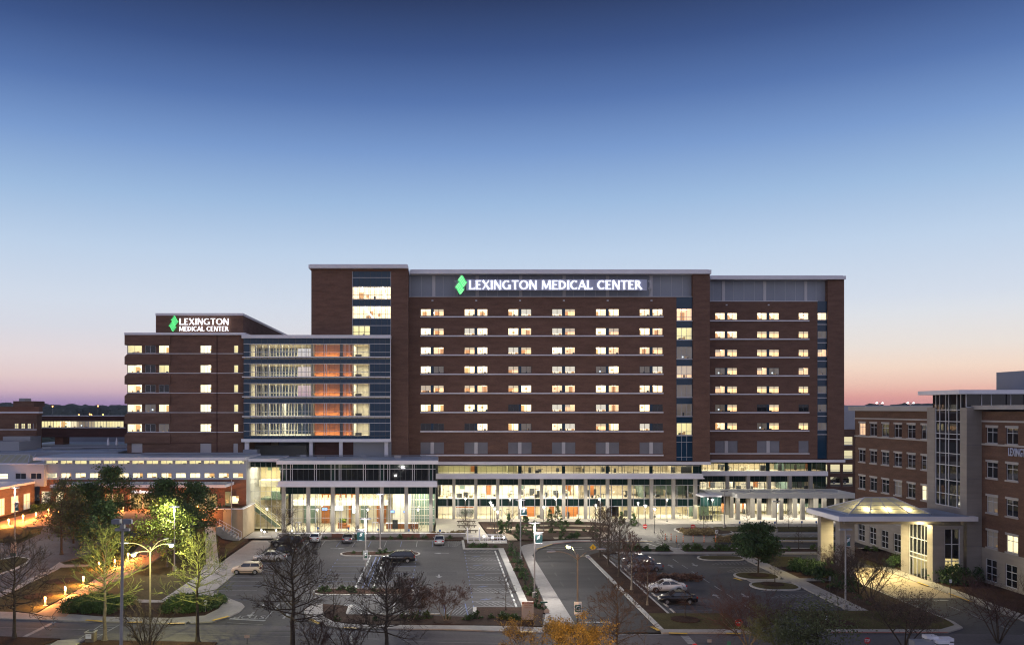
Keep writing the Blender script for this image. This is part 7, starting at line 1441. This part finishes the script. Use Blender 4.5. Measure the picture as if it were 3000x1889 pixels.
# orange delineator posts
D0 = thing('delineator_post', '', 'traffic post', (0, 0, 0), 'orange delineator posts'); q = MB().lathe([(.22, 0), (.2, .06), (.07, .08)], n=10); q.build('base', 'black', D0); q = MB().lathe([(.06, .08), (.06, 1.12), (.03, 1.16)], n=8); q.build('post', 'orange', D0)
for z in (.55, .82): q = MB().lathe([(.064, z), (.064, z+.11)], n=8); q.build('reflector', 'plate_white', D0)
for i, px in enumerate((1949, 1966, 1981.7, 2001.4, 2030.8, 2062.7, 2096.9)):
    x, y = G(px, 1584.5 if i < 2 else 1588.5); put(D0, (x, y, .01 if i > 1 else .13), 0, ['first', 'second', 'third', 'fourth', 'fifth', 'sixth', 'seventh'][i]+' orange and white traffic post from the left across the entrance', 1.05)
def sign(name, label, px, Y, z0, z1, w, mt, shape='rect', text=None, tc='plate_white', th=.5, cat='sign', back=False, group=None, base=.1, pole='pole', two=None):
    x = at(px, Y); t = thing(name, label, cat, (x, Y, base), group); q = MB().tube((x, Y, base), (x, Y, z1-.05), .035, n=6); q.build('post', pole, t); q = MB(); zc = (z0+z1)/2; h = (z1-z0)/2
    if shape == 'rect': P = [(-w/2, -h), (w/2, -h), (w/2, h), (-w/2, h)]
    elif shape == 'diamond': P = [(0, -h), (h, 0), (0, h), (-h, 0)]
    else:
        n = 8 if shape == 'oct' else 20; P = [(h*1.04*math.cos((k+.5)*6.2832/n), h*1.04*math.sin((k+.5)*6.2832/n)) for k in range(n)]
    q.face([(x+a, Y-.06, zc+b_) for a, b_ in P], 0); q.face([(x+a, Y-.045, zc+b_) for a, b_ in P][::-1], 1)
    for i in range(len(P)): a, b_ = P[i], P[(i+1) % len(P)]; q.face([(x+a[0], Y-.06, zc+a[1]), (x+a[0], Y-.045, zc+a[1]), (x+b_[0], Y-.045, zc+b_[1]), (x+b_[0], Y-.06, zc+b_[1])], 1)
    pl = q.build('plate', [mt, 'galv'], t)
    if two == 'bar': q = MB(); q.box(x-h*.75, x+h*.75, Y-.068, Y-.062, zc-h*.14, zc+h*.14); q.build('bar', 'plate_white', pl)
    if two == 'ped':
        q = MB(); q.lathe([(.02, 0), (.06, .05), (.02, .11)], (x, Y-.07, zc+h*.42), 8); q.path([(x, Y-.07, zc+h*.4), (x-.02, Y-.07, zc)], .05, 6); q.path([(x-.02, Y-.07, zc), (x-.16, Y-.07, zc-h*.5)], .03, 6); q.path([(x-.02, Y-.07, zc), (x+.12, Y-.07, zc-h*.5)], .03, 6); q.path([(x, Y-.07, zc+.15), (x+.16, Y-.07, zc)], .025, 6); q.path([(x, Y-.07, zc+.15), (x-.15, Y-.07, zc+.05)], .025, 6); q.build('walking_figure', 'black', pl)
    if two == 'turn': q = MB(); q.path([(x-.12, Y-.065, zc-h*.6), (x-.1, Y-.065, zc), (x+.05, Y-.065, zc+h*.3)], .035, 5); q.face([(x+.0, Y-.07, zc+h*.1), (x+.2, Y-.07, zc+h*.45), (x-.05, Y-.07, zc+h*.6)]); q.build('arrow', 'black', pl)
    if text: place_text('lettering', text_mesh(text, h*2*th, tc, .004, bold=.02, width=w*.82 if shape == 'rect' else h*1.5), (x, Y-.066, zc), pl)
    return t
def zp(py, Y): return CH-(py-HY)*Y/F
sign('stop_sign', 'red octagonal stop sign at the bottom edge on the right', 2540, 80, zp(1884, 80), zp(1865, 80), .7, 'plate_red', 'oct', 'STOP', base=-.1)
sign('stop_sign', 'dark red top of a stop sign cut by the bottom edge of the photo', 2035, 78, zp(1903, 78), zp(1883, 78), .7, 'plate_red', 'oct', base=-.1)
sign('no_entry_sign', 'red no entry sign left of the small leaning path by the garden', 1889.5, 160, zp(1547, 160), zp(1534.5, 160), .7, 'plate_red', 'round', two='bar')
sign('no_entry_sign', 'red no entry sign standing on the oval island', 2030, 161, zp(1548, 161), zp(1535, 161), .7, 'plate_red', 'round', two='bar')
sign('no_entry_sign', 'red no entry sign at the right car park exit among the crepe myrtle stems', 2164, 89.4, zp(1833, 89.4), zp(1811, 89.4), .8, 'plate_red', 'round', two='bar')
sign('turn_sign', 'white sign with a black turn arrow beside the oval island', 2099.5, 153, zp(1562, 153), zp(1551, 153), .55, 'plate_white', two='turn')
sign('crossing_sign', 'yellow diamond pedestrian crossing sign by the upper road', 1737, 139.5, zp(1612.5, 139.5), zp(1592.5, 139.5), 1, 'plate_yellow', 'diamond', two='ped')
sign('arrow_sign', 'small white arrow sign in the shrub bed by the car park entry', 602, 96.5, zp(1768.5, 96.5), zp(1757, 96.5), .35, 'plate_white', text='S', tc='black')
sign('notice_sign', 'small white notice on a post at the bottom edge', 724, 83.5, zp(1867, 83.5), zp(1858, 83.5), .5, 'plate_cream', base=-.1, pole='pole_dark')
sign('notice_sign', 'small white notice on a post on the dark lawn', 2420, 92, zp(1813, 92), zp(1800, 92), .2, 'plate_white', pole='pole_dark')
sign('notice_sign', 'small grey notice on a post at the bottom edge right of the crossing stripe', 2078, 80, zp(1880, 80), zp(1871, 80), .4, 'plate_grey', base=-.1, pole='pole_dark')
sign('street_name_sign', 'small green street name sign at the corner of the centre drive', 1593, 98, zp(1765, 98), zp(1760.5, 98), .85, 'plate_green', pole='pole')
sign('street_name_sign', 'small green street name sign cut by the bottom edge', 2135, 79, zp(1892, 79), zp(1877, 79), .35, 'plate_green', base=-.1)
sign('sign_back', 'pale back of an octagonal sign on the corner beside the centre drive', 1602, 96, zp(1797, 96), zp(1781, 96), .6, 'plate_cream', 'oct')
sign('notice_sign', 'small white notice on the lawn below the front stone pillar', 2431, 108, zp(1700, 108), zp(1687, 108), .28, 'plate_grey', pole='pole_dark'); sign('notice_sign', 'small sign left of the rear stone pillar', 2364, 120, zp(1662, 120), zp(1645, 120), .25, 'plate_grey', pole='pole_dark')
sign('notice_sign', 'small white notice before the large round shrub', 2784, 104, zp(1706, 104), zp(1696, 104), .32, 'plate_white', pole='pole_dark')
for i, (px, Y, py) in enumerate(((932, 152.5, 1543), (1021, 152.5, 1544), (1108, 152.5, 1547), (1198, 152.5, 1549), (1289, 152.5, 1550), (2167, 166, 1526), (2228, 166, 1526), (2270, 166, 1526), (2349, 166, 1525), (2391, 166, 1525))):
    sign('bay_sign', 'small blue parking bay sign '+['left of the second lantern', 'behind the dark grey sedan', 'before the third pavilion column', 'behind the striped planting bed middle', 'behind the silver car beside the striped bay', 'first from the left on the grass before the canopy', 'second from the left on the grass before the canopy', 'third from the left on the grass before the canopy', 'fourth from the left on the grass before the canopy', 'fifth from the left on the grass before the canopy'][i], px, Y, zp(py+6.5, Y), zp(py, Y), .32, 'plate_blue', group='small blue parking bay signs', pole='pole_dark')
# directional sign board
Y = 92.6; x = at(1546, Y); t = thing('direction_board', 'pale direction board with a red header beside the planting bed corner', 'sign', (x, Y, .1)); w = 1.27
q = MB(); q.box(x-w/2, x+w/2, Y-.1, Y+.1, .2, zp(1761, Y), 0); q.box(x-w/2-.004, x+w/2+.004, Y-.105, Y-.1, zp(1767, Y), zp(1762, Y), 1); q.build('board', ['plate_cream', 'plate_brown'], t)
for i, s_ in enumerate(('EMERGENCY', 'North Tower', 'South Tower')):
    zz = (1764.3, 1771, 1777.5)[i]; place_text('lettering', text_mesh(s_, .15 if i else .11, 'plate_white' if i == 0 else 'plate_brown', .004, width=.85), (x+.05, Y-.108, zp(zz, Y)), t)
Y = 128.5; g0 = terr(-64.4, Y); x = at(39, Y); t = thing('wayfinding_board', 'pale pink information board on the lawn island at the left edge', 'sign', (x, Y, g0)); q = MB(); q.box(x-.42, x+.42, Y-.08, Y+.08, g0+.2, g0+2.3, 0); q.box(x-.43, x+.43, Y-.09, Y-.08, g0+.2, g0+.6, 1); q.build('board', ['plate_cream', 'plate_green'], t)
# litter bin
Y = 84.2; x = at(267, Y); t = thing('litter_bin', 'square wooden litter bin with a white notice at the lower left', 'bin', (x, Y, .1)); q = MB(); q.box(x-.42, x+.42, Y-.42, Y+.42, .12, 1.05, 0)
for k in range(8): q.box(x-.44+.11*k, x-.36+.11*k, Y-.45, Y-.42, .15, 1.0, 0)
q.build('slats', 'inner_slat' if 'inner_slat' in M else 'bark_pale', t); q = MB().box(x-.47, x+.47, Y-.47, Y+.47, 1.05, 1.14); q.build('rim', 'pole', t); q = MB().box(x-.3, x+.3, Y-.3, Y+.3, 1.141, 1.16); q.build('opening', 'black', t); q = MB().box(x-.36, x+.2, Y-.475, Y-.455, .5, .95); q.build('notice', 'plate_white', t); place_text('lettering', text_mesh('NO SMOKING', .09, 'black', .003, width=.4), (x-.08, Y-.477, .8), t)
# utility cabinets bottom right
for i, (px, py, w, h, d) in enumerate(((2726, 1860, 1.1, .9, .9), (2757, 1873, 1.1, 1.2, .9), (2772, 1866, 1.0, .8, .8))):
    Y = 78+(.8 if i != 1 else 0)+(.6 if i == 2 else 0); x = at(px, Y); zt = zp(py, Y); t = thing('vent_hood', ['left', 'middle', 'right'][i]+' one of three pale square vent hoods at the lower right edge', 'vent', (x, Y, 0), 'pale vent hoods'); q = MB(); q.box(x-w/2, x+w/2, Y-d/2, Y+d/2, zt-.28, zt); q.build('hood', 'trim', t); q = MB(); q.box(x-w/2+.05, x+w/2-.05, Y-d/2+.05, Y+d/2-.05, zt-.4, zt-.28); q.build('slot', 'black', t); q = MB(); q.box(x-w/2, x+w/2, Y-d/2, Y+d/2, 0, zt-.4); q.build('duct', 'trim', t)
t = thing('utility_cabinet', 'green grey utility cabinet left of the vent hoods', 'cabinet', (at(2700, 77.5), 77.5, 0)); x = at(2700, 77.5); q = MB(); q.box(x-.9, x+.9, 77, 78, 0, zp(1874, 77.5)); q.build('body', 'galv', t); q = MB(); q.box(x-.86, x-.05, 76.97, 77, .3, 1.4); q.box(x+.05, x+.86, 76.97, 77, .3, 1.4); q.build('door', 'plate_green', t)
# terraced benches in the plaza
for i, (px0, px1, py) in enumerate(((1338, 1391, 1534), (1339, 1396, 1547), (1341, 1400, 1562))):
    x0, y = G(px0, py); x1, _ = G(px1, py); t = thing('plaza_bench', ['farthest', 'middle', 'nearest'][i]+' of three long dark wooden benches stepped across the plaza', 'bench', ((x0+x1)/2, y, .14), 'long plaza benches'); q = MB(); q.box(x0, x1, y-.3, y+.4, .5, .62); q.build('seat', 'bark', t)
    for k in range(4): q = MB(); u = x0+.3+(x1-x0-.8)*k/3; q.box(u, u+.2, y-.2, y+.3, .14, .5); q.build('leg', 'concrete', t)
# ramp with white railings
t = thing('ramp_railing', 'white handrails of the zigzag ramp between plaza and car park', 'railing', (8, 148, .1)); q = MB()
def rail(P, n):
    for z in (.55, 1.0): q.path([(a, b_, z+.15) for a, b_ in P], .035, 5)
    for (a, b_), (c_, d) in zip(P, P[1:]):
        for k in range(n+1): q.tube((a+(c_-a)*k/n, b_+(d-b_)*k/n, .1), (a+(c_-a)*k/n, b_+(d-b_)*k/n, 1.15), .03, n=5)
rail([(4.6, 146.2), (11.2, 145.4)], 6); rail([(4.6, 148), (10.8, 147.6)], 6); rail([(7.2, 149.6), (11.2, 148.6)], 4); q.build('rails', 'trim', t)
for x_, ya, yb in ((4.6, 146, 150.2), (6.7, 148, 150.2)):
    q = MB(); [q.box(x_-.07, x_+.07, yy-.07, yy+.07, .1, 2.1) for yy in (ya, yb)]; q.box(x_-.07, x_+.07, ya-.07, yb+.07, 2.1, 2.22); q.build('frame', 'trim', t)
slab('ramp', R(4.7, 11.3, 145.4, 148.2), .19, 'concrete')
t = thing('low_wall', 'long pale coping wall above the far row of the car park', 'wall', (-12, 152, .1)); q = MB(); q.box(-29, 4.4, 152.6, 152.9, .1, .75, 0); [q.box(a, a+w, 152.2, 152.95, .1, .8, 1) for a, w in ((-19.5, 3), (-7, 3.2), (-2.6, 2))]; q.build('wall', ['concrete', 'brick_warm'], t); q = MB(); q.box(-29.05, 4.45, 152.55, 152.95, .751, .82); q.build('coping', 'trim', t)
# flagpole
x = at(330, 150.5); t = thing('flagpole', 'thin flagpole with a drooping striped flag before the low white wing', 'flagpole', (x, 150.5, 4.4)); q = MB().tube((x, 150.5, 4.4), (x, 150.5, zp(1345, 150.5)), .07, .04, 6); q.build('pole', 'trim', t); q = MB()
for k in range(6):
    z = zp(1362+3.6*k, 150.5); z2 = zp(1362+3.6*(k+1), 150.5); w0 = .12+.05*k; q.face([(x+.06, 150.4, z), (x+.06+w0*2.2, 150.3-.1*(k % 2), z-.1), (x+.06+(w0+.05)*2.2, 150.3+.1*(k % 2), z2-.1), (x+.06, 150.4, z2)], k % 2)
q.build('flag', ['plate_red', 'plate_white'], t)
for i, (px, Y) in enumerate(((1949, 139.2), (1962, 139.4))):
    x = at(px+40, Y); t = thing('bike_hoop', ['left', 'right'][i]+' thin metal hoop on the verge beside the crossing', 'bike rack', (x, Y, .13), 'metal hoops'); q = MB().path([(x-.2, Y, .1), (x-.2, Y, .9), (x, Y, 1.1), (x+.2, Y, .9), (x+.2, Y, .1)], .03, 5); q.build('hoop', 'galv', t)
# unused prototypes never happen: every prototype above is placed
# ================================================================== evening air
hm = bpy.data.materials.new('haze'); hm.use_nodes = True; t_ = hm.node_tree; t_.nodes.clear(); o_ = t_.nodes.new('ShaderNodeOutputMaterial'); v_ = t_.nodes.new('ShaderNodeVolumePrincipled')
v_.inputs['Color'].default_value = (.8, .84, .95, 1); v_.inputs['Density'].default_value = .00007; t_.links.new(v_.outputs[0], o_.inputs['Volume']); M['haze'] = hm
q = MB().box(-2600, 2600, -250, 2900, -3.5, 62); tag(q.build('haze', 'haze'), 'thin evening haze over the far woods', 'haze', kind='stuff')
